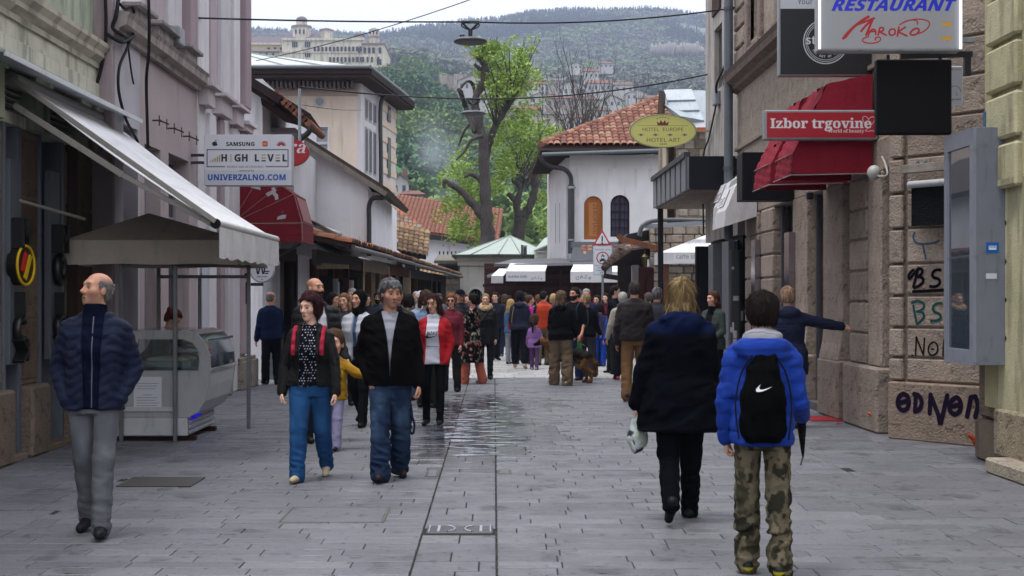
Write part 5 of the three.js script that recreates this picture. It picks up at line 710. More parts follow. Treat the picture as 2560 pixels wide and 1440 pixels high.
{
const b=thing('grey_building','pale grey plastered building with a drainpipe and cables beyond the beige one','building',V(4.8,0,-28)),W=4.62,g=M('dirt','#b9b3ae');
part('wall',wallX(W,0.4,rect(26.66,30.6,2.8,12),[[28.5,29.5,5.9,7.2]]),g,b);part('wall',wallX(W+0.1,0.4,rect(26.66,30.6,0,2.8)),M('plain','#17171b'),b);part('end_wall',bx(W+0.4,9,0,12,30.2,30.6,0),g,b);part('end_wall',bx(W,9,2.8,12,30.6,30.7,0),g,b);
part('shutter',bx(W-0.04,W+0.02,Y(30,29),Y(-60,29),28.6,29.6),M('wood','#4a2f2c'),b);part('window',bx(W+0.1,W+0.14,5.9,7.2,28.5,29.5,0),DARKGLASS,b);
part('downpipe',[rod(V(4.4,2.7,-26.4),V(4.4,12,-26.4),0.085,0.085,14)],M('metal','#5f656d',{r:0.4}),b);part('pipe_clip',[4,5.8,7].map((y)=>rod(V(4.4,y,-26.4),V(4.4,y+0.06,-26.4),0.1)),M('metal','#4e535a'),b);
part('junction_box',bx(W-0.12,W,5.55,5.85,28.7,29.0,0.02),M('metal','#8c9098'),b);
part('band',bx(W-0.03,W+0.1,4.25,4.3,26.7,30.6),M('dirt','#9d9792'),b);
solo('wall_cable','thick black cable running down the pale grey wall','cable',[tube([V(W-0.05,9,-27.4),V(W-0.05,6.4,-27.5),V(W-0.1,5.9,-28.6),V(W-0.06,5.7,-28.8)],0.025,40),tube([V(W-0.05,9,-27.3),V(W-0.04,6,-27.3),V(W-0.04,3.8,-27.35)],0.03,40),tube([V(W-0.06,5.55,-28.9),V(W-0.04,5,-30),V(W-0.06,4.7,-30.6),V(W-0.06,3,-30.62)],0.018,40)],M('plain','#1b1b20'));
}
{
const b=thing('stone_building','rubble stone building with pale ashlar lintels beyond the grey wall','building',V(5.5,0,-37)),d=37,R=rng(23),x0=X(1625,d),x1=X(1790,d),yt=Y(565,d);
part('core',bx(x0+0.1,x1,0,yt,d,d+4,0),M('stone','#8c8277'),b);
const cols=['#b3a99b','#a3988b','#c0b7aa','#95897c'].map((c)=>M('stone',c));let y=0;let row=0;while(y<yt-0.1){const h=0.16+R()*0.1;let x=x0-R()*0.2;while(x<x1){const w=0.2+R()*0.28,a=Math.max(x,x0),c=Math.min(x+w,x1);if(c-a>0.08){const g=cbox(c-a-0.02,h-0.02,0.12,0.035);g.rotateZ((R()-0.5)*0.06);part('stone',g.translate((a + c)/2,y + h/2,-d + R()*0.03),cols[fl(R()*4)],b);}x +=w;}y +=h;row++;}
part('eave',[bar(at(1612,566,d-0.8),at(1790,556,d-0.8),0.3,0.1)],M('metal','#8d9298'),b);part('pipe',[tube([at(1598,590,d-1),at(1606,565,d-1),at(1630,553,d-0.9),at(1780,552,d-0.9)],0.06,40)],M('metal','#4c4e54'),b);
const u=thing('ashlar_house','taller ashlar stone house behind the oval hotel sign','house',V(7,0,-43));const e=43;part('wall',wallZ(e+0.4,0.4,rect(X(1650,e),X(1800,e),0,Y(330,e)),[[X(1668,e),X(1690,e),Y(560,e),Y(340,e)]]),M('stone','#a89c8e'),u);part('recess',bx(X(1660,e),X(1700,e),0,Y(330,e),e+0.5,e+0.6,0),M('stone','#5b4c40'),u);
for(let i=0;i<9;i++)for(let j=0;j<4;j++)part('ashlar',bx(X(1695+j*26-(i%2)*10,e)+0.01,X(1719+j*26-(i%2)*10,e),Y(540-i*24,e),Y(518-i*24,e),e-0.04,e+0.04,0.02),cols[(i*3+j)%4],u);
part('corner_board',bx(X(1656,e),X(1667,e),Y(600,e),Y(330,e),e-0.1,e),M('plaster','#c2b4a2'),u);
part('roof',[slab([at(1655,250,43),at(1668,220,44.2),at(1725,215,44.2),at(1762,318,42.6),at(1690,330,42.6)],0.1)],M('metal','#9ba3aa',{r:0.45}),u);
for(let i=0;i<4;i++)part('roof_sheet',slab([at(1660+i*8,226+i*26,43.5-i*0.3),at(1729+i*10,224+i*26,43.5-i*0.3),at(1739+i*10,250+i*26,43.1-i*0.3),at(1668+i*8,252+i*26,43.1-i*0.3)],0.05),M('metal',['#aab1b8','#9fa7ae','#a5acb4','#989fa7'][i],{r:0.45}),u);
part('side_roof',slab([at(1730,228,44),at(1790,228,44),at(1790,320,42.5),at(1762,320,42.5)],0.06),M('metal','#939ba3',{r:0.45}),u);part('verge',bar(at(1656,232,43),at(1652,290,42.8),0.15,0.3),M('wood','#4a3c34'),u);
part('orange_board',bx(X(1742,42),X(1772,42),Y(331,42),Y(318,42),42,42.2),M('plain','#b04e20'),u);
const c=thing('flat_canopy','projecting dark flat canopy with ribbed metal side above the stone wall','canopy',V(4.5,4,-31));const dn=26.75,df=32.4;
part('front_fascia',bx(X(1722,dn),X(1846,dn),Y(473,dn),Y(390,dn),dn,dn+0.1),M('plain','#14141b',{r:0.5}),c);
part('side_fascia',slab([at(1722,473,dn),at(1722,390,dn),at(1636,452,df),at(1638,521,df)],0.08),M('metal','#75777c',{r:0.5}),c);for(let i=0;i<7;i++){const t=i/7;part('rib',bar(at(1722,474,dn).lerp(at(1638,522,df),t),at(1722,391,dn).lerp(at(1636,453,df),t),0.03,0.03).translate(-0.05,0,0),M('metal','#55575d'),c);}
part('top_edge',bar(at(1722,390,dn).add(V(-0.03,0.03,0)),at(1636,452,df).add(V(-0.03,0.03,0)),0.12,0.1),M('metal','#2c2d33'),c);part('soffit',slab([at(1724,473,dn+0.1),at(1640,520,df),at(1770,520,df),at(1800,473,dn+0.1)],0.05),M('wood','#93867e'),c);part('deck',slab([at(1724,395,dn+0.1),at(1640,455,df),at(1790,455,df),at(1846,395,dn+0.1)],0.06),M('plain','#222228'),c);
part('post',[bar(at(1651,520,df-0.1),V(X(1651,df),0,-df+0.1),0.12)],M('plain','#1f1d20'),c);
}
{
const d=30,cx=X(1656,d),cy=Y(328,d),rx=X(1739,d)-cx,ry=Y(287,d)-cy,t=thing('oval_hotel_sign','oval yellow-green hotel sign reading HOTEL EUROPE and HOTEL ART','sign',V(cx,cy,-d));
part('plate',new THREE.CylinderGeometry(1,1,0.14,56).rotateX(Math.PI/2).scale(rx,ry,1).translate(cx,cy,-d),M('metal','#9fa36a',{r:0.4}),t);part('rim',new THREE.TorusGeometry(1,0.02,8,60).scale(rx,ry,1).translate(cx,cy,-d+0.07),M('metal','#a9ad86'),t);
part('face',new THREE.CircleGeometry(0.97,56).scale(rx,ry,1).translate(cx,cy,-d+0.078),print(rx*1.94,ry*1.94,520,(x)=>{blk(x,'#cecb74',0,0,164,82);x.fillStyle='#6e2430';x.fill(new Path2D('M69 27 L66 16 L73 22 L77 13 L82 21 L87 13 L91 22 L98 16 L95 27 Z'));for(let i=0;i<5;i++){x.beginPath();x.arc(68 + i*7,10 - Math.sin(i/4*Math.PI)*4,1.5,0,7);x.fill();}blk(x,'#6c5a3a',18,27.5,128,0.8);txt(x,'HOTEL  EUROPE',82,37.3,12.5,'#5a4030',{style:'',sx:1.18});for(let i=0;i<4;i++){x.fillStyle='#7c5a6e';const a=26+i*37;x.fillRect(a-7,50.5,9,2);x.beginPath();x.moveTo(a-2,47.5);x.lineTo(a+8,51.5);x.lineTo(a-2,55.5);x.fill();}txt(x,'HOTEL ART',83,65,13,'#5a4030',{style:'',sx:1.35});txt(x,'****',83,77,9,'#5a4030');},{W:164,Hh:82,r:0.4}),t,true);
part('pole',[bar(V(cx+rx-0.02,cy,-d),V(4.7,cy,-d),0.05),rod(V(X(1668,d),cy-ry,-d),V(X(1668,d),Y(470,d),-d),0.025)],M('metal','#9a8f7c'),t);
}
{
const d=35.5,t=thing('cafe_tent','white square cafe tent lettered with a pastry shop name on timber posts','tent',at(1720,700,d)),c=M('cloth','#e2e1e6',{b:0.01});
const y1=Y(632,d),y0=Y(660,d),xl=X(1652,d),xr=X(1800,d),ap=at(1800,575,d+1.6),b1=V(xl,y1,-d-3);
part('roof_panel',slab([V(xl,y1,-d),V(xr,y1,-d),ap],0.02),c,t);part('roof_panel',slab([V(xl,y1,-d),b1,ap],0.02),c,t);part('valance',slab([V(xl,y0,-d),V(xr,y0,-d),V(xr,y1,-d),V(xl,y1,-d)],0.015),c,t);part('valance',slab([V(xl,y0,-d),V(xl,y0,-d-3),b1,V(xl,y1,-d)],0.015),c,t);
part('lettering',faceZ(X(1685,d),X(1790,d),Y(658,d),Y(636,d),d-0.012),print(1.06,0.22,200,(x,w,h)=>{blk(x,'#d8d7dc',0,0,w,h);txt(x,'caffe slastičarna',0.05,h/2,0.15,'#5b5b66',{style:'',align:'left'});}),t,true);
for(const p of[1667])part('post',bx(X(p-6,d),X(p+6,d),0,Y(650,d),d+0.05,d+0.15),M('wood','#6d4533'),t);
const q=thing('timber_porch','small dark tiled timber porch roof with brown beam left of the stone wall','porch',at(1590,620,38));part('roof',[slab([at(1540,610,37),at(1565,586,37.4),at(1640,572,38.5),at(1640,600,38.5)],0.1),slab([at(1515,664,36.5),at(1570,625,37),at(1655,612,38.5),at(1600,660,38)],0.1)],M('wood','#3b3336'),q);part('beam',[bar(at(1560,600,37),at(1652,622,36.6),0.1,0.14),bar(at(1545,588,37),at(1560,605,37),0.1,0.14)],M('wood','#85563c'),q);part('fascia',bar(at(1512,690,36.4),at(1560,697,36.8),0.1,0.12),M('wood','#2a2224'),q);part('brace',[bar(at(1513,664,36.5),at(1513,694,36.5),0.06),rod(at(1510,672,36.4),at(1545,628,36.8),0.09)],M('wood','#4d4341'),q);
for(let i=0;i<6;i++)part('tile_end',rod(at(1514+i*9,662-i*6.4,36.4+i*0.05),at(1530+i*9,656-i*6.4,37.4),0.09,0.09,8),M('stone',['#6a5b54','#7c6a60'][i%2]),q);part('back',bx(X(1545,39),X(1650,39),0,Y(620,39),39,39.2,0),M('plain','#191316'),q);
solo('lantern','ornate brass lantern hanging in the dark porch','lantern',[new THREE.CylinderGeometry(0.09,0.05,0.26,6).translate(...at(1612,655,37).toArray()),new THREE.ConeGeometry(0.11,0.1,6).translate(...at(1612,638,37).toArray()),rod(at(1612,634,37),at(1612,622,37),0.01)],M('metal','#5e5428',{m:0.6}));
solo('wall_pillar','plain pale square pillar in front of the dark porch','pillar',bx(X(1580,37.5),X(1598,37.5),0,Y(662,37.5),37.5,37.7,0.02),M('plaster','#9b9a9c'));solo('red_door','dark red carved door beside the rubble stone wall','door',[bx(X(1596,37),X(1634,37),0,Y(668,37),36.9,37,0.02),bx(X(1600,37),X(1612,37),0.3,Y(690,37),36.86,36.9,0.01),bx(X(1618,37),X(1630,37),0.3,Y(690,37),36.86,36.9,0.01)],M('wood','#3e1a1c'));
}
{
solo('red_mat','thin red door mat on the paving by the right shop step','mat',bx(X(2005,18.8),X(2090,18.8),0.004,0.016,18.2,18.9,0.003),M('cloth','#a03038'));
const coil=(p,d,s,label)=>{const q=V(X(p,d),0.12,-d),pts=[];for(let i=0;i<26;i++){const a=i*0.75;pts.push(V(q.x + Math.cos(a)*(0.09 + 0.02*Math.sin(i))*s,0.03 + Math.abs(Math.sin(a*0.5))*0.2,q.z + Math.sin(a)*0.06));}solo('orange_cable',label,'cable',[tube(pts,0.012,90,6),tube([pts[25],V(q.x+0.1,0.3,q.z-0.02),V(q.x+0.13,0.012,q.z)],0.012,12,6)],M('plain','#b8441c'));};
coil(2193,16.75,1,'tangled loop of orange cable at the base of the graffiti wall');coil(2436,14.1,0.55,'narrow loop of orange cable by the stained stone block');
solo('orange_scrap','tiny orange scrap lying on the paving near the red mat','litter',cbox(0.05,0.012,0.04,0.004).translate(X(2095,17.8),0.012,-17.8),M('plain','#c04018'));
}
{
const wire=M('plain','#26242a'),lampM=M('metal','#24252a',{r:0.4});
const lamp=(px,py,d,s,label)=>{const c=at(px,py,d),t=thing('suspended_lamp',label,'street lamp',c);const r=0.3*s;
part('disc',new THREE.LatheGeometry([[0,0.06],[0.35,0.055],[0.8,0.03],[1,0.0],[1,-0.03],[0.9,-0.045],[0,-0.03]].map(([a,b])=>new THREE.Vector2(a*r,b*s)),36).translate(c.x,c.y,c.z),M('metal','#4b4d52',{r:0.35}),t);part('diffuser',new THREE.CylinderGeometry(r*0.8,r*0.8,0.012,32).translate(c.x,c.y-0.045*s,c.z),M('plain','#6e7076'),t);
part('stem',[rod(c.clone().add(V(0,0.05,0)),c.clone().add(V(0,0.2*s,0)),0.04*s)],lampM,t);const y=c.y+0.2*s;for(const k of[-1,1])part('arm',[tube([V(c.x,y-0.02,c.z),V(c.x+k*0.08*s,y+0.05*s,c.z),V(c.x+k*0.15*s,y+0.12*s,c.z)],0.022*s,12),tube([V(c.x,y-0.02,c.z),V(c.x+k*0.1*s,y+0.02,c.z),V(c.x+k*0.16*s,y+0.07*s,c.z),V(c.x+k*0.13*s,y+0.12*s,c.z)],0.012*s,16)],lampM,t);
part('clamp',bx(c.x-0.16*s,c.x+0.16*s,y+0.1*s,y+0.15*s,-c.z-0.02,-c.z+0.02),lampM,t);part('sensor',bx(c.x-0.19*s,c.x-0.1*s,c.y+0.04*s,c.y+0.1*s,-c.z-0.04,-c.z+0.04),lampM,t);return V(c.x,y+0.13*s,c.z);};
const a=lamp(1176,101,25,1,'nearer round disc lamp hanging on the upper wire over the street'),b=lamp(1183,282,33,1,'farther round disc lamp hanging on the lower wire before the tree');
const w=(name,label,pts,r)=>solo(name,label,'wire',pts.map(([p,q,s])=>tube(sag(p,q,s),r,30,6)),wire);
w('lamp_wire','upper span wire carrying the nearer disc lamp across the street',[[V(-4.5,Y(45,21.4),-21.4),a,0.02],[a,V(4.6,Y(18,26.5),-26.5),0.12]],0.014);
w('lamp_wire','lower span wire carrying the farther disc lamp across the street',[[at(750,217,27.2),b,0.05],[b,V(4.6,Y(186,30.3),-30.3),0.15]],0.016);
w('thin_wire','thin pale slanting wire crossing the sky above the barracks',[[at(640,152,30),at(1190,-6,24),0.08]],0.009);
w('thin_wire','thin wire stretched from the white house to the far eave',[[at(755,262,29),at(905,275,50),0.05]],0.008);
const cab=(label,pts,r)=>solo('black_cable',label,'cable',tube(pts.map(([px,py,o])=>{const x=-4.5+(o??0.04),d=px<=284?16.55:FOC*x/(px-CX);return V(X(px,d),Y(py,d),-d);}),r,60,6),M('plain','#1b1a1f'));
cab('black cable dropping straight down beside the corner of the mauve building',[[263,-20],[265,60],[262,120],[245,200],[222,250]],0.02);
cab('curling loose black cable looping over the white pilaster',[[300,10,0.1],[310,20,0.12],[330,18,0.15],[338,60,0.12],[318,120,0.1],[298,170,0.08],[296,220,0.08],[312,290,0.08],[345,355,0.08]],0.018);
cab('long black cable hanging down the mauve panel',[[371,-20,0.3],[373,60,0.3],[372,130,0.26],[366,200,0.1],[368,300,0.08],[370,370,0.08]],0.02);
cab('tangle of knotted cables at the corner cornice',[[268,85],[282,95],[300,104,0.1],[318,100,0.12],[335,88,0.12],[322,92,0.1],[300,84,0.1],[282,70],[290,40,0.05],[298,-20,0.05]],0.024);
cab('short loose cable end over the white pilaster',[[315,60,0.06],[322,130,0.06],[330,190,0.06],[334,210,0.06]],0.012);
}
// ---------------------------------------------------------------- hills, wood, barracks, hillside houses, trees
const lerpKeys=(k,x)=>{if(x<=k[0][0])return k[0][1];for(let i=1;i<k.length;i++)if(x<=k[i][0])return mixf(k[i - 1][1],k[i][1],sm((x - k[i - 1][0])/(k[i][0]- k[i - 1][0])));return k[k.length - 1][1];};
const crest=(p)=>lerpKeys([[-2000,140],[300,96],[620,94],[960,103],[1100,84],[1220,68],[1350,48],[1450,42],[1640,42],[1760,57],[2200,80],[4500,170]],p);
function slopeY(p,d){
const near=lerpKeys([[110,745],[150,715],[210,590],[300,420],[430,262],[560,205],[640,182],[700,168],[1000,162],[1900,crest(p)],[2050,crest(p)+ 10],[2400,crest(p)+ 60]],d);
const far=lerpKeys([[110,745],[160,700],[260,560],[380,430],[500,345],[700,262],[900,214],[1900,crest(p)],[2050,crest(p)+ 10],[2400,crest(p)+ 60]],d);
return mixf(near,far,sstep(1010,1230,p));
}
function hillH(x,d){const p=CX + x*FOC/d;return EYE +(CY - slopeY(p,d))*d/FOC +(d>170?(fbm(x/45,d/45,3,4)- 0.5)*Math.min(9,d/90):0);}
{
const ds=[];for(let d=108;d<2500;d*=1.035)ds.push(d);const ps=[];for(let p=-2600;p<=5200;p +=65)ps.push(p);
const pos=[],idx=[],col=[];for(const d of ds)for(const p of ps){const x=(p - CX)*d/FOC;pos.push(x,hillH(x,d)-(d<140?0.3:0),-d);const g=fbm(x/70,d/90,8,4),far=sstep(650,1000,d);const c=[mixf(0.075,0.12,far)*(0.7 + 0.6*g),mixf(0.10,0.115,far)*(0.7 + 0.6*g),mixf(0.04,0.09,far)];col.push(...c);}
const n=ps.length;for(let i=0;i<ds.length - 1;i++)for(let j=0;j<n - 1;j++){const a=i*n + j;idx.push(a,a + 1,a + n + 1,a,a + n + 1,a + n);}
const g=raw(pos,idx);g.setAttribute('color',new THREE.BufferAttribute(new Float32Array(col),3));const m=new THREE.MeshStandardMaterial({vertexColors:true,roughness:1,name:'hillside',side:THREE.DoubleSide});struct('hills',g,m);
}
function crownGeo(seed,n,size,shape,trunk=0.12){
const r=rng(seed),pos=[],lobes=[];for(let i=0;i<9;i++){const a=r()*6.28,h=r();lobes.push([Math.cos(a)*0.24*(1 - h*0.5),trunk + 0.25 + h*0.45,Math.sin(a)*0.24*(1 - h*0.5),0.14 + r()*0.13]);}
for(let i=0;i<n;i++){
let c;if(shape==='cone'){const h=Math.pow(r(),1.4),a=r()*6.28,q=(1-h)*(0.2+0.05*Math.sin(h*40))*(0.5+0.5*Math.sqrt(r()));c=V(Math.cos(a)*q,0.06+h*0.94,Math.sin(a)*q);}
else{const l=lobes[fl(r()*lobes.length)],u=V(r()-0.5,r()-0.5,r()-0.5).normalize(),k=l[3]*(0.55+0.5*Math.pow(r(),0.5));c=V(l[0]+u.x*k,l[1]+u.y*k,l[2]+u.z*k);}
const s=size*(0.5+r()),a=V(r()-0.5,(r()-0.5)*0.7,r()-0.5).normalize(),b=V(r()-0.5,r()-0.5,r()-0.5).cross(a).normalize();const P=[[-1,-0.5],[0.9,-0.7],[0.2,1]].map(([p,q])=>c.clone().addScaledVector(a,p*s).addScaledVector(b,q*s));for(const q of P)pos.push(q.x,q.y,q.z);
}
const t=new THREE.CylinderGeometry(0.008,0.016,trunk+0.35,5).translate(0,(trunk+0.35)/2-0.02,0);return merge([raw(pos),t]);
}
const LEAF=(hex)=>{const m=new THREE.MeshPhysicalMaterial({color:hex,roughness:0.9,side:THREE.DoubleSide,name:'foliage'});return m;};
function wood(name,label,geo,mat,spots,tint){
const o=new THREE.InstancedMesh(geo,mat,spots.length),m=new THREE.Matrix4(),q=new THREE.Quaternion(),r=rng(spots.length+7),c=new THREE.Color();
spots.forEach(([x,d,h,w],i)=>{m.compose(V(x,hillH(x,d)-0.02*h,-d),q.setFromAxisAngle(V(0,1,0),r()*6.28),V(h*w,h,h*w));o.setMatrixAt(i,m);const t=tint(x,d,r);o.setColorAt(i,c.setRGB(...t));});
o.name=name;o.userData={kind:'stuff',label,category:'woodland'};o.castShadow=o.receiveShadow=true;scene.add(o);return o;
}
{
const R=rng(404),g1=[],g1b=[],bare=[],bare2=[],pine=[],scrub=[];
const clear=(p,d)=>false;
for(let i=0;i<9000;i++){const d=mixf(150,690,Math.pow(R(),0.75)),p=mixf(300,2000,R()),x=(p - CX)*d/FOC,thick=p<1220?1:0.3;if(R()>thick*(d<330?0.55:0.8))continue;const py=slopeY(p,d);if(p<1010&&d>560)continue;if(p>1120&&d<280&&R()>0.35)continue;if(p>1180&&d>330&&R()>0.12)continue;(R()>0.5?g1:g1b).push([x,d,mixf(5,10,R())*(d>500?0.8:1),mixf(0.8,1.2,R())]);}
for(let i=0;i<17000;i++){const d=mixf(720,1900,Math.pow(R(),0.7)),p=mixf(450,2100,R()),x=(p - CX)*d/FOC;if(p<1000&&d<800)continue;if(fbm(x/80,d/140,21,3)<0.36)continue;const g=fbm(x/110,d/120,33,3);if(d>1450 - 250*(fbm(x/150,5,1,2)- 0.4)&&g>0.52&&d<1830){pine.push([x,d,mixf(9,15,R()),1]);continue;}(R()>0.5?bare:bare2).push([x,d,mixf(7,13,R()),mixf(0.8,1.25,R())]);}
for(let i=0;i<3800;i++){const d=mixf(1790,1960,R()),p=mixf(450,2100,R()),x=(p - CX)*d/FOC;const pad=p>960&&p<1180?1:0.9;pine.push([x,d,mixf(9,17,R())*pad,mixf(0.7,1.1,R())]);}
for(let i=0;i<60;i++){const d=mixf(1000,1750,R()),p=mixf(960,1800,R());pine.push([(p - CX)*d/FOC,d,mixf(9,15,R()),1]);}
const green=(x,d,r)=>{const g=fbm(x/30,d/40,17,3),k=0.6 + 0.8*r(),y=sstep(0.45,0.65,g);return[mixf(0.05,0.115,y)*k,mixf(0.115,0.185,y)*k,mixf(0.045,0.04,y)*k];};
const white=new THREE.Color(1,1,1);
const lm=LEAF('#ffffff');
wood('hillside_wood','dense fresh green wood on the near slope below the barracks',crownGeo(11,520,0.055,'round'),lm,g1,green);
wood('hillside_wood','second mass of green trees mixed through the near slope',crownGeo(12,420,0.065,'round',0.08),lm,g1b,green);
const dull=(x,d,r)=>{const g=fbm(x/60,d/90,19,3),k=0.85+0.3*r(),y=sstep(0.52,0.7,g);return[mixf(0.115,0.13,y)*k,mixf(0.125,0.18,y)*k,mixf(0.105,0.07,y)*k];};
wood('bare_wood','hazy grey brown leafless wood over the far mountain',crownGeo(13,240,0.075,'round',0.1),lm,bare,dull);
wood('bare_wood','pale budding trees mixed through the far leafless wood',crownGeo(14,200,0.085,'round',0.06),lm,bare2,(x,d,r)=>{const a=dull(x,d,r);return[a[0]*1.15,a[1]*1.2,a[2]];});
wood('pine_wood','dark blue green pine forest along the mountain crest',crownGeo(15,170,0.045,'cone'),lm,pine,(x,d,r)=>{const k=0.6+0.7*r();return[0.03*k,0.05*k,0.04*k];});
}
{
const D=700,b=thing('barracks','long ruined yellow barracks with domed towers on the hill spur','building',V(X(790,D),Y(175,D),-D)),cr=M('dirt','#eae0cc',{s:14}),pal=M('dirt','#ddd4c6',{s:14}),roof=M('plain','#63565a',{r:0.9}),dk=M('plain','#141418',{r:0.7});
const B=(name,p0,p1,q0,q1,d0,d1,m)=>part(name,bx(X(p0,D),X(p1,D),Y(q1,D),Y(q0,D),d0,d1,0),m,b);
B('wall',590,722,98,180,716,740,M('plaster','#c9b27a',{s:14}));B('wall',700,908,96,180,706,740,cr);B('wall',906,961,112,178,700,740,cr);
B('parapet',590,722,93,98,715,741,pal);B('parapet',700,908,90,96,705,741,pal);B('string_course',700,908,124,127,705.4,706,pal);B('cornice',904,963,108,112,699,740,M('plain','#7c5a50'));
const roofP=(p0,p1,q0,q1,d)=>part('roof',slab([V(X(p0,D),Y(q0,D),-d),V(X(p1,D),Y(q0,D),-d),V(X(p1-6,D),Y(q1,D),-d-10),V(X(p0+6,D),Y(q1,D),-d-10)],0.4),roof,b);
roofP(585,724,95,68,716);roofP(698,800,92,70,706);roofP(820,890,93,82,706);
const dome=(p,q,r,h,m=roof)=>part('dome',new THREE.SphereGeometry(1,18,10,0,6.3,0,1.6).scale(r*D/FOC,h*D/FOC,r*D/FOC).translate(X(p,D),Y(q,D),-D-12),m,b);
const drum=(p,r,q0,q1,m=pal,n=8)=>part('tower',new THREE.CylinderGeometry(r*D/FOC,r*D/FOC,(q1-q0)*D/FOC,n).rotateY(Math.PI/n).translate(X(p,D),(Y(q0,D)+Y(q1,D))/2,-D-12),m,b);
drum(746,24,55,112);drum(746,27,54,58,M('plain','#8a7b70'));drum(746,14,40,55);dome(746,41,15.5,12);drum(809,17,66,100,pal,6);drum(809,19,63,67,M('plain','#7c6e66'),6);dome(809,64,14,5);drum(892,13,78,110,pal,4);dome(892,79,14,8);drum(930,14,66,112,pal,8);drum(930,16,80,84,M('plain','#8a7b70'));dome(930,67,14,9,M('plain','#7d8377'));
const W=(p,q,w=4,h=11,d=706)=>part('window',bx(X(p - w*0.65,D),X(p + w*0.65,D),Y(q + h*0.6,D),Y(q - h*0.6,D),d - 0.5,d + 0.1,0),dk,b);
for(let i=0;i<13;i++){W(783 + i*9.7,119 - i*0.1);if(i>3)W(783 + i*9.7,144,4,10);}for(let i=0;i<4;i++)W(659 + i*16,111,5,11,716);for(let i=0;i<3;i++){W(728 + i*5,106,2.5,11);W(760 + i*5,106,2.5,11);W(760 + i*5,130,2.5,12);W(944 + i*4,155,2.5,12,700);}for(const p of[898,912,923,934,950]){W(p,126,5,12,700);W(p - 4,149,4,11,700);}for(const p of[736,746,756])W(p,74,3,9,705.5);for(const p of[922,931,939])W(p,76,3,6,707);
const h=thing('annex_house','cream house with a low dark roof below the barracks at left','house',V(X(660,640),Y(170,640),-640)),E=640;part('wall',bx(X(616,E),X(698,E),Y(182,E),Y(127,E),E,E+14,0),M('plaster','#c6bda6',{s:8}),h);part('roof',slab([V(X(612,E),Y(130,E),-E+1),V(X(706,E),Y(130,E),-E+1),V(X(690,E),Y(116,E),-E-8),V(X(622,E),Y(116,E),-E-8)],0.3),M('plain','#5b4e4c',{r:0.9}),h);for(let i=0;i<4;i++)for(const q of[137,157])part('window',bx(X(633+i*16,E),X(637+i*16,E),Y(q+5,E),Y(q-5,E),E-0.1,E+0.1,0),dk,h);
const wl=thing('old_wall','long crumbling pale stone wall along the spur below the barracks','wall',V(0,0,-600)),F=600,r=rng(6);for(let i=0;i<26;i++){const p=870 + i*11.5;part('wall_section',bx(X(p,F),X(p+11.4,F),Y(218+r()*6,F)-4,Y(178+r()*8+(i>14?(i-14)*0.6:0),F),F,F+2,0.1),M('dirt',['#a89c94','#998e88','#b3a69c'][i%3],{s:9}),wl);}
}
{
const n=64,t=tex('smokeA',n,(u,v)=>clamp(1-2.05*Math.hypot(u-0.5,v-0.5))**1.6*(0.35+0.65*fbm(u*4,v*4,3,3))*0.085),m=new THREE.MeshStandardMaterial({color:0xdde6f2,alphaMap:t,transparent:true,roughness:1,side:THREE.DoubleSide,name:'smoke'});t.colorSpace=THREE.NoColorSpace;
const r=rng(99),g=[];for(let i=0;i<34;i++){const k=r(),c=at(1122 +(r()- 0.5)*90*(0.3 + k)- k*20,mixf(545,330,k),128 + r()*14),s=(1.4 + 3.0*k)*(0.8 + 0.5*r());g.push(new THREE.PlaneGeometry(s*1.4,s*1.4).rotateZ(r()*6).rotateX((r()- 0.5)*1.2).rotateY((r()- 0.5)*1.6).translate(c.x,c.y,c.z));}
const o=mesh('smoke',g,m,scene,true);o.castShadow=false;o.userData={kind:'stuff',label:'thin blue smoke rising beside the pollarded tree',category:'smoke'};
}
{
const r=rng(8),list=[];for(let i=0;i<46;i++){const p=1628 + i*2.9,d=1010,w=X(p + 3.4,d)- X(p,d),h=4 + 4*vn(i*0.3,2,1)+(i>40?-3:0),x=X(p,d);list.push(new THREE.IcosahedronGeometry(1,1).scale(w*0.9,h*0.8,2.5).rotateZ((r()- 0.5)*0.3).translate(x,Y(131,d)+ h*0.2 + r(),-d + r()*2));}struct('cliff',list,M('stone','#b3aeae',{s:9}));
}
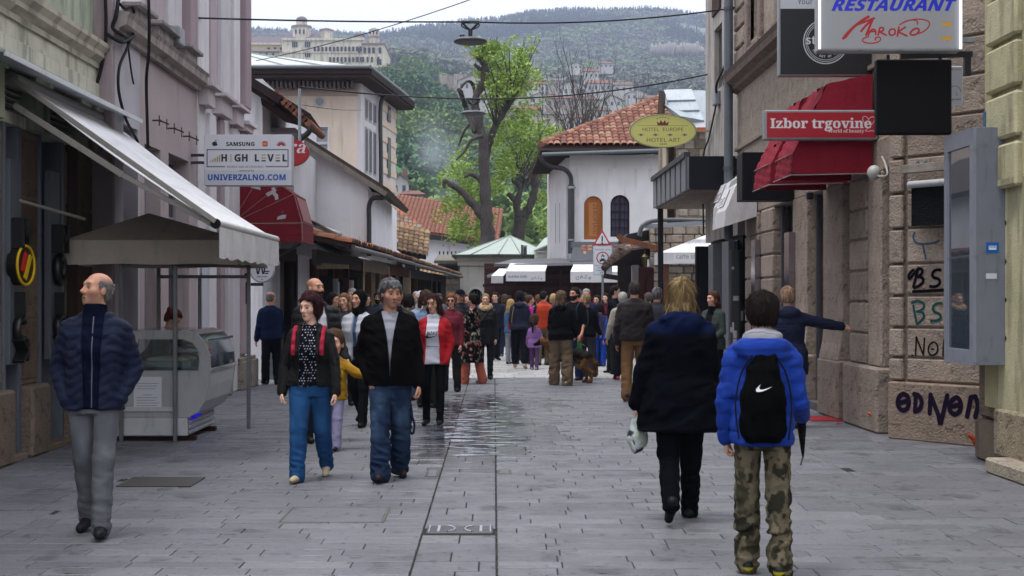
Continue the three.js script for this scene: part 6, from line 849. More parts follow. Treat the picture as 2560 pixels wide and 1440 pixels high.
{
const spots=[[1182,208,60,34,'red roofed white house by the pollarded tree top',540,0],[1240,222,50,26,'low white house with red roof right of the tree trunk',560,1],[1341,216,38,26,'white house with bright red gable roof left of the bare trees',560,0],[1300,252,46,30,'cream house with two windows low behind the green crown',470,2],[1392,206,34,20,'cream cottage high above the bare trees',640,3],[1478,184,30,24,'narrow pink gabled house on the upper terrace',680,1],[1430,222,60,30,'long pale house with a pinkish roof in the middle of the village',590,0],[1498,214,52,26,'wide house with rose red roof behind the thin branches',600,1],[1560,218,40,24,'brown roofed house on the right of the village',610,2],[1592,238,44,22,'long low white house near the metal dormer',600,3],[1400,252,56,28,'white house with a mauve roof at the village centre',520,1],[1462,256,50,30,'tall cream house behind the bare trunks',500,2],[1530,254,40,26,'grey roofed white house above the clay tile roof',520,0],[1325,282,50,30,'white gabled house beside the green leaves',420,0],[1392,292,54,26,'pale house partly hidden by brushwood',430,3],[1350,246,40,24,'small white house with faded roof in the second row',540,1],[1130,152,22,12,'tiny white house alone high on the far slope',1050,3],[1172,146,18,10,'tiny pale chalet far up the slope',1080,2],[1440,165,26,14,'rust roofed cottage on the top terrace',760,0],[1515,162,28,14,'orange roofed cottage at the edge of the wood',770,1],[1620,250,40,22,'house with dull roof by the dormer ridge',560,2],[1000,462,34,46,'white balconied house in the green slope above the red hall',190,3],[1030,492,44,24,'tan roofed house just above the hall roof',185,1],[1270,285,40,26,'cream house seen through the pollarded crown',430,2],[1210,250,40,22,'white house behind the tall pollarded trunk',520,0],[1445,300,50,26,'white house low behind the tile ridge',400,1],[1500,282,44,24,'yellowish house among grey twigs',450,2]];
const rc=['#8f5e55','#8a645c','#80685f','#77706e'],wc=['#bdbabb','#b3aa9e','#c4c1c0','#a89d96'],r=rng(55);
spots.forEach(([p,q,w,h,label,d,k],i)=>{
const x=X(p,d),W=w*1.2*d/FOC,Hh=h*1.25*d/FOC,yb=Y(q+h*0.62,d),t=thing('hillside_house',label,'house',V(x,yb,-d)),we=Hh*0.66,dp=W*0.7;
part('wall',bx(x-W/2,x+W/2,yb-3,yb+we,d,d+dp,0),M('plaster',wc[(i+k)%4],{s:6}),t);
const gable=i%3===0,top=yb+Hh,o=0.4,R1=M('stone',rc[k],{s:4});
if(gable){part('roof',[slab([V(x-W/2-o,yb+we-0.2,-d+o),V(x,top,-d+o),V(x,top,-d-dp),V(x-W/2-o,yb+we-0.2,-d-dp)],0.2),slab([V(x+W/2+o,yb+we-0.2,-d+o),V(x,top,-d+o),V(x,top,-d-dp),V(x+W/2+o,yb+we-0.2,-d-dp)],0.2)],R1,t);part('gable',wallZ(d+0.3,0.3,[[x-W/2,yb+we],[x+W/2,yb+we],[x,top-0.15]]),M('plaster',wc[(i+k)%4],{s:6}),t);}
else part('roof',[slab([V(x - W/2 - o,yb + we,-d + o),V(x + W/2 + o,yb + we,-d + o),V(x + W/2 - 0.6,top,-d - dp/2),V(x - W/2 + 0.6,top,-d - dp/2)],0.2),slab([V(x + W/2 + o,yb + we,-d + o),V(x + W/2 + o,yb + we,-d - dp),V(x + W/2 - 0.6,top,-d - dp/2)],0.2),slab([V(x - W/2 - o,yb + we,-d + o),V(x - W/2 - o,yb + we,-d - dp),V(x - W/2 + 0.6,top,-d - dp/2)],0.2)],R1,t);
const n=Math.max(2,Math.round(W/2.4));for(let j=0;j<n;j++)part('window',bx(x-W/2+W*(j+0.3)/n,x-W/2+W*(j+0.7)/n,yb+we*0.3,yb+we*0.72,d-0.06,d+0.1,0),M('plain','#3a3d46',{r:0.3}),t);
if(i%2)part('chimney',bx(x+W*0.15,x+W*0.15+0.6,top-0.8,top+0.7,d+dp*0.4,d+dp*0.4+0.6,0),M('stone','#8a6a5e'),t);
});
}
function limb(P,n=8,seg=5,rough=0.12,seed=1){
const c=new THREE.CatmullRomCurve3(P.map((p)=>V(p[0],p[1],p[2]))),K=(P.length - 1)*seg,pos=[],idx=[];let side=V(1,0,0.01);
for(let i=0;i<=K;i++){const t=i/K,q=c.getPoint(t),T=c.getTangent(t),f=t*(P.length - 1),a=Math.min(fl(f),P.length - 2),r=mixf(P[a][3],P[a + 1][3],f - a);const U=side.clone().addScaledVector(T,-side.dot(T)).normalize(),W=T.clone().cross(U);side=U;for(let j=0;j<=n;j++){const A=2*Math.PI*(j%n)/n,rr2=r*(1 + rough*2*(vn(j%n*1.7 + seed*9,i*0.6,seed)- 0.5));pos.push(q.x +(U.x*Math.cos(A)+ W.x*Math.sin(A))*rr2,q.y +(U.y*Math.cos(A)+ W.y*Math.sin(A))*rr2,q.z +(U.z*Math.cos(A)+ W.z*Math.sin(A))*rr2);}}
for(let i=0;i<K;i++)for(let j=0;j<n;j++){const a=i*(n + 1)+ j,b=a + n + 1;idx.push(a,a + 1,b + 1,a,b + 1,b);}for(const[o,s]of[[0,1],[K*(n + 1),-1]])for(let j=1;j<n - 1;j++)s>0?idx.push(o,o + j + 1,o + j):idx.push(o,o + j,o + j + 1);
return raw(pos,idx);
}
function leaves(cs,n,size,seed){const r=rng(seed),pos=[],col=[];for(const[x,y,z,R]of cs)for(let i=0;i<n;i++){const u=V(r()- 0.5,r()- 0.5,r()- 0.5).normalize().multiplyScalar(R*Math.pow(r(),0.45));const c=V(x + u.x,y + u.y*0.8,z + u.z),s=size*(0.5 + r()),a=V(r()- 0.5,(r()- 0.5)*0.6,r()- 0.5).normalize(),b=V(r()- 0.5,r()- 0.5,r()- 0.5).cross(a).normalize(),k=0.65 + 0.7*r(),P=[[-1,0],[0,-0.45],[1,0],[0,0.45]].map(([p,q])=>c.clone().addScaledVector(a,p*s).addScaledVector(b,q*s));for(const q of[0,1,2,0,2,3]){pos.push(P[q].x,P[q].y,P[q].z);col.push(0.25*k,0.37*k,0.045*k);}}const g=raw(pos);g.setAttribute('color',new THREE.BufferAttribute(new Float32Array(col),3));return g;}
const BARK=(()=>{const m=new THREE.MeshStandardMaterial({color:srgb('#4a4442'),roughness:0.95,bumpMap:rep('barkB',0.7),bumpScale:0.05,map:rep('dirtC',0.9),name:'bark'});return m;})();
const LEAVES=new THREE.MeshPhysicalMaterial({vertexColors:true,roughness:0.7,side:THREE.DoubleSide,transmission:0.35,thickness:0,name:'young leaves'});
{
const D=68,t=thing('pollarded_tree','old pollarded tree with thick dark limbs and fresh yellow green shoots behind the square','tree',at(1222,745,D)),L=(pts,n=9,s=1)=>limb(pts.map(([p,q,r,dz=0])=>{const v=at(p,q,D+dz);return[v.x,v.y,v.z,r*0.78*D/FOC];}),n,8,0.24,s);
part('trunk',L([[1224,760,34],[1222,660,30],[1220,600,24],[1215,520,19],[1211,430,16],[1207,340,15]],12,3),BARK,t);
const br=[
[[1207,345,15],[1196,300,14],[1188,250,13],[1210,200,12],[1212,172,13],[1204,166,10]],[[1211,178,8],[1196,170,6],[1186,160,5]],[[1192,262,8],[1182,212,6,1],[1165,205,4],[1152,220,4]],[[1188,330,9],[1165,270,8,1],[1150,228,7],[1144,222,6]],
[[1214,400,13,1],[1235,320,11,1],[1262,280,9,1],[1280,240,8,1],[1280,215,9,1]],[[1222,560,16],[1190,520,14],[1150,475,11],[1128,462,9],[1112,452,6],[1110,470,5]],[[1208,455,10],[1180,436,7],[1160,442,5]],[[1207,340,8,-1],[1180,350,5,-1],[1160,380,4,-1],[1140,400,3,-1]],[[1206,330,6,2],[1178,310,5,2],[1160,330,4,2],[1146,365,3,2]],
];
br.forEach((b,i)=>part('limb',L(b,8,i + 2),BARK,t));
const shoots=[],cs=[],r=rng(31);const bases2=[[1280,230,1],[1262,285,1],[1212,175,0],[1240,320,1],[1270,260,1],[1250,300,2]];for(let i=0;i<58;i++){const[p,q,z]=bases2[i%6],a=(r()- 0.5)*1.3,len=(i%6===2?60:110)+ r()*80,e=[p + Math.sin(a)*len*0.8,Math.max(92,q - Math.cos(a)*len)];const m=[mixf(p,e[0],0.5)+(r()- 0.5)*12,mixf(q,e[1],0.5)],dz=z +(r()- 0.5)*3;shoots.push(L([[p,q,2.6,z],[m[0],m[1],1.7,dz],[e[0],e[1],0.7,dz*1.4]],5,i));for(let k=0;k<4;k++){const f=0.35 + 0.6*r(),v=at(mixf(p,e[0],f)+(r()- 0.5)*14,mixf(q,e[1],f)+(r()- 0.5)*14,D + dz);if(r()>0.15)cs.push([v.x,v.y,v.z,0.22 + 0.22*r()]);}}
part('shoots',shoots,BARK,t).userData.kind='stuff';
const mass=[[1270,300,44,26],[1310,260,36,18],[1230,200,30,12],[1290,350,40,22],[1260,440,36,20],[1160,410,34,26],[1150,520,44,40],[1190,560,34,26],[1170,590,36,22],[1245,400,30,20],[1230,470,28,22],[1135,440,26,16],[1160,480,30,20],[1250,340,26,16],[1190,480,22,14],[1140,575,26,18],[1260,250,30,12],[1300,190,34,10],[1240,130,20,8],[1275,160,26,10],[1330,200,24,9]];
for(const[p,q,s,n]of mass)for(let i=0;i<n*0.85;i++){const v=at(p +(r()+ r()- 1)*s*1.5,q +(r()+ r()- 1)*s*1.35,D + 0.6 + r()*4);cs.push([v.x,v.y,v.z,0.25 + 0.3*r()]);}
part('crown',leaves(cs,26,0.095,77),LEAVES,t);
const u=thing('forked_tree','thick forked pollard stump with knobbly limbs beside the tile-roofed house','tree',at(1300,745,70)),N=(pts,n=9,s=1)=>limb(pts.map(([p,q,r2,dz=0])=>{const v=at(p,q,70+dz);return[v.x,v.y,v.z,r2*0.8*70/FOC];}),n,8,0.26,s);
part('trunk',N([[1298,760,26],[1297,640,23],[1296,590,20],[1300,545,18]],12,9),BARK,u);[[[1300,550,16],[1322,520,14],[1336,480,12],[1338,440,11],[1334,432,9]],[[1298,548,12],[1292,510,11],[1300,470,9],[1286,450,9],[1282,445,7]],[[1292,512,8],[1278,490,8],[1268,484,6]]].forEach((b,i)=>part('limb',N(b,8,i + 12),BARK,u));
const c2=[],m2=[[1340,340,40,30],[1300,320,30,20],[1360,420,34,20],[1320,400,36,26],[1280,420,26,16],[1370,560,26,16],[1350,500,26,14],[1300,370,30,18],[1380,330,26,12],[1330,300,26,12]];for(const[p,q,s,n]of m2)for(let i=0;i<n;i++){const v=at(p +(r()+ r()- 1)*s*1.3,q +(r()+ r()- 1)*s*1.2,71 + r()*5);c2.push([v.x,v.y,v.z,0.25 + 0.3*r()]);}
const tw=[];for(let i=0;i<40;i++){const p=1285 + r()*60,q=440 + r()*40,a=(r()- 0.4)*1.2,l=60 + r()*120;tw.push(N([[p,q,2.2],[p + Math.sin(a)*l*0.5 + r()*8,q - l*0.5,1.4,r()*3],[p + Math.sin(a)*l,q - Math.cos(a)*l,0.6,r()*4]],5,i));}part('shoots',tw,BARK,u).userData.kind='stuff';part('crown',leaves(c2,24,0.095,78),LEAVES,u);
}
{
const grow=(label,px,D,seed,n)=>{const r=rng(seed),t=thing('bare_tree',label,'tree',V(X(px,D),0,-D)),g=[[],[]];const go=(p,dir,len,rad,lev)=>{const m=p.clone().addScaledVector(dir,len*0.5).add(V((r()- 0.5)*len*0.08,0,(r()- 0.5)*len*0.08)),e=p.clone().addScaledVector(dir,len);g[lev<2?0:1].push(limb([[p.x,p.y,p.z,rad],[m.x,m.y,m.z,rad*0.8],[e.x,e.y,e.z,rad*0.55]],lev<2?7:4,2,0.05,lev));if(lev>=4)return;const k=lev===0?n:2 + fl(r()*2.2);for(let i=0;i<k;i++){const a=r()*6.28,sp=lev===0?0.18 + r()*0.25:0.25 + r()*0.4,nd=dir.clone().add(V(Math.cos(a)*sp,lev?0.12:0.3,Math.sin(a)*sp)).normalize();go(lev===0?p.clone().addScaledVector(dir,len*(0.6 + 0.4*r())):p.clone().addScaledVector(dir,len*(0.55 + 0.45*r())),nd,len*(lev===0?1.25:0.62)*(0.8 + 0.4*r()),rad*0.5,lev + 1);}};go(V(X(px,D),0,-D),V(0,1,0),5.0,0.2,0);part('trunk',g[0],BARK,t);part('twigs',g[1],BARK,t).userData.kind='stuff';};
grow('leafless grey tree rising left above the clay tile ridge',1450,88,5,6);grow('slim leafless tree in the middle above the clay tile ridge',1505,92,6,6);grow('leafless tree beside the metal dormer above the tile ridge',1575,96,7,5);grow('low bare brushy tree left of the tile ridge',1400,84,8,4);
}
// ---------------------------------------------------------------- people: signed distance fields meshed with surface nets
const NE=new Uint8Array([0,1,2,3,4,5,6,7,0,2,1,3,4,6,5,7,0,4,1,5,2,6,3,7]);
function net(f,lo,hi,h,colour){
const nx=Math.ceil((hi[0]- lo[0])/h)+ 2,ny=Math.ceil((hi[1]- lo[1])/h)+ 2,nz=Math.ceil((hi[2]- lo[2])/h)+ 2,sxy=nx*ny,val=new Float32Array(sxy*nz),Bk=6,half=Bk*h*0.87*1.7,act=[];
for(let bz=0;bz<nz;bz +=Bk)for(let by=0;by<ny;by +=Bk)for(let bx2=0;bx2<nx;bx2 +=Bk){
const c=f(lo[0]+(bx2 + Bk/2)*h,lo[1]+(by + Bk/2)*h,lo[2]+(bz + Bk/2)*h),skip=Math.abs(c)>half,X1=Math.min(nx,bx2 + Bk),Y1=Math.min(ny,by + Bk),Z1=Math.min(nz,bz + Bk);if(!skip)act.push(bx2,by,bz);
for(let z=bz;z<Z1;z++)for(let y=by;y<Y1;y++){const r=y*nx + z*sxy;if(skip)val.fill(c,r + bx2,r + X1);else for(let x=bx2;x<X1;x++)val[x + r]=f(lo[0]+ x*h,lo[1]+ y*h,lo[2]+ z*h);}
}
const id=new Int32Array(sxy*nz).fill(-1),pos=[],idx=[],col=[],off=new Int32Array([0,1,nx,nx + 1,sxy,sxy + 1,sxy + nx,sxy + nx + 1]);
for(let k=0;k<act.length;k +=3){const X1=Math.min(nx - 1,act[k]+ Bk),Y1=Math.min(ny - 1,act[k + 1]+ Bk),Z1=Math.min(nz - 1,act[k + 2]+ Bk);for(let z=act[k + 2];z<Z1;z++)for(let y=act[k + 1];y<Y1;y++)for(let x=act[k];x<X1;x++){
const b=x + y*nx + z*sxy;let m=0;for(let q=0;q<8;q++)if(val[b + off[q]]<0)m|=1<<q;if(m===0||m===255)continue;
let px=0,py=0,pz=0,n=0;for(let e=0;e<24;e +=2){const p=NE[e],q=NE[e + 1];if(!((m>>p ^ m>>q)&1))continue;const a=val[b + off[p]],t=a/(a - val[b + off[q]]);px +=(p&1)+((q&1)-(p&1))*t;py +=(p>>1&1)+((q>>1&1)-(p>>1&1))*t;pz +=(p>>2)+((q>>2)-(p>>2))*t;n++;}
id[b]=pos.length/3;pos.push(lo[0]+(x + px/n)*h,lo[1]+(y + py/n)*h,lo[2]+(z + pz/n)*h);col.push(b,x,y,z);
}}
const edge=(b,s,d,u,v)=>{if(s===val[b + d]<0)return;const a=id[b],e=id[b - u],g=id[b - u - v],k=id[b - v];if(a<0||e<0||g<0||k<0)return;s?idx.push(a,e,g,a,g,k):idx.push(a,g,e,a,k,g);};
for(let k=0;k<col.length;k +=4){const b=col[k];if(col[k + 1]<1||col[k + 2]<1||col[k + 3]<1)continue;const s=val[b]<0;edge(b,s,1,nx,sxy);edge(b,s,nx,sxy,1);edge(b,s,sxy,1,nx);}
const g=raw(pos,idx);if(colour){const c=new Float32Array(pos.length);for(let i=0;i<pos.length;i +=3){const q=colour(pos[i],pos[i + 1],pos[i + 2]);c[i]=q[0];c[i + 1]=q[1];c[i + 2]=q[2];}g.setAttribute('color',new THREE.BufferAttribute(c,3));}
return g;
}
const smin=(a,b,k)=>{const h=k - Math.abs(a - b);return h<=0?(a<b?a:b):(a<b?a:b)- h*h/(4*k);};
function cap(a,b,ra,rb){
const ax=a.x,ay=a.y,az=a.z,dx=b.x - ax,dy=b.y - ay,dz=b.z - az,L2=dx*dx + dy*dy + dz*dz||1e-9;
const f=(x,y,z)=>{const px=x - ax,py=y - ay,pz=z - az,t=clamp((px*dx + py*dy + pz*dz)/L2),qx=px - dx*t,qy=py - dy*t,qz=pz - dz*t;return Math.sqrt(qx*qx + qy*qy + qz*qz)- ra -(rb - ra)*t;};
f.c=[ax + dx/2,ay + dy/2,az + dz/2,Math.sqrt(L2)/2 + Math.max(ra,rb)];return f;
}
function ell(c,r){const m=Math.min(...r),f=(x,y,z)=>{const u=(x - c[0])/r[0],v=(y - c[1])/r[1],w=(z - c[2])/r[2],k=Math.sqrt(u*u + v*v + w*w);return(k - 1)*(k>1?m +(Math.max(...r)- m)*0.2:m);};f.c=[...c,Math.max(...r)];return f;}
const union=(list,k)=>(x,y,z)=>{let d=1e3;for(const f of list){if(f.c){const q=f.c,a=x - q[0],b=y - q[1],c=z - q[2];const l=Math.sqrt(a*a + b*b + c*c)- q[3];if(l>d + k&&l>0)continue;if(d>1&&l>0.6){d=Math.min(d,l);continue;}}d=smin(d,f(x,y,z),f.k??k);}return d;};
const profile=(P)=>(x,y,z)=>{const n=P.length;let i=1;const yc=clamp(y,P[0][0],P[n - 1][0]);while(i<n - 1&&P[i][0]<yc)i++;const A=P[i - 1],B=P[i],t=sm(clamp((yc - A[0])/(B[0]- A[0]))),a=mixf(A[1],B[1],t),b=mixf(A[2],B[2],t),zc=mixf(A[3]??0,B[3]??0,t),u=Math.abs(x)/a,w=Math.abs(z - zc)/b,q=Math.pow(Math.pow(u,2.3)+ Math.pow(w,2.3),1/2.3),d=(q - 1)*(q>1?Math.min(a,b)*1.05:Math.min(a,b)),e=Math.max(P[0][0]- y,y - P[n - 1][0]);return e>0&&d>0?Math.hypot(d,e):Math.max(d,e);};
const rad=Math.PI/180,lin=(hex)=>{const c=srgb(hex);return[c.r,c.g,c.b];},mul=(c,k)=>[c[0]*k,c[1]*k,c[2]*k],mix3=(a,b,t)=>[mixf(a[0],b[0],t),mixf(a[1],b[1],t),mixf(a[2],b[2],t)];
const vcm=(name,r,extra={})=>Object.assign(new THREE.MeshPhysicalMaterial({vertexColors:true,roughness:r,name}),extra);
const CLOTH={fabric:vcm('woven cloth',0.92,{bumpMap:rep('clothB',0.35),bumpScale:0.006,specularIntensity:0.12}),nylon:vcm('padded nylon',0.6,{bumpMap:rep('clothB',0.2),bumpScale:0.008,specularIntensity:0.4}),leather:vcm('leather',0.34,{bumpMap:rep('clothB',0.22),bumpScale:0.012,specularIntensity:0.45}),skin:vcm('skin',0.55,{specularIntensity:0.6}),hair:vcm('hair',0.78,{bumpMap:rep('hairC',0.09,0.16),bumpScale:0.004,specularIntensity:0.25}),shoe:vcm('shoe',0.55,{specularIntensity:0.4})};
const EYEW=M('plain','#6f6864',{r:0.25}),EYEB=M('plain','#1a110d',{r:0.15});
const SKIN={fair:'#cf9f8a',tan:'#c39078',olive:'#b98770',pale:'#d8ab98'};
const PAT={
plain:(c,a=0.1)=>(x,y,z)=>mul(c,1-a+2*a*vn(x*9,y*9,z*9)),
denim:(c,f='#6f86a0')=>{const l=lin(f);return(x,y,z)=>mul(mix3(c,l,0.55*sstep(0.4,0.75,fbm(x*6+3,y*3.5,z*6,3))*sstep(0.2,0.6,y)*(1-sstep(0.75,0.95,y))+0.05),0.85+0.3*vn(x*25,y*8,z*25));},
camo:()=>{const k=['#5a5143','#2e2d24','#3f3d2e','#6a6150'].map(lin);return(x,y,z)=>{const a=fbm(x*14,y*10,z*14,3),b=fbm(x*17+9,y*12,z*17,3);return a>0.56?k[1]:b>0.56?k[3]:a<0.42?k[2]:k[0];};},
dots:(c)=>{const w=lin('#c8c8d0');return(x,y,z)=>{const u=x*40+(fl(y*40)%2)*0.5,v=y*40,i=fl(u),j=fl(v);return Math.hypot(u-i-0.3-0.4*h3(i,j,1),v-j-0.5)<0.19&&h3(i,j,7)>0.4?w:c;};},
hooded:(c,c2)=>{const l=lin(c2);return(x,y,z)=>mul(mix3(c,l,sstep(1.33,1.38,y)),0.85+0.3*vn(x*9,y*9,z*9));},
flower:(c)=>{const p=['#b08a86','#8a4a4a','#9a927a','#6a7a6a'].map(lin);return(x,y,z)=>{const a=fbm(x*26,y*26,z*26,2);return a>0.60?p[fl(h3(fl(x*12),fl(y*12),fl(z*12))*4)]:c;};},
};
const pat=(spec)=>typeof spec==='string'?PAT.plain(lin(spec)):PAT[spec[0]](lin(spec[1]??'#888888'),spec[2]);
function person(o){
const d=o.d??gnd(o.py),s=(o.h??1.72)/1.75,near=d<14,mid=d<23,cell=near?0.0105:mid?0.014:d<33?0.02:0.026,hc=near?0.0042:mid?0.0058:d<33?0.0078:0.0095,fem=!!o.fem,kid=o.kid??0,wd=(o.w??1),hs=(o.hs??(fem?0.96:1))/s*(kid?0.94:1);
const root=thing(o.name??'person',o.label,'person',V(X(o.px,d),0,-d),(o.face??0)*rad,o.group);root.scale.setScalar(s);
const dir=(p,ab,sd)=>V(sd*Math.sin(ab*rad),-Math.cos(p*rad)*Math.cos(ab*rad),Math.sin(p*rad)*Math.cos(ab*rad));
const lean=(o.lean??0)*rad,twist=(o.twist??0)*rad;let P=V(0,0.92,0);
const legs=[[o.legL??[0,0,2],1],[o.legR??[0,0,2],-1]].map(([[a,k,out=1,fp=null,toe=8],sd])=>{const hip=V(sd*0.09*(fem?1.03:1),0,0),kn=hip.clone().addScaledVector(dir(a,out,sd),0.43),an=kn.clone().addScaledVector(dir(a-k,out*0.4,sd),0.41);const pitch=(fp??clamp((k-a)*0.8,0,60))*rad,ty=toe*sd*rad,f=V(Math.sin(ty)*Math.cos(pitch),-Math.sin(pitch),Math.cos(ty)*Math.cos(pitch)),dn=V(Math.sin(ty)*-Math.sin(pitch),-Math.cos(pitch),-Math.cos(ty)*Math.sin(pitch));return{hip,kn,an,f,dn,sd,heel:an.clone().addScaledVector(f,-0.045).addScaledVector(dn,0.05),toe:an.clone().addScaledVector(f,0.15).addScaledVector(dn,0.055)};});
const low=Math.min(...legs.map((l)=>Math.min(l.heel.y-0.036,l.toe.y-0.032)));P.y=-low;for(const l of legs)for(const k of['hip','kn','an','heel','toe'])l[k].y+=P.y;
const dyy=P.y-0.92,cl=Math.cos(lean),sl=Math.sin(lean),ct=Math.cos(twist),st=Math.sin(twist);
const toT=(x,y,z)=>{const yy=y-P.y,y1=yy*cl+z*sl,z1=-yy*sl+z*cl;return[x*ct-z1*st,y1+0.92,x*st+z1*ct];};
const fromT=(v)=>{const x=v.x*ct+v.z*st,z=-v.x*st+v.z*ct,y=v.y-0.92;return V(x,y*cl-z*sl+P.y,y*sl+z*cl);};
const T=(f)=>(x,y,z)=>{const q=toT(x,y,z);return f(q[0],q[1],q[2]);};
const sw=(fem?0.148:0.168)*(0.55+0.45*wd)*(kid?0.95:1),shY=1.355;
const arms=[[o.armL??{},1],[o.armR??{},-1]].map(([a,sd])=>{const AB=(a.ab??9)>40?a.ab:(a.ab??9)*0.84;const sh=fromT(V(sd*sw,shY,-0.01)),el=sh.clone().addScaledVector(dir(a.p??4,AB,sd),0.275),fw2=dir((a.p??4)+(a.e??14),AB-(a.in??6),sd),wr=el.clone().addScaledVector(fw2,0.245),fd=a.hf?V(a.hf[0]*sd,a.hf[1],a.hf[2]).normalize():fw2;return{sh,el,wr,fw:fw2,fd,sd,a};});
const nk=fromT(V(0,1.46,-0.02)),h=o.head??{},hq=new THREE.Quaternion().setFromEuler(new THREE.Euler((h.pitch??0)*rad,(h.yaw??0)*rad,(h.roll??0)*rad,'YXZ')),up=V(0,0.165*(0.6+0.4*hs),0.012).applyQuaternion(new THREE.Quaternion().slerp(hq,0.6)),hcn=nk.clone().add(up),hinv=hq.clone().invert(),e4=new THREE.Matrix4().makeRotationFromQuaternion(hinv).elements;
const toH=(x,y,z)=>{x-=hcn.x;y-=hcn.y;z-=hcn.z;return[(e4[0]*x+e4[4]*y+e4[8]*z)/hs,(e4[1]*x+e4[5]*y+e4[9]*z)/hs,(e4[2]*x+e4[6]*y+e4[10]*z)/hs];};
const HB=(pad,below=0.2)=>[[hcn.x-0.13*hs-pad,hcn.y-below*hs-pad,hcn.z-0.13*hs-pad],[hcn.x+0.13*hs+pad,hcn.y+0.14*hs+pad,hcn.z+0.13*hs+pad]];
const fromH=(x,y,z)=>V(x*hs,y*hs,z*hs).applyQuaternion(hq).add(hcn);
const fw=o.facew??(fem?0.95:1),jaw=fem?0.9:1,E=(x,y,z,a,b,c)=>ell([x,y,z],[a,b,c]),c3=(a,b,r1,r2)=>cap(V(...a),V(...b),r1,r2);
const headF=(()=>{const sk=[E(0,0.035,-0.012,0.077*fw,0.083,0.095),E(0,-0.04,0.018,0.061*fw*jaw,0.078,0.07),E(0,-0.098,0.056,0.026*jaw,0.022,0.026),c3([-0.034,0.027,0.074],[0.034,0.027,0.074],0.014,0.014),c3([-0.045*fw,-0.02,0.052],[0.045*fw,-0.02,0.052],0.024,0.024)],u=union(sk,0.03);const nose=c3([0,0.012,0.082],[0,-0.03,0.106],0.008,0.0135),wing=c3([-0.011,-0.036,0.092],[0.011,-0.036,0.092],0.009,0.009),lip=c3([-0.019,-0.067,0.081],[0.019,-0.067,0.081],0.0075,0.0075),lip2=c3([-0.016,-0.078,0.08],[0.016,-0.078,0.08],0.0078,0.0078),ears=[-1,1].map((k)=>E(k*0.077*fw,-0.004,-0.008,0.011,0.031,0.02));
return(x,y,z)=>{let q=u(x,y,z);if(q>0.07)return q;const ex=Math.abs(x)-0.031,es=Math.sqrt(ex*ex+(y-0.004)*(y-0.004)+(z-0.094)*(z-0.094))-0.015;q=-smin(-q,es,0.014);q=smin(q,nose(x,y,z),0.014);q=smin(q,wing(x,y,z),0.01);q=smin(q,lip(x,y,z),0.008);q=smin(q,lip2(x,y,z),0.008);q=Math.max(q,0.0022-Math.hypot(y+0.0725,Math.max(0,z-0.2))*1-Math.max(0,0.078-z)*2-Math.max(0,Math.abs(x)-0.022)*2);for(const e of ears)q=smin(q,e(x,y,z),0.008);return q;};})();
const skin=lin(SKIN[o.skin??'fair']),lipC=mix3(skin,lin(fem?'#9a4a48':'#9a6254'),fem?0.7:0.45),browC=lin(o.brow??o.hair?.color??'#2a2220'),beard=o.beard?lin(o.beard):null;
const headCol=(x,y,z)=>{const q=toH(x,y,z);let c=mul(skin,0.93+0.14*vn(q[0]*60,q[1]*60,q[2]*60));const ax=Math.abs(q[0]);if(q[2]>0.03){c=mix3(c,mul([skin[0]*1.05,skin[1]*0.78,skin[2]*0.74],1),0.5*(sstep(0.03,0,Math.hypot(ax-0.04,q[1]+0.03))+sstep(0.022,0.004,Math.hypot(q[0],q[1]+0.033))));const lp=Math.max(0,1-Math.hypot(q[0]/0.024,(q[1]+0.0725)/0.0125));c=mix3(c,lipC,sstep(0.05,0.35,lp));if(Math.abs(q[1]+0.0725)<0.0022&&ax<0.021)c=mul(c,0.45);const br=ax>0.012&&ax<0.052?Math.max(0,1-Math.abs(q[1]-0.0295-0.006*(1-Math.pow((ax-0.032)/0.02,2))+0.004)/(fem?0.005:0.0075)):0;c=mix3(c,browC,0.85*sstep(0.05,0.5,br));const es=Math.hypot(ax-0.031,(q[1]-0.004)*1.5);c=mul(c,1-0.32*sstep(0.024,0.008,es));}
if(o.stubble&&q[1]<-0.03&&q[2]>-0.02)c=mix3(c,lin('#4a3f3a'),0.35*sstep(-0.025,-0.05,q[1]));if(o.bald&&q[1]>0.02){const g=sstep(0.1,0.06,q[1])*sstep(0.05,0.0,q[2]);c=mix3(c,browC,0.5*g);}return c;};
const neck=cap(fromH(0,-0.06,-0.018),fromT(V(0,1.42,-0.018)),(fem?0.046:0.056)*(kid?0.85:1),(fem?0.052:0.064));
const headNeck=(x,y,z)=>{const q=toH(x,y,z);return smin(headF(q[0],q[1],q[2])*hs,neck(x,y,z),0.02);};
const gs=[net(headNeck,...HB(0.012,0.24),hc*(kid?0.9:1),headCol)];
const handPrims=(A)=>{const{wr,fd,sd,a}=A,cu=(a.curl??24)*rad;let n=V(-sd,0,0);if(a.palm)n=V(...a.palm);n.addScaledVector(fd,-n.dot(fd)).normalize();const t=fd.clone().cross(n).multiplyScalar(-sd*(a.flip??1));if(!a.palm&&t.z<0)t.negate();const k=kid?0.82:fem?0.92:1,th=near?1:mid?1.12:1.3,L=[];const W=wr.clone().addScaledVector(fd,0.012);const lens=[0.07,0.078,0.073,0.057];for(let i=0;i<4;i++){const b0=W.clone().addScaledVector(t,(0.018 - 0.012*i)*k),b1=W.clone().addScaledVector(fd,(0.088 - Math.abs(i - 1.2)*0.004)*k).addScaledVector(t,(0.031 - 0.0205*i)*k);L.push(cap(b0,b1,0.0165*k,0.0125*k));let p=b1,an=cu*0.45;for(let j=0;j<3;j++){const l=lens[i]*[0.45,0.31,0.24][j]*k,q=p.clone().addScaledVector(fd,Math.cos(an)*l).addScaledVector(n,Math.sin(an)*l);const c=cap(p,q,(0.0088 - j*0.0008)*k*th,(0.0082 - j*0.0009)*k*th);c.k=0.004;L.push(c);p=q;an +=cu*(1 + 0.1*i);}}
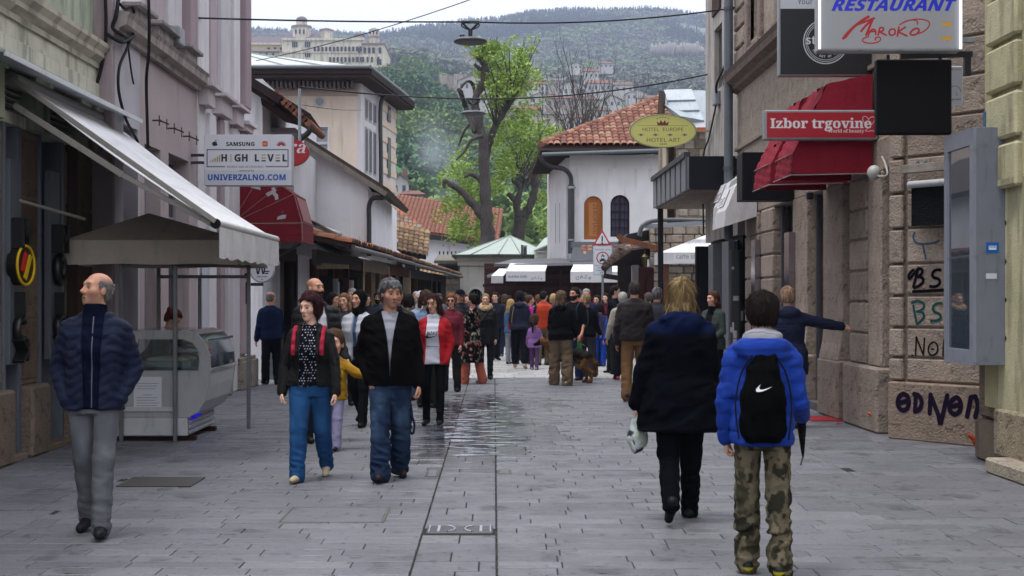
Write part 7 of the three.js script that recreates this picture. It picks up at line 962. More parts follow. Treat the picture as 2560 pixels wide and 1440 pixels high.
const t0=W.clone().addScaledVector(t,0.02*k).addScaledVector(fd,0.02),t1=t0.clone().addScaledVector(t,0.026*k).addScaledVector(fd,0.034*k).addScaledVector(n,0.012),t2=t1.clone().addScaledVector(fd,0.032*k).addScaledVector(n,0.012).addScaledVector(t,0.004),t3=t2.clone().addScaledVector(fd,0.022*k).addScaledVector(n,0.012);for(const[p,q,r1,r2]of[[t0,t1,0.014,0.011],[t1,t2,0.0105,0.0098],[t2,t3,0.0095,0.008]]){const c=cap(p,q,r1*k*th,r2*k*th);c.k=0.006;L.push(c);}L.push(cap(wr.clone().addScaledVector(A.fw,-0.05),W,0.027*k,0.024*k));return L;};
for(const A of arms){if(A.a.hide)continue;const L=handPrims(A),f=union(L,0.012),lo=[1e9,1e9,1e9],hi=[-1e9,-1e9,-1e9];for(const p of L)for(let i=0;i<3;i++){lo[i]=Math.min(lo[i],p.c[i]- p.c[3]);hi[i]=Math.max(hi[i],p.c[i]+ p.c[3]);}gs.push(net(f,lo.map((v)=>v - 0.01),hi.map((v)=>v + 0.01),near?0.0044:mid?0.006:0.0085,(x,y,z)=>mul(skin,0.9 + 0.16*vn(x*50,y*50,z*50))));}
const B=fem?[[0.80,0.168,0.12,-0.005],[0.92,0.172,0.118,-0.01],[1.08,0.132,0.1,0],[1.22,0.146,0.122,0.012],[1.31,0.146,0.108,0.0],[1.385,0.1,0.08,-0.015],[1.46,0.05,0.052,-0.02]]:[[0.80,0.165,0.115,-0.005],[0.92,0.166,0.115,-0.005],[1.08,0.155,0.112 + 0.02*(o.belly??0),0.01*(o.belly??0)],[1.22,0.168,0.12,0.004],[1.312,0.165,0.112,-0.005],[1.388,0.112,0.088,-0.015],[1.46,0.058,0.06,-0.02]];
const grow=(off,hem,flare=0,topY=1.475)=>{const L=B.filter((p)=>p[0]>Math.max(hem,0.8)&&p[0]<=topY + 1e-6).map((p)=>[p[0],p[1]*wd + off*(p[0]>1.45?0.5:1),p[2]*(wd*0.7 + 0.3)+ off*(p[0]>1.45?0.5:1),p[3]]);const hip=B[1];const k=clamp((0.95 - hem)/0.5);L.unshift([hem,(hem>0.86?mixf(B[2][1],hip[1],clamp((1.08 - hem)/0.16)):hip[1])*wd + off + flare*k,(hem>0.86?hip[2]:hip[2])+ off + flare*k*0.9,-0.005]);return L;};
const bodyParts=[T(profile(grow(-0.03,0.86))),neck,...arms.flatMap((A)=>[cap(A.sh,A.el,0.044,0.036),cap(A.el,A.wr,0.036,0.024)]),...legs.flatMap((l)=>[cap(l.hip,l.kn,0.068,0.046),cap(l.kn,l.an,0.044,0.03),cap(l.an,l.heel.clone().lerp(l.toe,0.7),0.022,0.012)])];
const ext=0.95;let mn=[-0.6,-0.02,-0.7],mx=[0.6,1.62,0.7];for(const A of arms)for(const v of[A.el,A.wr])for(let i=0;i<3;i++){mn[i]=Math.min(mn[i],v.getComponent(i)- 0.12);mx[i]=Math.max(mx[i],v.getComponent(i)+ 0.12);}
const sk2=(x,y,z)=>mul(skin,0.95);
gs.push(net(union(bodyParts,0.03),mn,mx,0.024,sk2));const bm=mesh('body',gs,CLOTH.skin,root);
for(const k of[-1,1]){const c=fromH(k*0.031,0.004,0.0758),f=V(0,0,1).applyQuaternion(hq),g=new THREE.SphereGeometry(0.0118*hs,14,10).translate(c.x,c.y,c.z);const ey=mesh('eye',g,EYEW,root);const i=c.clone().addScaledVector(f,0.0062*hs);mesh('iris',new THREE.SphereGeometry(0.0072*hs,12,8).translate(i.x,i.y,i.z),EYEB,ey);const lid=mesh('eyelid',new THREE.SphereGeometry(0.0128*hs,14,6,0,6.3,0,1.3).applyQuaternion(hq).translate(c.x,c.y,c.z),M('plain',{fair:'#a67c69',tan:'#9b7059',olive:'#936853',pale:'#b38975'}[o.skin??'fair'],{r:0.7}),ey);}
const fold=(amp,fx=10,fy=18)=>(x,y,z)=>{const n=fbm(x*fx+d+y*3,y*fy+x*4,z*fx,2);return amp*(1.3-5*Math.abs(n-0.5)+(n-0.5));};
const wear=(name,spec,f,lo,hi,c=spec.cell??cell)=>mesh(name,net(f,lo,hi,c,pat(spec.c)),CLOTH[spec.m??'fabric'],root);
const topF=(sp,isInner)=>{
const off=(sp.off??0.02),hem=sp.hem??0.84,parts=[T(profile(grow(off,hem,sp.flare??0,1.475)))];parts[0].k=0.05;for(const k of[-1,1]){const tz=cap(fromT(V(k*0.032,1.442,-0.025)),fromT(V(k*sw*0.85,1.368,-0.012)),0.03+off*0.4,0.05+off*0.5);tz.k=0.05;parts.push(tz);}
if(sp.collar)parts.push(T(profile([[1.40,0.085+off*0.4,0.085,-0.015],[1.45+sp.collar*0.4,0.072,0.078,-0.012],[1.45+sp.collar,0.07,0.076,-0.006]])));
if(!isInner)for(const A of arms){const r0=0.052+off*0.6,w=sp.sleeve??1;if(w===0)continue;const ua=cap(A.sh,A.el,r0*(fem?0.92:1),(0.044+off*0.55)*(fem?0.9:1));ua.k=0.022;parts.push(ua);if(w>0.6){const fa=cap(A.el,A.wr.clone().addScaledVector(A.fw,0.012),(0.044+off*0.55)*(fem?0.9:1),0.033+off*0.42);fa.k=0.009;parts.push(fa);}}
if(sp.lapel)for(const k of[-1,1])for(const c of[cap(fromT(V(k*0.03,1.468,-0.085)),fromT(V(k*0.082,1.455,-0.01)),0.017,0.018),cap(fromT(V(k*0.082,1.455,-0.01)),fromT(V(k*0.098,1.385,0.088)),0.018,0.016),cap(fromT(V(k*0.098,1.385,0.088)),fromT(V(k*0.075,1.29,0.135)),0.014,0.008)]){c.k=0.012;parts.push(c);}
if(sp.hood){const hy=sp.hy??0,g=ell([0,1.425+hy,-0.1],[0.115*sp.hood,0.07*sp.hood,0.075*sp.hood]),t1=ell([0,1.455+hy,-0.04],[0.1*sp.hood,0.032,0.095]);const a=T(g),b=T(t1);a.k=0.03;parts.push(a,b);}
const u=union(parts,0.028),fo=fold((sp.fold??0.007)*0.75,8,13),qb=sp.quilt;
return(x,y,z)=>{let q=u(x,y,z);if(q>0.1)return q;if(Math.abs(q)<0.028)q-=fo(x,y,z);if(qb){const p=toT(x,y,z);const v=sp.zig?Math.abs(Math.sin(Math.PI*(p[1]/qb+0.35*Math.sin(p[0]*34)))):Math.abs(Math.sin(Math.PI*p[1]/qb));q-=(sp.qa??0.008)*(Math.pow(v,0.45)-0.6);}if(sp.open){const p=toT(x,y,z),tt=clamp((p[1]-hem)/(1.46-hem)),w=typeof sp.open==='number'?sp.open:mixf(sp.open[0],sp.open[1],Math.pow(tt,sp.vee??1));q=Math.max(q,-Math.max(Math.abs(p[0]-(sp.ox??0))-w,-p[2]+0.01));}return q;};
};
const box=(hem)=>[[mn[0],Math.min(hem+dyy,P.y-0.15,...arms.map((A)=>A.wr.y))-0.08,mn[2]],[mx[0],1.66+dyy,mx[2]]];
const F={};
if(o.inner){F.inner=topF({off:-0.004,hem:0.86,...o.inner},!o.inner.sleeve);wear(o.inner.n??'shirt',o.inner,F.inner,...box(o.inner.hem??0.86));}
if(o.top){F.top=topF(o.top);wear(o.top.n??'jacket',o.top,F.top,...box(o.top.hem??0.84));}
const bt=o.bottom??{c:'#222222'},pr=bt.r??[0.092,0.068,0.058];
if(bt.skirt){F.bottom=union([T(profile([[bt.skirt,0.2+(bt.flare??0.05),0.17+(bt.flare??0.05),0],[0.8,0.19,0.14,0],[1.04,0.15,0.115,0]]))],0.02);}
else{const lp=[];const pv=T(profile([[0.80,0.158*wd,0.112,-0.012],[0.93,(fem?0.172:0.162)*wd,fem?0.122:0.116,-0.008],[1.03,0.152*wd,0.112,0]]));lp.push(pv);for(const l of legs){const cut=bt.cut??1,en=l.kn.clone().lerp(l.an.clone().addScaledVector(l.dn,0.042).addScaledVector(l.f,0.012),cut);lp.push(cap(l.hip.clone().add(V(0,0.02,-0.01)),l.kn,pr[0]*(fem?1.02:1)*(wd*0.5+0.5),pr[1]*(wd*0.4+0.6)),cap(l.kn,en,pr[1]*(wd*0.4+0.6),pr[2]));}
const u=union(lp,0.022),fo=fold(bt.fold??0.006,8,17);F.bottom=(x,y,z)=>{const q=u(x,y,z);return Math.abs(q)>0.035?q:q-fo(x,y,z)*(0.5+sstep(0.62,0.2,y))-0.0025*sstep(0.3,0.1,y)*Math.sin(y*120+x*20+3*vn(x*12,y*12,z*12));};}
wear(bt.n??'trousers',bt,F.bottom,[-0.45,0.0,-0.75],[0.45,1.1+dyy,0.75]);
const sh=o.shoe??{c:'#1c1a1a'};
for(const l of legs){const toR=(sh.r??1)*(fem?0.93:1)*(kid?0.9:1),u=union([cap(l.heel,l.heel.clone().lerp(l.toe,0.45),0.037*toR,0.04*toR),cap(l.heel.clone().lerp(l.toe,0.4),l.toe,0.042*toR,0.034*toR),cap(l.an.clone().addScaledVector(l.dn,-(sh.boot??0)*0.2),l.heel.clone().lerp(l.toe,0.2),(sh.boot?0.05:0.04),0.038*toR)],0.025),sole=sh.sole?lin(sh.sole):null,base=pat(sh.c),lw=l.heel.clone().addScaledVector(l.dn,0.022),g=net((x,y,z)=>Math.max(u(x,y,z),((x-lw.x)*l.dn.x+(y-lw.y)*l.dn.y+(z-lw.z)*l.dn.z)-0.012),[l.an.x-0.2,-0.03+Math.min(0,l.heel.y-0.1),Math.min(l.heel.z,l.toe.z)-0.09],[l.an.x+0.2,l.an.y+0.02+(sh.boot?0.26:0.07),Math.max(l.heel.z,l.toe.z)+0.1],Math.min(cell,0.013),(x,y,z)=>sole&&((x-lw.x)*l.dn.x+(y-lw.y)*l.dn.y+(z-lw.z)*l.dn.z)>-0.014?sole:base(x,y,z));mesh(sh.boot?'boot':'shoe',g,CLOTH.shoe,root);}
const hr=o.hair;if(hr){
const hcol=lin(hr.color),hc2=lin(hr.c2??hr.color),th=hr.th??0.014,hl=hr.line??0.072;
const sk=union([E(0,0.04,-0.014,0.077*fw+th,0.083+th,0.093+th),E(0,-0.01,-0.035,0.07*fw+th*0.8,0.08+th,0.07+th)],0.03);
const lineF=(z,x)=>lerpKeys([[-0.12,hr.nape??-0.085],[-0.045,hr.nape??-0.075],[-0.012,hr.side??-0.012],[0.024,hr.side2??0.0],[0.05,hl-0.022],[0.085,hl]],z);
let f;const rough=hr.rough??0.006,fr=hr.fr??45;
const baseF=(x,y,z)=>Math.max(sk(x,y,z),(lineF(z,x)-y)*0.8,-headF(x,y,z)-0.012);
const T2=hr.type;const extra=[];
if(T2==='long'){const L=hr.len??0.2;for(const k of[-1,1]){extra.push(c3([k*0.05,0.05,-0.02],[k*0.078,-0.06,-0.005],0.038,0.03),c3([k*0.078,-0.06,-0.005],[k*0.085,-0.06-L*0.8,0.0+(hr.fwd??0)],0.032,0.022));}extra.push(c3([0,0.0,-0.06],[0,-0.1,-0.085],0.07,0.062),c3([-0.04,-0.09,-0.08],[-0.045,-0.08-L,-0.1],0.05,0.032),c3([0.04,-0.09,-0.08],[0.045,-0.08-L,-0.1],0.05,0.032));}
if(T2==='bob'){for(const k of[-1,1])extra.push(c3([k*0.062,0.04,-0.015],[k*0.074,-0.06,-0.005],0.034,0.028));extra.push(c3([-0.035,0.0,-0.055],[-0.04,-0.075,-0.065],0.055,0.04),c3([0.035,0.0,-0.055],[0.04,-0.075,-0.065],0.055,0.04));}
if(T2==='bun')extra.push(E(0,0.075,-0.105,0.042,0.042,0.04));if(T2==='pony')extra.push(c3([0,0.03,-0.1],[0,-0.04,-0.135],0.026,0.03),c3([0,-0.04,-0.135],[0,-0.2,-0.13],0.03,0.014));
if(T2==='curly'){const r=rng(hr.seed??3);for(let i=0;i<46;i++){const a=r()*6.28,b=r()*2.0 - 0.35;const x=Math.cos(a)*Math.cos(b)*0.1,z=Math.sin(a)*Math.cos(b)*0.11 - 0.02,y=Math.sin(b)*0.1 + 0.04 -(hr.len??0)*r();if(z>0.045&&y<0.09)continue;extra.push(E(x,y,z,0.032,0.03,0.032));}}
if(T2==='fringe')extra.push();
const ex=extra.length?union(extra,0.02):null;
f=(x,y,z)=>{const q=toH(x,y,z);let v=T2==='bald'?Math.max(sk(...q),(lineF(q[2])-q[1])*0.8,q[1]-(hr.top??0.055)-0.15*Math.max(0,-q[2]-0.08),q[2]-0.03):baseF(...q);if(ex){let w=ex(...q);w=Math.max(w,(q[2]-(hr.front??0.055))+0.0,-headF(...q)-0.01);v=smin(v,w,0.016);}if(Math.abs(v)<0.03)v-=rough*2*(fbm(q[0]*fr+3,q[1]*(hr.fry??12),q[2]*fr,2)-0.5);return v*hs;};
const pad=0.03+th,low2=0.2+(hr.len??0)+(T2==='long'?0.14:0.06);
const hm=mesh(hr.n??'hair',net(f,...HB(pad,low2),Math.max(hc,near?0.005:0.007),(x,y,z)=>{const q=toH(x,y,z);return mul(mix3(hcol,hc2,sstep(0.4,0.6,fbm(q[0]*50,q[1]*7,q[2]*50,2))),0.75+0.5*vn(q[0]*110,q[1]*12,q[2]*110));}),hr.m?CLOTH[hr.m]:CLOTH.hair,root);
if(d<20&&T2!=='curly'){const hp=hm.geometry.attributes.position,hn=hm.geometry.attributes.normal,r=rng(Math.round(d*100)),N=near?1500:600,P2=[],C2=[],L=hr.sl??(T2==='long'?0.11:T2==='bob'?0.06:T2==='bald'?0.018:0.034),dn2=V(0,-1,0).applyQuaternion(hq),bk=V(0,0,-1).applyQuaternion(hq);for(let i=0;i<N;i++){const k=fl(r()*hp.count),p0=V(hp.getX(k),hp.getY(k),hp.getZ(k)),n0=V(hn.getX(k),hn.getY(k),hn.getZ(k));const dr=dn2.clone().multiplyScalar(0.9).addScaledVector(bk,0.25 + 0.4*(r()- 0.5)).add(V((r()- 0.5)*0.5,0,(r()- 0.5)*0.3));dr.addScaledVector(n0,-dr.dot(n0));if(dr.lengthSq()<0.02)continue;dr.normalize();const l=L*(0.4 + 0.9*r()),w=n0.clone().cross(dr).multiplyScalar(near?0.0022:0.0035),lift=0.0015 + 0.007*r()*r(),a=p0.clone().addScaledVector(n0,-0.002),m=p0.clone().addScaledVector(dr,l*0.5).addScaledVector(n0,lift),e=p0.clone().addScaledVector(dr,l).addScaledVector(n0,lift*0.4);const T3=[a.clone().sub(w),a.clone().add(w),m.clone().add(w),a.clone().sub(w),m.clone().add(w),m.clone().sub(w),m.clone().sub(w),m.clone().add(w),e],cc=mul(mix3(hcol,hc2,r()),0.55 + 1.0*r());for(const v of T3){P2.push(v.x,v.y,v.z);C2.push(...cc);}}const sg=raw(P2);sg.setAttribute('color',new THREE.BufferAttribute(new Float32Array(C2),3));mesh('strands',sg,CLOTH.hair,hm).userData.kind='stuff';}
}
if(beard)mesh('beard',net((x,y,z)=>{const q=toH(x,y,z);return(Math.max(headF(...q)-0.008,q[1]+0.045-0.35*Math.max(0,Math.abs(q[0])-0.03),-q[2]+0.0,-(Math.hypot(q[0]/0.024,(q[1]+0.074)/0.011)-1)*0.01)-0.003*fbm(q[0]*80,q[1]*80,q[2]*80,2))*hs;},...HB(0.012),hc,()=>beard),CLOTH.hair,root);
if(o.hijab||o.hoodUp){const c=lin(o.hijab??o.hoodUp),u=union([E(0,0.035,-0.018,0.096,0.103,0.108),E(0,-0.06,-0.01,0.085,0.1,0.085),E(0,-0.16,-0.01,0.1,0.09,0.09)],0.04);mesh(o.hijab?'headscarf':'hood',net((x,y,z)=>{const q=toH(x,y,z);return Math.max(u(...q)-0.004*(fbm(q[0]*20,q[1]*30,q[2]*20,2)-0.5)*2,-Math.max(Math.hypot(q[0]/0.064,(q[1]+0.018)/0.088)*0.06-0.06,-q[2]+0.0))*hs;},...HB(0.03,0.28),hc*1.2,PAT.plain(c)),CLOTH.fabric,root);}
if(o.cap){const c=lin(o.cap),u=E(0,0.045,-0.01,0.094,0.088,0.108),pk=E(0,0.052,0.12,0.07,0.008,0.065);mesh('cap',net((x,y,z)=>{const q=toH(x,y,z);return smin(Math.max(u(...q),0.048-q[1]),pk(...q),0.012)*hs;},...HB(0.09,0.05),hc,PAT.plain(c)),CLOTH.fabric,root);}
if(o.scarf){const c=lin(o.scarf.c),cen=fromT(V(0,1.475,0));mesh(o.scarf.n??'scarf',net((x,y,z)=>{const q=toT(x,y,z),r=Math.hypot(q[0],(q[2]+0.01)*0.95)-(o.scarf.R??0.085);return Math.hypot(r,(q[1]-1.475)*0.8-q[2]*-0.25)-(o.scarf.r??0.035)-(o.scarf.fur?0.02:0.008)*(fbm(x*40,y*40,z*40,2)-0.5)*2;},[cen.x-0.2,cen.y-0.13,cen.z-0.2],[cen.x+0.2,cen.y+0.13,cen.z+0.2],Math.min(cell,0.012),(x,y,z)=>mul(c,0.7+0.6*vn(x*60,y*60,z*60))),CLOTH.fabric,root);}
if(o.glasses){const g=[];for(const k of[-1,1]){g.push(new THREE.TorusGeometry(0.021,o.glasses==='sun'?0.003:0.0022,6,20).translate(k*0.032,0.002,0.098));if(o.glasses==='sun')g.push(new THREE.CircleGeometry(0.021,18).translate(k*0.032,0.002,0.0985));g.push(rod(V(k*0.053,0.004,0.096),V(k*0.079,0.008,0.0),0.0022,0.0022,6));}g.push(rod(V(-0.011,0.006,0.1),V(0.011,0.006,0.1),0.0022,0.0022,6));const m4=new THREE.Matrix4().compose(hcn,hq,V(hs,hs,hs));mesh('glasses',g.map((q)=>fin(q).applyMatrix4(m4)),M('plain','#121214',{r:0.3}),root);}
Object.assign(F,{root,toT,fromT,fromH,arms,legs,P,s,cell,d,mn,mx,hcn});return F;
}
function patch(root,name,f,cx,cy,w,h,zs,out,mat,n=14){
const pos=[],uv=[],idx=[];for(let j=0;j<=n;j++)for(let i=0;i<=n;i++){const x=cx +(i/n - 0.5)*w*zs,y=cy +(j/n - 0.5)*h;let z=zs*0.6;for(let k=0;k<60;k++){const q=f(x,y,z);if(q<0.0015)break;z -=zs*Math.max(0.001,q*0.7);}pos.push(x,y,z + zs*out);uv.push(i/n,j/n);}for(let j=0;j<n;j++)for(let i=0;i<n;i++){const a=j*(n + 1)+ i;idx.push(a,a + 1,a + n + 2,a,a + n + 2,a + n + 1);}
const o=new THREE.Mesh(raw(pos,idx,uv),mat);o.name=name;root.add(o);return o;
}
function clearPrint(w,h,ppm,draw,W,H2,r=0.7){const c=document.createElement('canvas');c.width=w*ppm;c.height=h*ppm;const x=c.getContext('2d');x.scale(c.width/W,c.height/H2);draw(x);const t=new THREE.CanvasTexture(c);t.colorSpace=THREE.SRGBColorSpace;return new THREE.MeshStandardMaterial({map:t,transparent:true,alphaTest:0.4,roughness:r,side:THREE.DoubleSide,name:'cloth print'});}
function carried(F,name,label,cat){const r=F.root,o=new THREE.Group();o.name=numbered(name);o.position.copy(r.position);o.rotation.copy(r.rotation);o.scale.copy(r.scale);o.userData={label,category:cat};scene.add(o);return o;}
const soft=(name,f,lo,hi,h,c,kind,root)=>mesh(name,net(f,lo,hi,h,typeof c==='function'?c:PAT.plain(lin(c))),CLOTH[kind],root);
const swoosh=(x,c)=>{x.fillStyle=c;x.fill(new Path2D('M4 38 C-6 60 30 62 96 22 C50 40 26 46 22 34 C20 28 24 18 30 10 C16 22 8 30 4 38 Z'));};
// ---------------------------------------------------------------- the people in the street
const walk=(n)=>n;
{
const F=person({px:236,py:1338,h:1.77,face:6,label:'grey-haired balding man in a navy puffer jacket and grey jeans looking up at left',skin:'olive',head:{yaw:-52,pitch:-12},legL:[13,6,-2,0,4],legR:[-8,14,-1.5,16,14],lean:-3,w:0.95,
armL:{p:-12,ab:20,e:46,in:34,curl:50,hf:[-1,-0.3,0.1]},armR:{p:-12,ab:20,e:46,in:34,curl:50,hf:[-1,-0.3,0.1]},bald:true,stubble:true,brow:'#54504c',hair:{type:'bald',color:'#6d6a68',th:0.006,top:0.055,side:-0.01},
inner:{c:'#090e22',collar:0.075,off:0.014,hem:0.83,n:'zip_sweater'},top:{c:'#0d1632',m:'nylon',off:0.03,hem:0.83,quilt:0.062,zig:true,qa:0.011,open:[0.045,0.07],ox:0.0,hood:0.9,fold:0.008},bottom:{c:['denim','#55565c','#8b8c92'],r:[0.09,0.068,0.056]},shoe:{c:'#15131a'}});
patch(F.root,'zip',F.inner,0.004,1.16,0.007,0.6,1,0.003,M('metal','#454b58'),12);
}
{
const F=person({px:776,py:1200,h:1.64,fem:true,w:1.12,face:-4,label:'woman in a black leather jacket and blue jeans with a dotted blouse, walking',skin:'pale',head:{yaw:-28,pitch:2},legR:[17,8,-1,0,6],legL:[-11,24,0,28,4],armR:{p:-2,ab:21,e:16,in:14,curl:46},armL:{p:4,ab:18,e:10,in:10,curl:40},
hair:{type:'short',color:'#3a1c20',c2:'#241216',th:0.03,line:0.076,nape:-0.1,side:-0.075,side2:-0.03,rough:0.022,fr:26,fry:20,sl:0.05},inner:{c:['dots','#10101c'],off:0.012,hem:0.9,n:'blouse',cell:0.006},top:{c:'#09080a',m:'leather',off:0.028,hem:0.9,lapel:1,open:[0.085,0.07],fold:0.011},bottom:{c:['denim','#1f4470','#34618f'],r:[0.106,0.076,0.062],n:'jeans'},shoe:{c:'#b5a68c',sole:'#8a7a64'}});
const b=carried(F,'backpack','pink backpack straps over the shoulders of the leather jacket woman','backpack');for(const k of[-1,1]){const pts=[];for(let i=0;i<=12;i++){const y=1.18 + i*0.022;let z=0.4;for(let j=0;j<60;j++){const q=F.top(k*0.135,y,z);if(q<0.004)break;z -=Math.max(0.001,q*0.7);}if(z>-0.3)pts.push(V(k*0.135,y,z + 0.006));}pts.push(pts[pts.length - 1].clone().add(V(0,0.008,-0.04)));mesh('strap',new THREE.TubeGeometry(new THREE.CatmullRomCurve3(pts),24,0.022,8),M('cloth','#b02a44',{b:0.004}),b);}
soft('pack',union([ell([0,1.2,-0.26],[0.14,0.2,0.08])],0.02),[-0.2,0.95,-0.4],[0.2,1.45,-0.1],0.016,'#a82840','nylon',b);
}
{
person({px:975,py:1200,h:1.75,w:1.1,belly:1,face:4,label:'grey-haired man in a black jacket over a grey shirt and faded dark jeans',skin:'olive',stubble:true,head:{yaw:24,pitch:4},legR:[14,4,-1,0,8],legL:[-6,18,0,18,12],armR:{p:-14,ab:18,e:44,in:30,curl:60,hf:[-0.2,-1,0.1]},armL:{p:2,ab:13,e:10,in:6,curl:50},
hair:{type:'short',color:'#6a6a6e',c2:'#3c3a3c',th:0.02,line:0.066,rough:0.014,fr:38,fry:38},brow:'#35302e',inner:{c:'#8c8c98',off:0.006,hem:0.9},top:{c:'#0a090c',off:0.034,hem:0.83,open:[0.003,0.075],vee:2.6,lapel:1,fold:0.012},bottom:{c:['denim','#1c2840','#4c6480'],r:[0.1,0.076,0.068],fold:0.013,n:'jeans'},shoe:{c:'#231b1c',sole:'#161214'}});
}
{
const F=person({px:972,py:1130,h:1.2,kid:1,hs:1.28,face:10,label:'child in dark blue clothes walking hidden behind the grey-haired man',legL:[12,6],legR:[-8,20],hair:{type:'short',color:'#2a2220'},top:{c:'#20315c',hem:0.82},bottom:{c:'#233a70'},shoe:{c:'#1c1c22'}});
const b=solo('carry_bag','dark blue bag with a long hanging strap beside the grey-haired man','bag',[cbox(0.12,0.5,0.2,0.04).translate(X(1012,13.6),0.62,-13.6),tube([at(1022,990,13.5),at(1030,1040,13.5),at(1024,1075,13.5),at(1032,1085,13.5),at(1036,1060,13.5),at(1030,1040,13.5)],0.012,40,6)],M('cloth','#151d3c'));
}
person({px:834,py:1125,h:1.16,kid:1,hs:1.3,face:-12,label:'small child in a mustard yellow jacket and lilac trousers behind the leather jacket woman',legL:[14,6],legR:[-6,24],armL:{p:20,ab:58,e:12,in:-20,curl:30},armR:{p:10,ab:12},hair:{type:'short',color:'#4a3626'},top:{c:'#a87c14',m:'nylon',off:0.04,hem:0.80,hood:0.8,fold:0.014},bottom:{c:'#8c88a8',r:[0.1,0.08,0.07]},shoe:{c:'#1c1c30'}});
person({px:896,py:1066,h:1.7,fem:true,face:-16,label:'woman in a black headscarf and white coat with black boots',skin:'tan',hijab:'#101013',head:{yaw:-20,pitch:-4},legL:[10,5],legR:[-12,30],armL:{p:6,ab:8},armR:{p:4,ab:14,e:30},top:{c:'#b9bac4',m:'nylon',off:0.045,hem:0.86,quilt:0.09,qa:0.007,open:0.03},inner:{c:'#3f5878'},bottom:{c:'#18181c',r:[0.088,0.062,0.05]},shoe:{c:'#141316',boot:1}});
person({px:790,d:15.6,h:1.83,w:1.15,face:35,label:'bald bearded man smiling in a black puffer over a white shirt',skin:'olive',bald:true,beard:'#17120f',head:{yaw:18,pitch:-6},armL:{p:6,ab:14,e:30},top:{c:'#131318',m:'nylon',off:0.05,hem:0.84,quilt:0.085,qa:0.012,open:[0.05,0.07],hood:0.9},inner:{c:'#b8b8c0',collar:0.02},bottom:{c:'#202026'}});
person({px:678,py:962,h:1.7,face:205,lean:8,label:'bald old man in a navy sweater and trousers seen from behind by the white wall',skin:'tan',bald:true,head:{yaw:-50,pitch:10},hair:{type:'bald',color:'#77706c',th:0.004},legL:[4,4],legR:[-4,6],armL:{p:-4,ab:14,e:24},armR:{p:8,ab:12,e:30},top:{c:'#16203c',off:0.034,hem:0.84,fold:0.012},bottom:{c:'#12131d',r:[0.1,0.08,0.068]}});
person({px:862,d:21,h:1.66,fem:true,face:-5,label:'smiling woman with light brown hair behind the white coat woman',skin:'fair',head:{yaw:-12,roll:6},hair:{type:'long',color:'#6a4e38',c2:'#8d6e4e',len:0.1},top:{c:'#40404c',off:0.03}});
person({px:834,d:24,h:1.68,fem:true,face:40,label:'dark-haired woman in profile before the green shop poster',skin:'tan',head:{yaw:30},hair:{type:'bob',color:'#1c1514'},top:{c:'#1b1b20',off:0.03}});
person({px:990,d:17.2,h:1.76,w:1.08,face:20,label:'bald man in a dark leather jacket behind the grey-haired man',skin:'olive',bald:true,glasses:1,head:{yaw:12},hair:{type:'bald',color:'#4a4644',th:0.003},inner:{c:'#1b2436',collar:0.03},top:{c:'#221d1c',m:'leather',off:0.035,open:0.05,fold:0.012},bottom:{c:'#1d1d22'}});
{
const F=person({px:1085,py:1065,h:1.62,fem:true,face:-8,label:'young woman in a red jacket over a white hoodie and black leggings',skin:'fair',glasses:1,head:{yaw:-20,pitch:4},legR:[2,14,2,10,6],legL:[9,3,1,0,4],armR:{p:-4,ab:16,e:26,in:20,curl:40},armL:{p:-6,ab:17,e:30,in:24,hide:true},hair:{type:'long',color:'#231614',c2:'#38221c',len:0.05,th:0.012,line:0.08,front:0.03},
inner:{c:'#c4c4d2',off:0.022,hem:0.82,collar:0.03,hood:0.85,n:'hoodie'},top:{c:'#a8141f',m:'nylon',off:0.034,hem:0.83,open:[0.1,0.075],fold:0.012},bottom:{c:'#0f0f13',r:[0.085,0.058,0.045],fold:0.004,n:'leggings'},shoe:{c:'#141316',boot:0.6}});
patch(F.root,'chest_logo',F.inner,0.0,1.235,0.2,0.13,1,0.005,clearPrint(0.2,0.13,900,(x)=>{txt(x,'NIKE',52,22,34,'#15141a',{style:'italic bold',sx:1.0});x.save();x.translate(2,18);x.scale(1,0.75);swoosh(x,'#15141a');x.restore();},104,68));
patch(F.root,'pocket_seam',F.inner,0.0,1.08,0.17,0.006,1,0.003,M('cloth','#9a9aa8'),8);
}
person({px:1052,d:22,h:1.7,fem:true,face:-10,label:'woman in a white headscarf and pale blue coat behind the red jacket',skin:'fair',hijab:'#c0bfc6',top:{c:'#8fa3bd',off:0.045,hem:0.5,flare:0.08},bottom:{c:'#50586a'}});
person({px:1068,d:20.5,h:1.69,fem:true,face:150,label:'woman with a large dark curly mane seen from behind the red jacket',hair:{type:'curly',color:'#2c1f1b',c2:'#4a352c',len:0.14,th:0.03},top:{c:'#7d93b4',off:0.04}});
person({px:1022,d:23,h:1.66,fem:true,face:170,label:'dark-haired person low between the bald man and the white headscarf',hair:{type:'bob',color:'#201917'},top:{c:'#2c2c34',off:0.03}});
person({px:1128,d:24,h:1.66,fem:true,face:-8,label:'woman in sunglasses with reddish hair left of the cap man',skin:'fair',glasses:'sun',hair:{type:'bob',color:'#6a3f2a',c2:'#8a5c3c',th:0.022},top:{c:'#6a2a34',off:0.03}});
person({px:1150,py:950,h:1.75,w:1.08,face:12,label:'man in a black cap and black padded vest over a pink shirt',skin:'tan',cap:'#15161f',head:{pitch:16,yaw:8},legL:[-4,6],legR:[8,4],armR:{p:4,ab:12,e:30},armL:{p:6,ab:8,e:30},inner:{c:'#b78d98',off:0.03,sleeve:1,collar:0.02},top:{c:'#191b26',m:'nylon',off:0.048,hem:0.86,quilt:0.1,qa:0.01,sleeve:0,collar:0.03},bottom:{c:'#24262e'},shoe:{c:'#17171b'}});
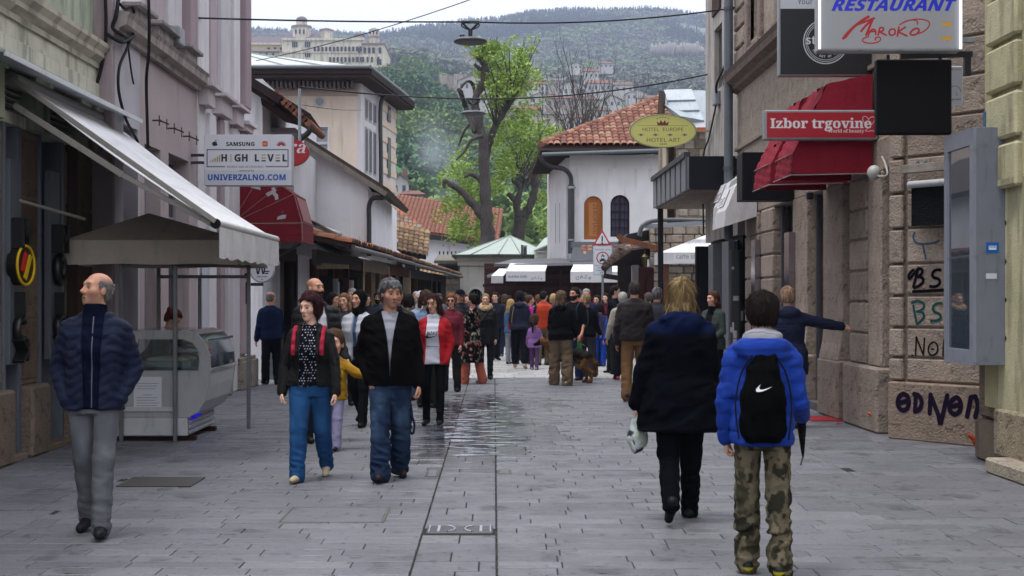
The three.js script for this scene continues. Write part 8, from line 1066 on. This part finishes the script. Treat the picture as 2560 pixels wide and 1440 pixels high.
{
person({px:1180,py:960,h:1.66,fem:true,face:-115,label:'woman in a dark flowered dress with coral trousers standing in profile',skin:'tan',head:{yaw:-10},hair:{type:'bun',color:'#1a1414',th:0.016},legL:[8,2],legR:[-10,6],armL:{p:10,ab:8,e:40},armR:{p:6,ab:10,e:30},top:{c:['flower','#131114'],off:0.03,hem:0.42,flare:0.06,n:'dress',fold:0.014},bottom:{c:'#b0604e',r:[0.09,0.08,0.085],n:'wide_trousers'},shoe:{c:'#18171b',sole:'#c0bfc2'}});
const F=person({px:1214,py:948,h:1.68,fem:true,face:-4,label:'fair woman in a black coat with a pale fur collar walking to the viewer',skin:'pale',head:{pitch:2},hair:{type:'short',color:'#8d7558',c2:'#6d5a44',th:0.008,line:0.078},legL:[11,4,1],legR:[-8,20,1],armL:{p:-6,ab:12,e:20},armR:{p:4,ab:12,e:30},scarf:{n:'fur_collar',c:'#b59d7c',R:0.1,r:0.045,fur:1},top:{c:'#16161c',m:'nylon',off:0.04,hem:0.72,fold:0.01},bottom:{c:'#1c1c22',r:[0.088,0.062,0.052]},shoe:{c:'#141416',boot:0.8}});
const b=carried(F,'shoulder_bag','black shoulder bag hanging in front of the fur collar woman','bag');mesh('bag',cbox(0.2,0.16,0.08,0.02).translate(-0.12,0.98,0.19),M('cloth','#17171b'),b);mesh('strap',tube([V(-0.18,1.05,0.18),V(-0.05,1.25,0.19),V(0.08,1.42,0.12),V(0.12,1.46,0.0)],0.008,20,6),M('cloth','#6a5c4c'),b);
}
{
const F=person({px:1300,py:922,h:1.74,fem:true,w:1.08,face:172,label:'woman in a navy quilted jacket and black hood seen from behind with pale sandals',hair:{type:'bob',color:'#15161c',th:0.022},legL:[8,2,3],legR:[-6,8,3],armL:{p:6,ab:14,e:40},armR:{p:2,ab:14,e:40},top:{c:'#171d33',m:'nylon',off:0.04,hem:0.88,quilt:0.045,qa:0.009,hood:1.1},bottom:{c:'#15161f',r:[0.11,0.095,0.085],cut:0.72},shoe:{c:'#a3937c'}});
const b=carried(F,'shoulder_strap','tan strap with a red purse at the navy quilted jacket','purse');mesh('strap',tube([V(0.1,1.48,-0.08),V(0.14,1.3,-0.17),V(0.18,1.05,-0.16)],0.012,16,6),M('cloth','#8a7250'),b);mesh('purse',cbox(0.05,0.13,0.18,0.02).translate(0.24,0.96,-0.02),M('cloth','#8f1e2a'),b);
}
person({px:1336,py:925,h:1.12,kid:1,hs:1.3,fem:true,face:165,label:'little girl in a lilac padded jacket and mauve leggings seen from behind',hair:{type:'pony',color:'#3a2820'},legL:[5,2],legR:[-5,6],armL:{p:14,ab:24,e:20},armR:{p:12,ab:20,e:40},top:{c:'#86609c',m:'nylon',off:0.055,hem:0.76,quilt:0.09,qa:0.012,hood:0.8},bottom:{c:'#5d4368',r:[0.09,0.07,0.06]},shoe:{c:'#b0a9b4'}});
person({px:1358,d:33.4,h:1.76,face:205,label:'man in an orange padded vest over a navy shirt with short dark hair',skin:'tan',hair:{type:'short',color:'#1c1a1c',th:0.01},head:{yaw:-60},armL:{p:10,ab:12,e:40},inner:{c:'#1a2338',off:0.03,sleeve:1},top:{c:'#b03a1c',m:'nylon',off:0.05,hem:0.86,quilt:0.12,sleeve:0,collar:0.04},bottom:{c:'#6d6450'}});
person({px:1326,d:34,h:1.66,fem:true,face:100,label:'person in a bright magenta top behind the lilac girl',hair:{type:'bun',color:'#4a3830'},top:{c:'#b02a86',off:0.03}});
person({px:1278,d:34,h:1.55,fem:true,face:140,label:'fair-haired girl in pale trousers left of the navy quilted jacket',hair:{type:'long',color:'#a88c5c',len:0.12},top:{c:'#4a6088',off:0.03},bottom:{c:'#8d929e'}});
const dogOwner=person({px:1402,py:964,h:1.71,fem:true,w:1.1,face:168,label:'woman in a black sweater and tan crumpled trousers with white sneakers, seen from behind',hair:{type:'long',color:'#4e3d32',c2:'#6e5846',len:0.06,th:0.024},legL:[4,2,4],legR:[-3,4,4],armL:{p:10,ab:12,e:40,in:14,hide:true},armR:{p:10,ab:12,e:40},top:{c:'#111114',off:0.04,hem:0.84,hood:0.8,fold:0.014},bottom:{c:'#6c5c4c',r:[0.108,0.092,0.08],fold:0.02},shoe:{c:'#c3c1c4',r:1.1}});
{
const F=person({px:1436,d:27.4,h:1.8,w:1.12,face:-35,label:'bearded man in a black tee shirt holding green leaves with a backpack',skin:'tan',beard:'#241c18',head:{yaw:-10},hair:{type:'short',color:'#211b18',th:0.014},armL:{p:4,ab:12,e:26},armR:{p:6,ab:10,e:20},top:{c:'#15151a',off:0.026,hem:0.84,sleeve:0.5},bottom:{c:['denim','#1d2c48','#34506e'],r:[0.1,0.08,0.072]},shoe:{c:'#4a2c22'}});
const b=carried(F,'backpack','teal grey backpack on the black tee shirt man','backpack');soft('pack',union([ell([0,1.2,-0.24],[0.16,0.24,0.11]),ell([0,1.08,-0.3],[0.12,0.1,0.06])],0.03),[-0.25,0.9,-0.45],[0.25,1.5,-0.05],0.018,'#33464c','nylon',b);mesh('strap',[-1,1].map((k)=>tube([V(k*0.1,1.42,-0.14),V(k*0.13,1.47,0),V(k*0.13,1.35,0.13),V(k*0.14,1.15,0.12)],0.018,16,6)),M('cloth','#2b3a40'),b);
const r=rng(12),pp=V(F.arms[0].wr.x,F.arms[0].wr.y - 0.1,F.arms[0].wr.z),l=[];for(let i=0;i<14;i++)l.push(tube([pp.clone(),pp.clone().add(V((r()- 0.5)*0.12,0.02 - r()*0.1,0.06)),pp.clone().add(V((r()- 0.5)*0.24,-0.08 - r()*0.16,0.08))],0.008,6,4));const g=carried(F,'leaf_bunch','small bunch of green leaves in the hand of the black tee shirt man','leaves');mesh('leaf',l,M('plain','#3c6e28'),g);g.children[0].userData.kind='stuff';mesh('wrap',new THREE.ConeGeometry(0.05,0.14,10).rotateX(Math.PI).translate(pp.x,pp.y-0.02,pp.z+0.02),M('plain','#a03a2a'),g);
}
person({px:1468,d:28.4,h:1.66,fem:true,face:160,label:'woman with a loose ponytail in a black top and grey trousers beside the dog',hair:{type:'pony',color:'#6a5540',c2:'#8a7050',th:0.014},armL:{p:12,ab:10,e:50},armR:{p:10,ab:12,e:40},top:{c:'#141418',off:0.03,hem:0.86},bottom:{c:'#3f3d42',r:[0.1,0.085,0.085]},shoe:{c:'#a9a6a6'}});
person({px:1500,py:916,h:1.42,kid:1,hs:1.14,face:175,label:'boy in a purple grey hoodie and bright blue striped track pants from behind',hair:{type:'short',color:'#1d1716',th:0.014},legL:[4,2],legR:[-4,6],armL:{p:20,ab:12,e:70},armR:{p:20,ab:12,e:70},top:{c:'#3a3b58',off:0.04,hem:0.88,hood:0.8},bottom:{c:'#1c3f9c',r:[0.09,0.075,0.068]},shoe:{c:'#3d4a58'}});
person({px:1530,d:30,h:1.45,kid:1,hs:1.12,face:-60,label:'dark-haired child in blue behind the track pants boy',skin:'tan',hair:{type:'short',color:'#1c1512'},top:{c:'#1f3f8c',off:0.035}});
person({px:1466,d:30.5,h:1.8,face:-6,label:'white-haired bearded older man in an open blue jacket facing the viewer',skin:'tan',beard:'#8d8884',head:{pitch:6},hair:{type:'short',color:'#8f8d8d',th:0.008,line:0.08},inner:{c:'#33476a'},top:{c:'#262a44',off:0.035,open:0.05}});
person({px:1446,d:33,h:1.8,face:160,label:'grey-haired person in an orange and red rain jacket deep in the crowd',hair:{type:'short',color:'#5d5a5a'},top:{c:'#b8451c',off:0.04,hood:0.8}});
person({px:1434,d:34,h:1.78,face:4,label:'grey-haired man looking out above the bearded man in the crowd',skin:'tan',hair:{type:'short',color:'#57565a'},top:{c:'#30343c',off:0.03}});
person({px:1492,d:33,h:1.66,fem:true,face:-30,label:'dark-haired woman in maroon behind the white-haired older man',hair:{type:'long',color:'#1d1515',len:0.1},top:{c:'#4a1c26',off:0.03}});
{
const F=person({px:1540,d:29.5,h:1.86,face:60,label:'tall man in a black jacket with a flat quiff in profile by the traffic pole',skin:'fair',head:{yaw:20},hair:{type:'short',color:'#1c1818',th:0.018,side:0.03},armL:{p:60,ab:14,e:50},armR:{p:60,ab:12,e:50},top:{c:'#12131b',off:0.036,collar:0.04}});
const b=carried(F,'camera','black camera held up by the tall man at the traffic pole','camera');mesh('camera_body',cbox(0.16,0.11,0.08,0.015).translate(0,1.63,0.36),M('plain','#141416'),b);mesh('lens',rod(V(0,1.62,0.4),V(0,1.62,0.5),0.04),M('plain','#101012'),b);
}
person({px:1556,d:27.5,h:1.7,face:190,label:'white-haired person in a cream cardigan left of the leather jacket',skin:'tan',hair:{type:'short',color:'#a3a09c',th:0.012},armL:{p:2,ab:20,e:10},armR:{p:2,ab:14,e:14},top:{c:'#a39c90',off:0.03},bottom:{c:'#1b1c26'},shoe:{c:'#a02834'}});
person({px:1586,py:1003,h:1.84,w:1.1,face:176,label:'man in a dark brown leather jacket and tan chinos seen from behind',skin:'tan',hair:{type:'short',color:'#2d2825',c2:'#4a4440',th:0.01,nape:-0.09},legL:[-6,14,3,20],legR:[8,2,3],armL:{p:2,ab:14,e:18},armR:{p:4,ab:14,e:20},top:{c:'#1f1818',m:'leather',off:0.042,hem:0.88,collar:0.03,fold:0.014},bottom:{c:'#6b5038',r:[0.1,0.08,0.07]},shoe:{c:'#2a1c18'}});
person({px:1644,d:24.5,h:1.78,face:150,label:'grey-haired man in a charcoal coat next to the red door',skin:'tan',hair:{type:'short',color:'#6a696c',c2:'#3f3e42',th:0.014},top:{c:'#34353c',off:0.04,collar:0.04},bottom:{c:'#24242a'}});
{
const F=person({px:1702,py:1300,h:1.75,fem:true,w:1.2,face:176,label:'blonde woman in a long black navy coat and boots walking away',hair:{type:'long',color:'#84704e',c2:'#5a4732',len:0.19,th:0.02,rough:0.012},head:{yaw:-8},legL:[-8,36,0,46],legR:[10,3,-2,0],armL:{p:-2,ab:24,e:10,in:8,curl:60},armR:{p:6,ab:12,e:26,in:16,hide:true},top:{c:['hooded','#05070f','#0f1836'],off:0.058,hem:0.66,flare:0.075,hood:1.25,fold:0.014,n:'coat'},bottom:{c:'#07080e',r:[0.098,0.07,0.055]},shoe:{c:'#131217',boot:1}});
const b=carried(F,'plastic_bag','crumpled pale plastic bag hanging from the hand of the blonde woman','bag'),w=F.arms[0].wr,c=[w.x+0.0,w.y-0.26,w.z+0.0];soft('bag',(x,y,z)=>{const q=union([ell([c[0],c[1],c[2]],[0.07,0.12,0.06]),cap(V(c[0],c[1]+0.08,c[2]),V(w.x,w.y-0.08,w.z),0.03,0.012)],0.03)(x,y,z);return q-0.02*(fbm(x*18,y*14,z*18,3)-0.5)*2;},[c[0]-0.16,c[1]-0.2,c[2]-0.15],[c[0]+0.16,w.y,c[2]+0.15],0.009,(x,y,z)=>{const a=fbm(x*16,y*16,z*16,3);return a>0.58?[0.06,0.07,0.08]:a<0.42?[0.36,0.42,0.34]:[0.5,0.52,0.55];},'nylon',b);
}
{
const F=person({px:1905,py:1441,h:1.6,face:172,hs:1.02,w:0.92,label:'boy in a bright blue padded jacket and camouflage trousers walking away',skin:'fair',hair:{type:'short',color:'#120c0c',c2:'#1e1413',th:0.014,nape:-0.06,rough:0.01},legL:[9,5,0,0],legR:[-7,12,1,14],armL:{p:6,ab:14,e:12,in:12,curl:50},armR:{p:0,ab:14,e:66,in:2,curl:60},inner:{c:'#8c8b94',hood:1.02,hy:0.05,collar:0.05,off:0.02,hem:1.3,n:'grey_hood'},top:{c:'#123a9c',m:'nylon',off:0.038,hem:0.82,quilt:0.1,qa:0.011,hood:1.38,hy:-0.01,fold:0.009},bottom:{c:['camo','#555555'],r:[0.088,0.07,0.056],fold:0.015},shoe:{c:'#18181a',sole:'#a8a020'}});
const b=carried(F,'backpack','black drawstring backpack with a white swoosh on the blue jacket boy','backpack');const pk=(x,y,z)=>union([(a,q,c)=>profile([[0.86,0.11,0.045,-0.205],[0.91,0.142,0.07,-0.21],[1.12,0.138,0.08,-0.215],[1.3,0.1,0.065,-0.2],[1.4,0.07,0.045,-0.185]])(a,q,c)],0.02)(x,y,z)-0.012*(fbm(x*14,y*9,z*12,3)-0.5)*2-0.006*Math.sin(x*70)*sstep(1.2,1.38,y);
soft('pack',pk,[-0.24,0.78,-0.4],[0.24,1.48,-0.1],0.0105,'#050506','fabric',b);patch(b,'logo',pk,0.0,1.2,0.105,0.07,-1,0.004,clearPrint(0.105,0.07,1400,(x)=>swoosh(x,'#d0d2d6'),100,66));mesh('cord',[-1,1].map((k)=>tube([V(k*0.07,1.4,-0.22),V(k*0.13,1.3,-0.2),V(k*0.17,1.1,-0.19),V(k*0.15,0.88,-0.21)],0.006,20,6)),M('plain','#0c0c10'),b);
const u=carried(F,'umbrella','closed black umbrella hanging point down at the side of the blue jacket boy','umbrella'),A=F.arms[1],hw=V(A.wr.x,A.wr.y,A.wr.z).addScaledVector(A.fd,0.08);mesh('canopy',new THREE.LatheGeometry([[0.002,0],[0.01,0.04],[0.028,0.2],[0.034,0.36],[0.024,0.42],[0.01,0.45]].map(([r,y])=>new THREE.Vector2(r,y)),14).rotateZ(-0.04).translate(hw.x+0.0,hw.y-0.26,hw.z-0.02),M('cloth','#111116'),u);mesh('handle',rod(V(hw.x+0.015,hw.y,hw.z-0.01),V(hw.x+0.01,hw.y+0.1,hw.z),0.011),M('plain','#15120f'),u);mesh('tip',rod(V(hw.x+0.015,hw.y-0.3,hw.z-0.02),V(hw.x+0.0,hw.y-0.24,hw.z-0.02),0.005),M('metal','#55555a'),u);
}
person({px:1782,d:22.5,h:1.7,fem:true,face:-40,label:'brown-haired woman in a grey green jacket standing at the dark doorway',skin:'fair',head:{yaw:-20},hair:{type:'long',color:'#4e2f24',len:0.05,th:0.016},armR:{p:20,ab:10,e:100,in:0},armL:{p:8,ab:12,e:50,in:24},inner:{c:'#131318',collar:0.05},top:{c:'#3d4641',off:0.035,hem:0.8,open:0.06},bottom:{c:'#17171c'}});
person({px:1968,d:17.3,h:1.72,fem:true,w:1.15,face:175,label:'woman in a navy quilted coat with one arm stretched to the wall',skin:'fair',hair:{type:'short',color:'#7a5c46',c2:'#9a8470',th:0.022,nape:-0.07},legL:[2,2],legR:[-2,4],armL:{p:24,ab:12,e:40},armR:{p:40,ab:74,e:3,in:-4,hide:false,curl:30},top:{c:'#121a36',m:'nylon',off:0.05,hem:0.66,quilt:0.04,qa:0.008,hood:1.2,flare:0.02},bottom:{c:'#121319'},shoe:{c:'#15141a',boot:1}});
person({px:372,d:17.5,h:1.52,fem:true,w:1.05,face:88,lean:34,label:'ice cream vendor with a red brown bun bending over the cart with a bare arm',skin:'fair',head:{pitch:34},hair:{type:'bun',color:'#4a211c',c2:'#6a3428',th:0.016},armR:{p:76,ab:6,e:6,in:0},armL:{p:60,ab:10,e:20},top:{c:'#8a8288',off:0.026,sleeve:0.5},bottom:{c:'#26262c'}});
const back=[
[1238,36,1.72,'man in a dark jacket with black hair behind the fur collar woman','#1f222c','short','#1a1616',20],[1262,38,1.68,'woman with brown hair near the left end of the cafe','#3a3440','long','#46342a',170],[1312,36,1.7,'tall person in a teal jacket in front of the cafe counter','#2f5a63','short','#2a211e',180],[1345,37,1.66,'woman in a grey coat under the first cafe awning','#8d8c92','bob','#5d4030',190],[1384,34,1.68,'fair-haired woman directly behind the black sweater woman','#454a58','bob','#a08c62',170],[1408,36,1.76,'man in a navy coat under the dark cafe wall','#1d2640','short','#3c332e',10],[1452,38,1.64,'white-haired short woman in the crowd by the traffic pole','#7a7480','curly','#9d9a98',20],[1514,36,1.7,'woman in a burgundy coat right of the traffic pole','#4c1e2a','long','#1f1715',-20],[1575,38,1.74,'man in an olive coat near the pale square pillar','#4f5140','short','#2b2624',170],[1620,34,1.7,'person in a dark blue coat in front of the red door','#1c2438','short','#4d4640',190],[1212,40,1.7,'man in a blue jacket at the far left of the square','#2c4468','short','#241d1a',-10],[1165,42,1.68,'woman with dark red hair far behind the cap man','#3c3038','long','#4a2420',10],[1098,40,1.7,'man in a grey jacket at the stone wall end','#55565c','short','#3a3431',0],[1040,36,1.74,'white-haired man far behind the leather jacket bald man','#4a4e58','short','#b0aeac',5],[1015,34,1.7,'woman in a brown coat at the far shop front','#5a4636','bob','#2c201c',12],[880,29,1.78,'tall white-haired man behind the headscarf woman','#30343e','short','#a5a3a2',-5],[916,30,1.66,'young woman with a dark ponytail inside the row of shops','#2a2a32','pony','#241a18',15],[945,31,1.7,'bearded young man by the red hanging banner','#3a4450','short','#1b1614',0],[1142,37,1.72,'man in a light shirt left of the flowered dress','#9a9ba4','short','#2f2723',180],[1560,33,1.62,'person in a bright blue top behind the cream cardigan','#1f4ca0','bob','#33251f',175],
];
back.forEach(([px,d,h,label,c,ht,hcl,face],i)=>person({px,d,h,face,fem:['long','bob','pony','curly'].includes(ht),label,skin:['fair','tan','olive','pale'][i%4],hair:{type:ht,color:hcl,len:ht==='long'?0.1:ht==='curly'?0.02:0,th:0.016,seed:i},beard:i===17?'#241a16':null,head:{yaw:((i*37)%60)-30},legL:[i%2?8:-6,5],legR:[i%2?-6:8,6],armL:{p:4,ab:10,e:24+(i*13)%40},armR:{p:4,ab:10,e:20+(i*17)%40},top:{c,off:0.034,hem:0.8+(i%3)*0.03,hood:i%4===1?0.9:0,collar:0.02},bottom:{c:['#1c1d24','#2c3a54','#3a3838','#17171b'][i%4]},shoe:{c:['#1b1a1c','#6a6462','#15151a'][i%3]}}));
{
const d=26.4,root=thing('dog','German shepherd with a black back and tan legs standing beside the black sweater woman','dog',V(X(1426,d),0,-d),0);const v=V;
const L=[cap(v(-0.3,0.52,0),v(0.0,0.53,0),0.135,0.12),cap(v(0,0.53,0),v(0.3,0.5,0),0.12,0.105),cap(v(-0.3,0.5,0),v(-0.28,0.42,0),0.12,0.09),cap(v(-0.32,0.6,0),v(-0.46,0.76,0),0.095,0.075),cap(v(-0.46,0.78,0),v(-0.53,0.8,0),0.082,0.07),cap(v(-0.53,0.78,0),v(-0.66,0.73,0),0.052,0.032)];
for(const s of[-1,1]){const f=s*0.02;L.push(cap(v(-0.32,0.46,s*0.08),v(-0.29+f,0.3,s*0.085),0.062,0.042),cap(v(-0.29+f,0.3,s*0.085),v(-0.3+f,0.08,s*0.085),0.036,0.027),cap(v(-0.3+f,0.06,s*0.085),v(-0.35+f,0.03,s*0.085),0.032,0.026),cap(v(0.28,0.48,s*0.075),v(0.2+f*2,0.34,s*0.085),0.095,0.06),cap(v(0.2+f*2,0.34,s*0.085),v(0.36+f*2,0.2,s*0.085),0.052,0.034),cap(v(0.36+f*2,0.2,s*0.085),v(0.34+f*2,0.05,s*0.085),0.032,0.026),cap(v(0.34+f*2,0.045,s*0.085),v(0.28+f*2,0.03,s*0.085),0.03,0.026));const ear=cap(v(-0.47,0.85,s*0.045),v(-0.485,0.96,s*0.055),0.03,0.007);ear.k=0.015;L.push(ear);}
L.push(cap(v(0.38,0.5,0),v(0.47,0.36,0),0.05,0.055),cap(v(0.47,0.36,0),v(0.5,0.16,0),0.055,0.022));const u=union(L,0.035),tan=lin('#6e4c2c'),blk2=lin('#120f0c'),cr=lin('#8f7a58');
mesh('body',net((x,y,z)=>u(x,y,z)-0.008*(fbm(x*30,y*40,z*30,3)-0.5)*2,[-0.76,-0.01,-0.24],[0.62,1.02,0.24],0.0125,(x,y,z)=>{const n=fbm(x*12,y*12,z*12,3);let c=tan;if(x>-0.36&&y>0.45+0.12*(n-0.5)+(x>0.25?(x-0.25)*0.3:0))c=blk2;if(x>0.42&&y>0.25)c=mix3(tan,blk2,0.6);if(x<-0.57)c=blk2;if(x<-0.42&&y>0.87)c=mix3(tan,blk2,0.6);if(y<0.36&&Math.abs(x)<0.2)c=cr;return mul(c,0.7+0.6*vn(x*70,y*50,z*70));}),CLOTH.hair,root);
for(const s of[-1,1])mesh('eye',new THREE.SphereGeometry(0.012,10,8).translate(-0.578,0.815,s*0.042),EYEB,root);mesh('nose',new THREE.SphereGeometry(0.018,10,8).translate(-0.69,0.74,0),EYEB,root);mesh('collar',new THREE.TorusGeometry(0.098,0.012,8,20).rotateY(Math.PI/2).rotateZ(0.75).translate(-0.385,0.67,0),M('cloth','#5a1c1c'),root);
}
renderer.render(scene,camera);
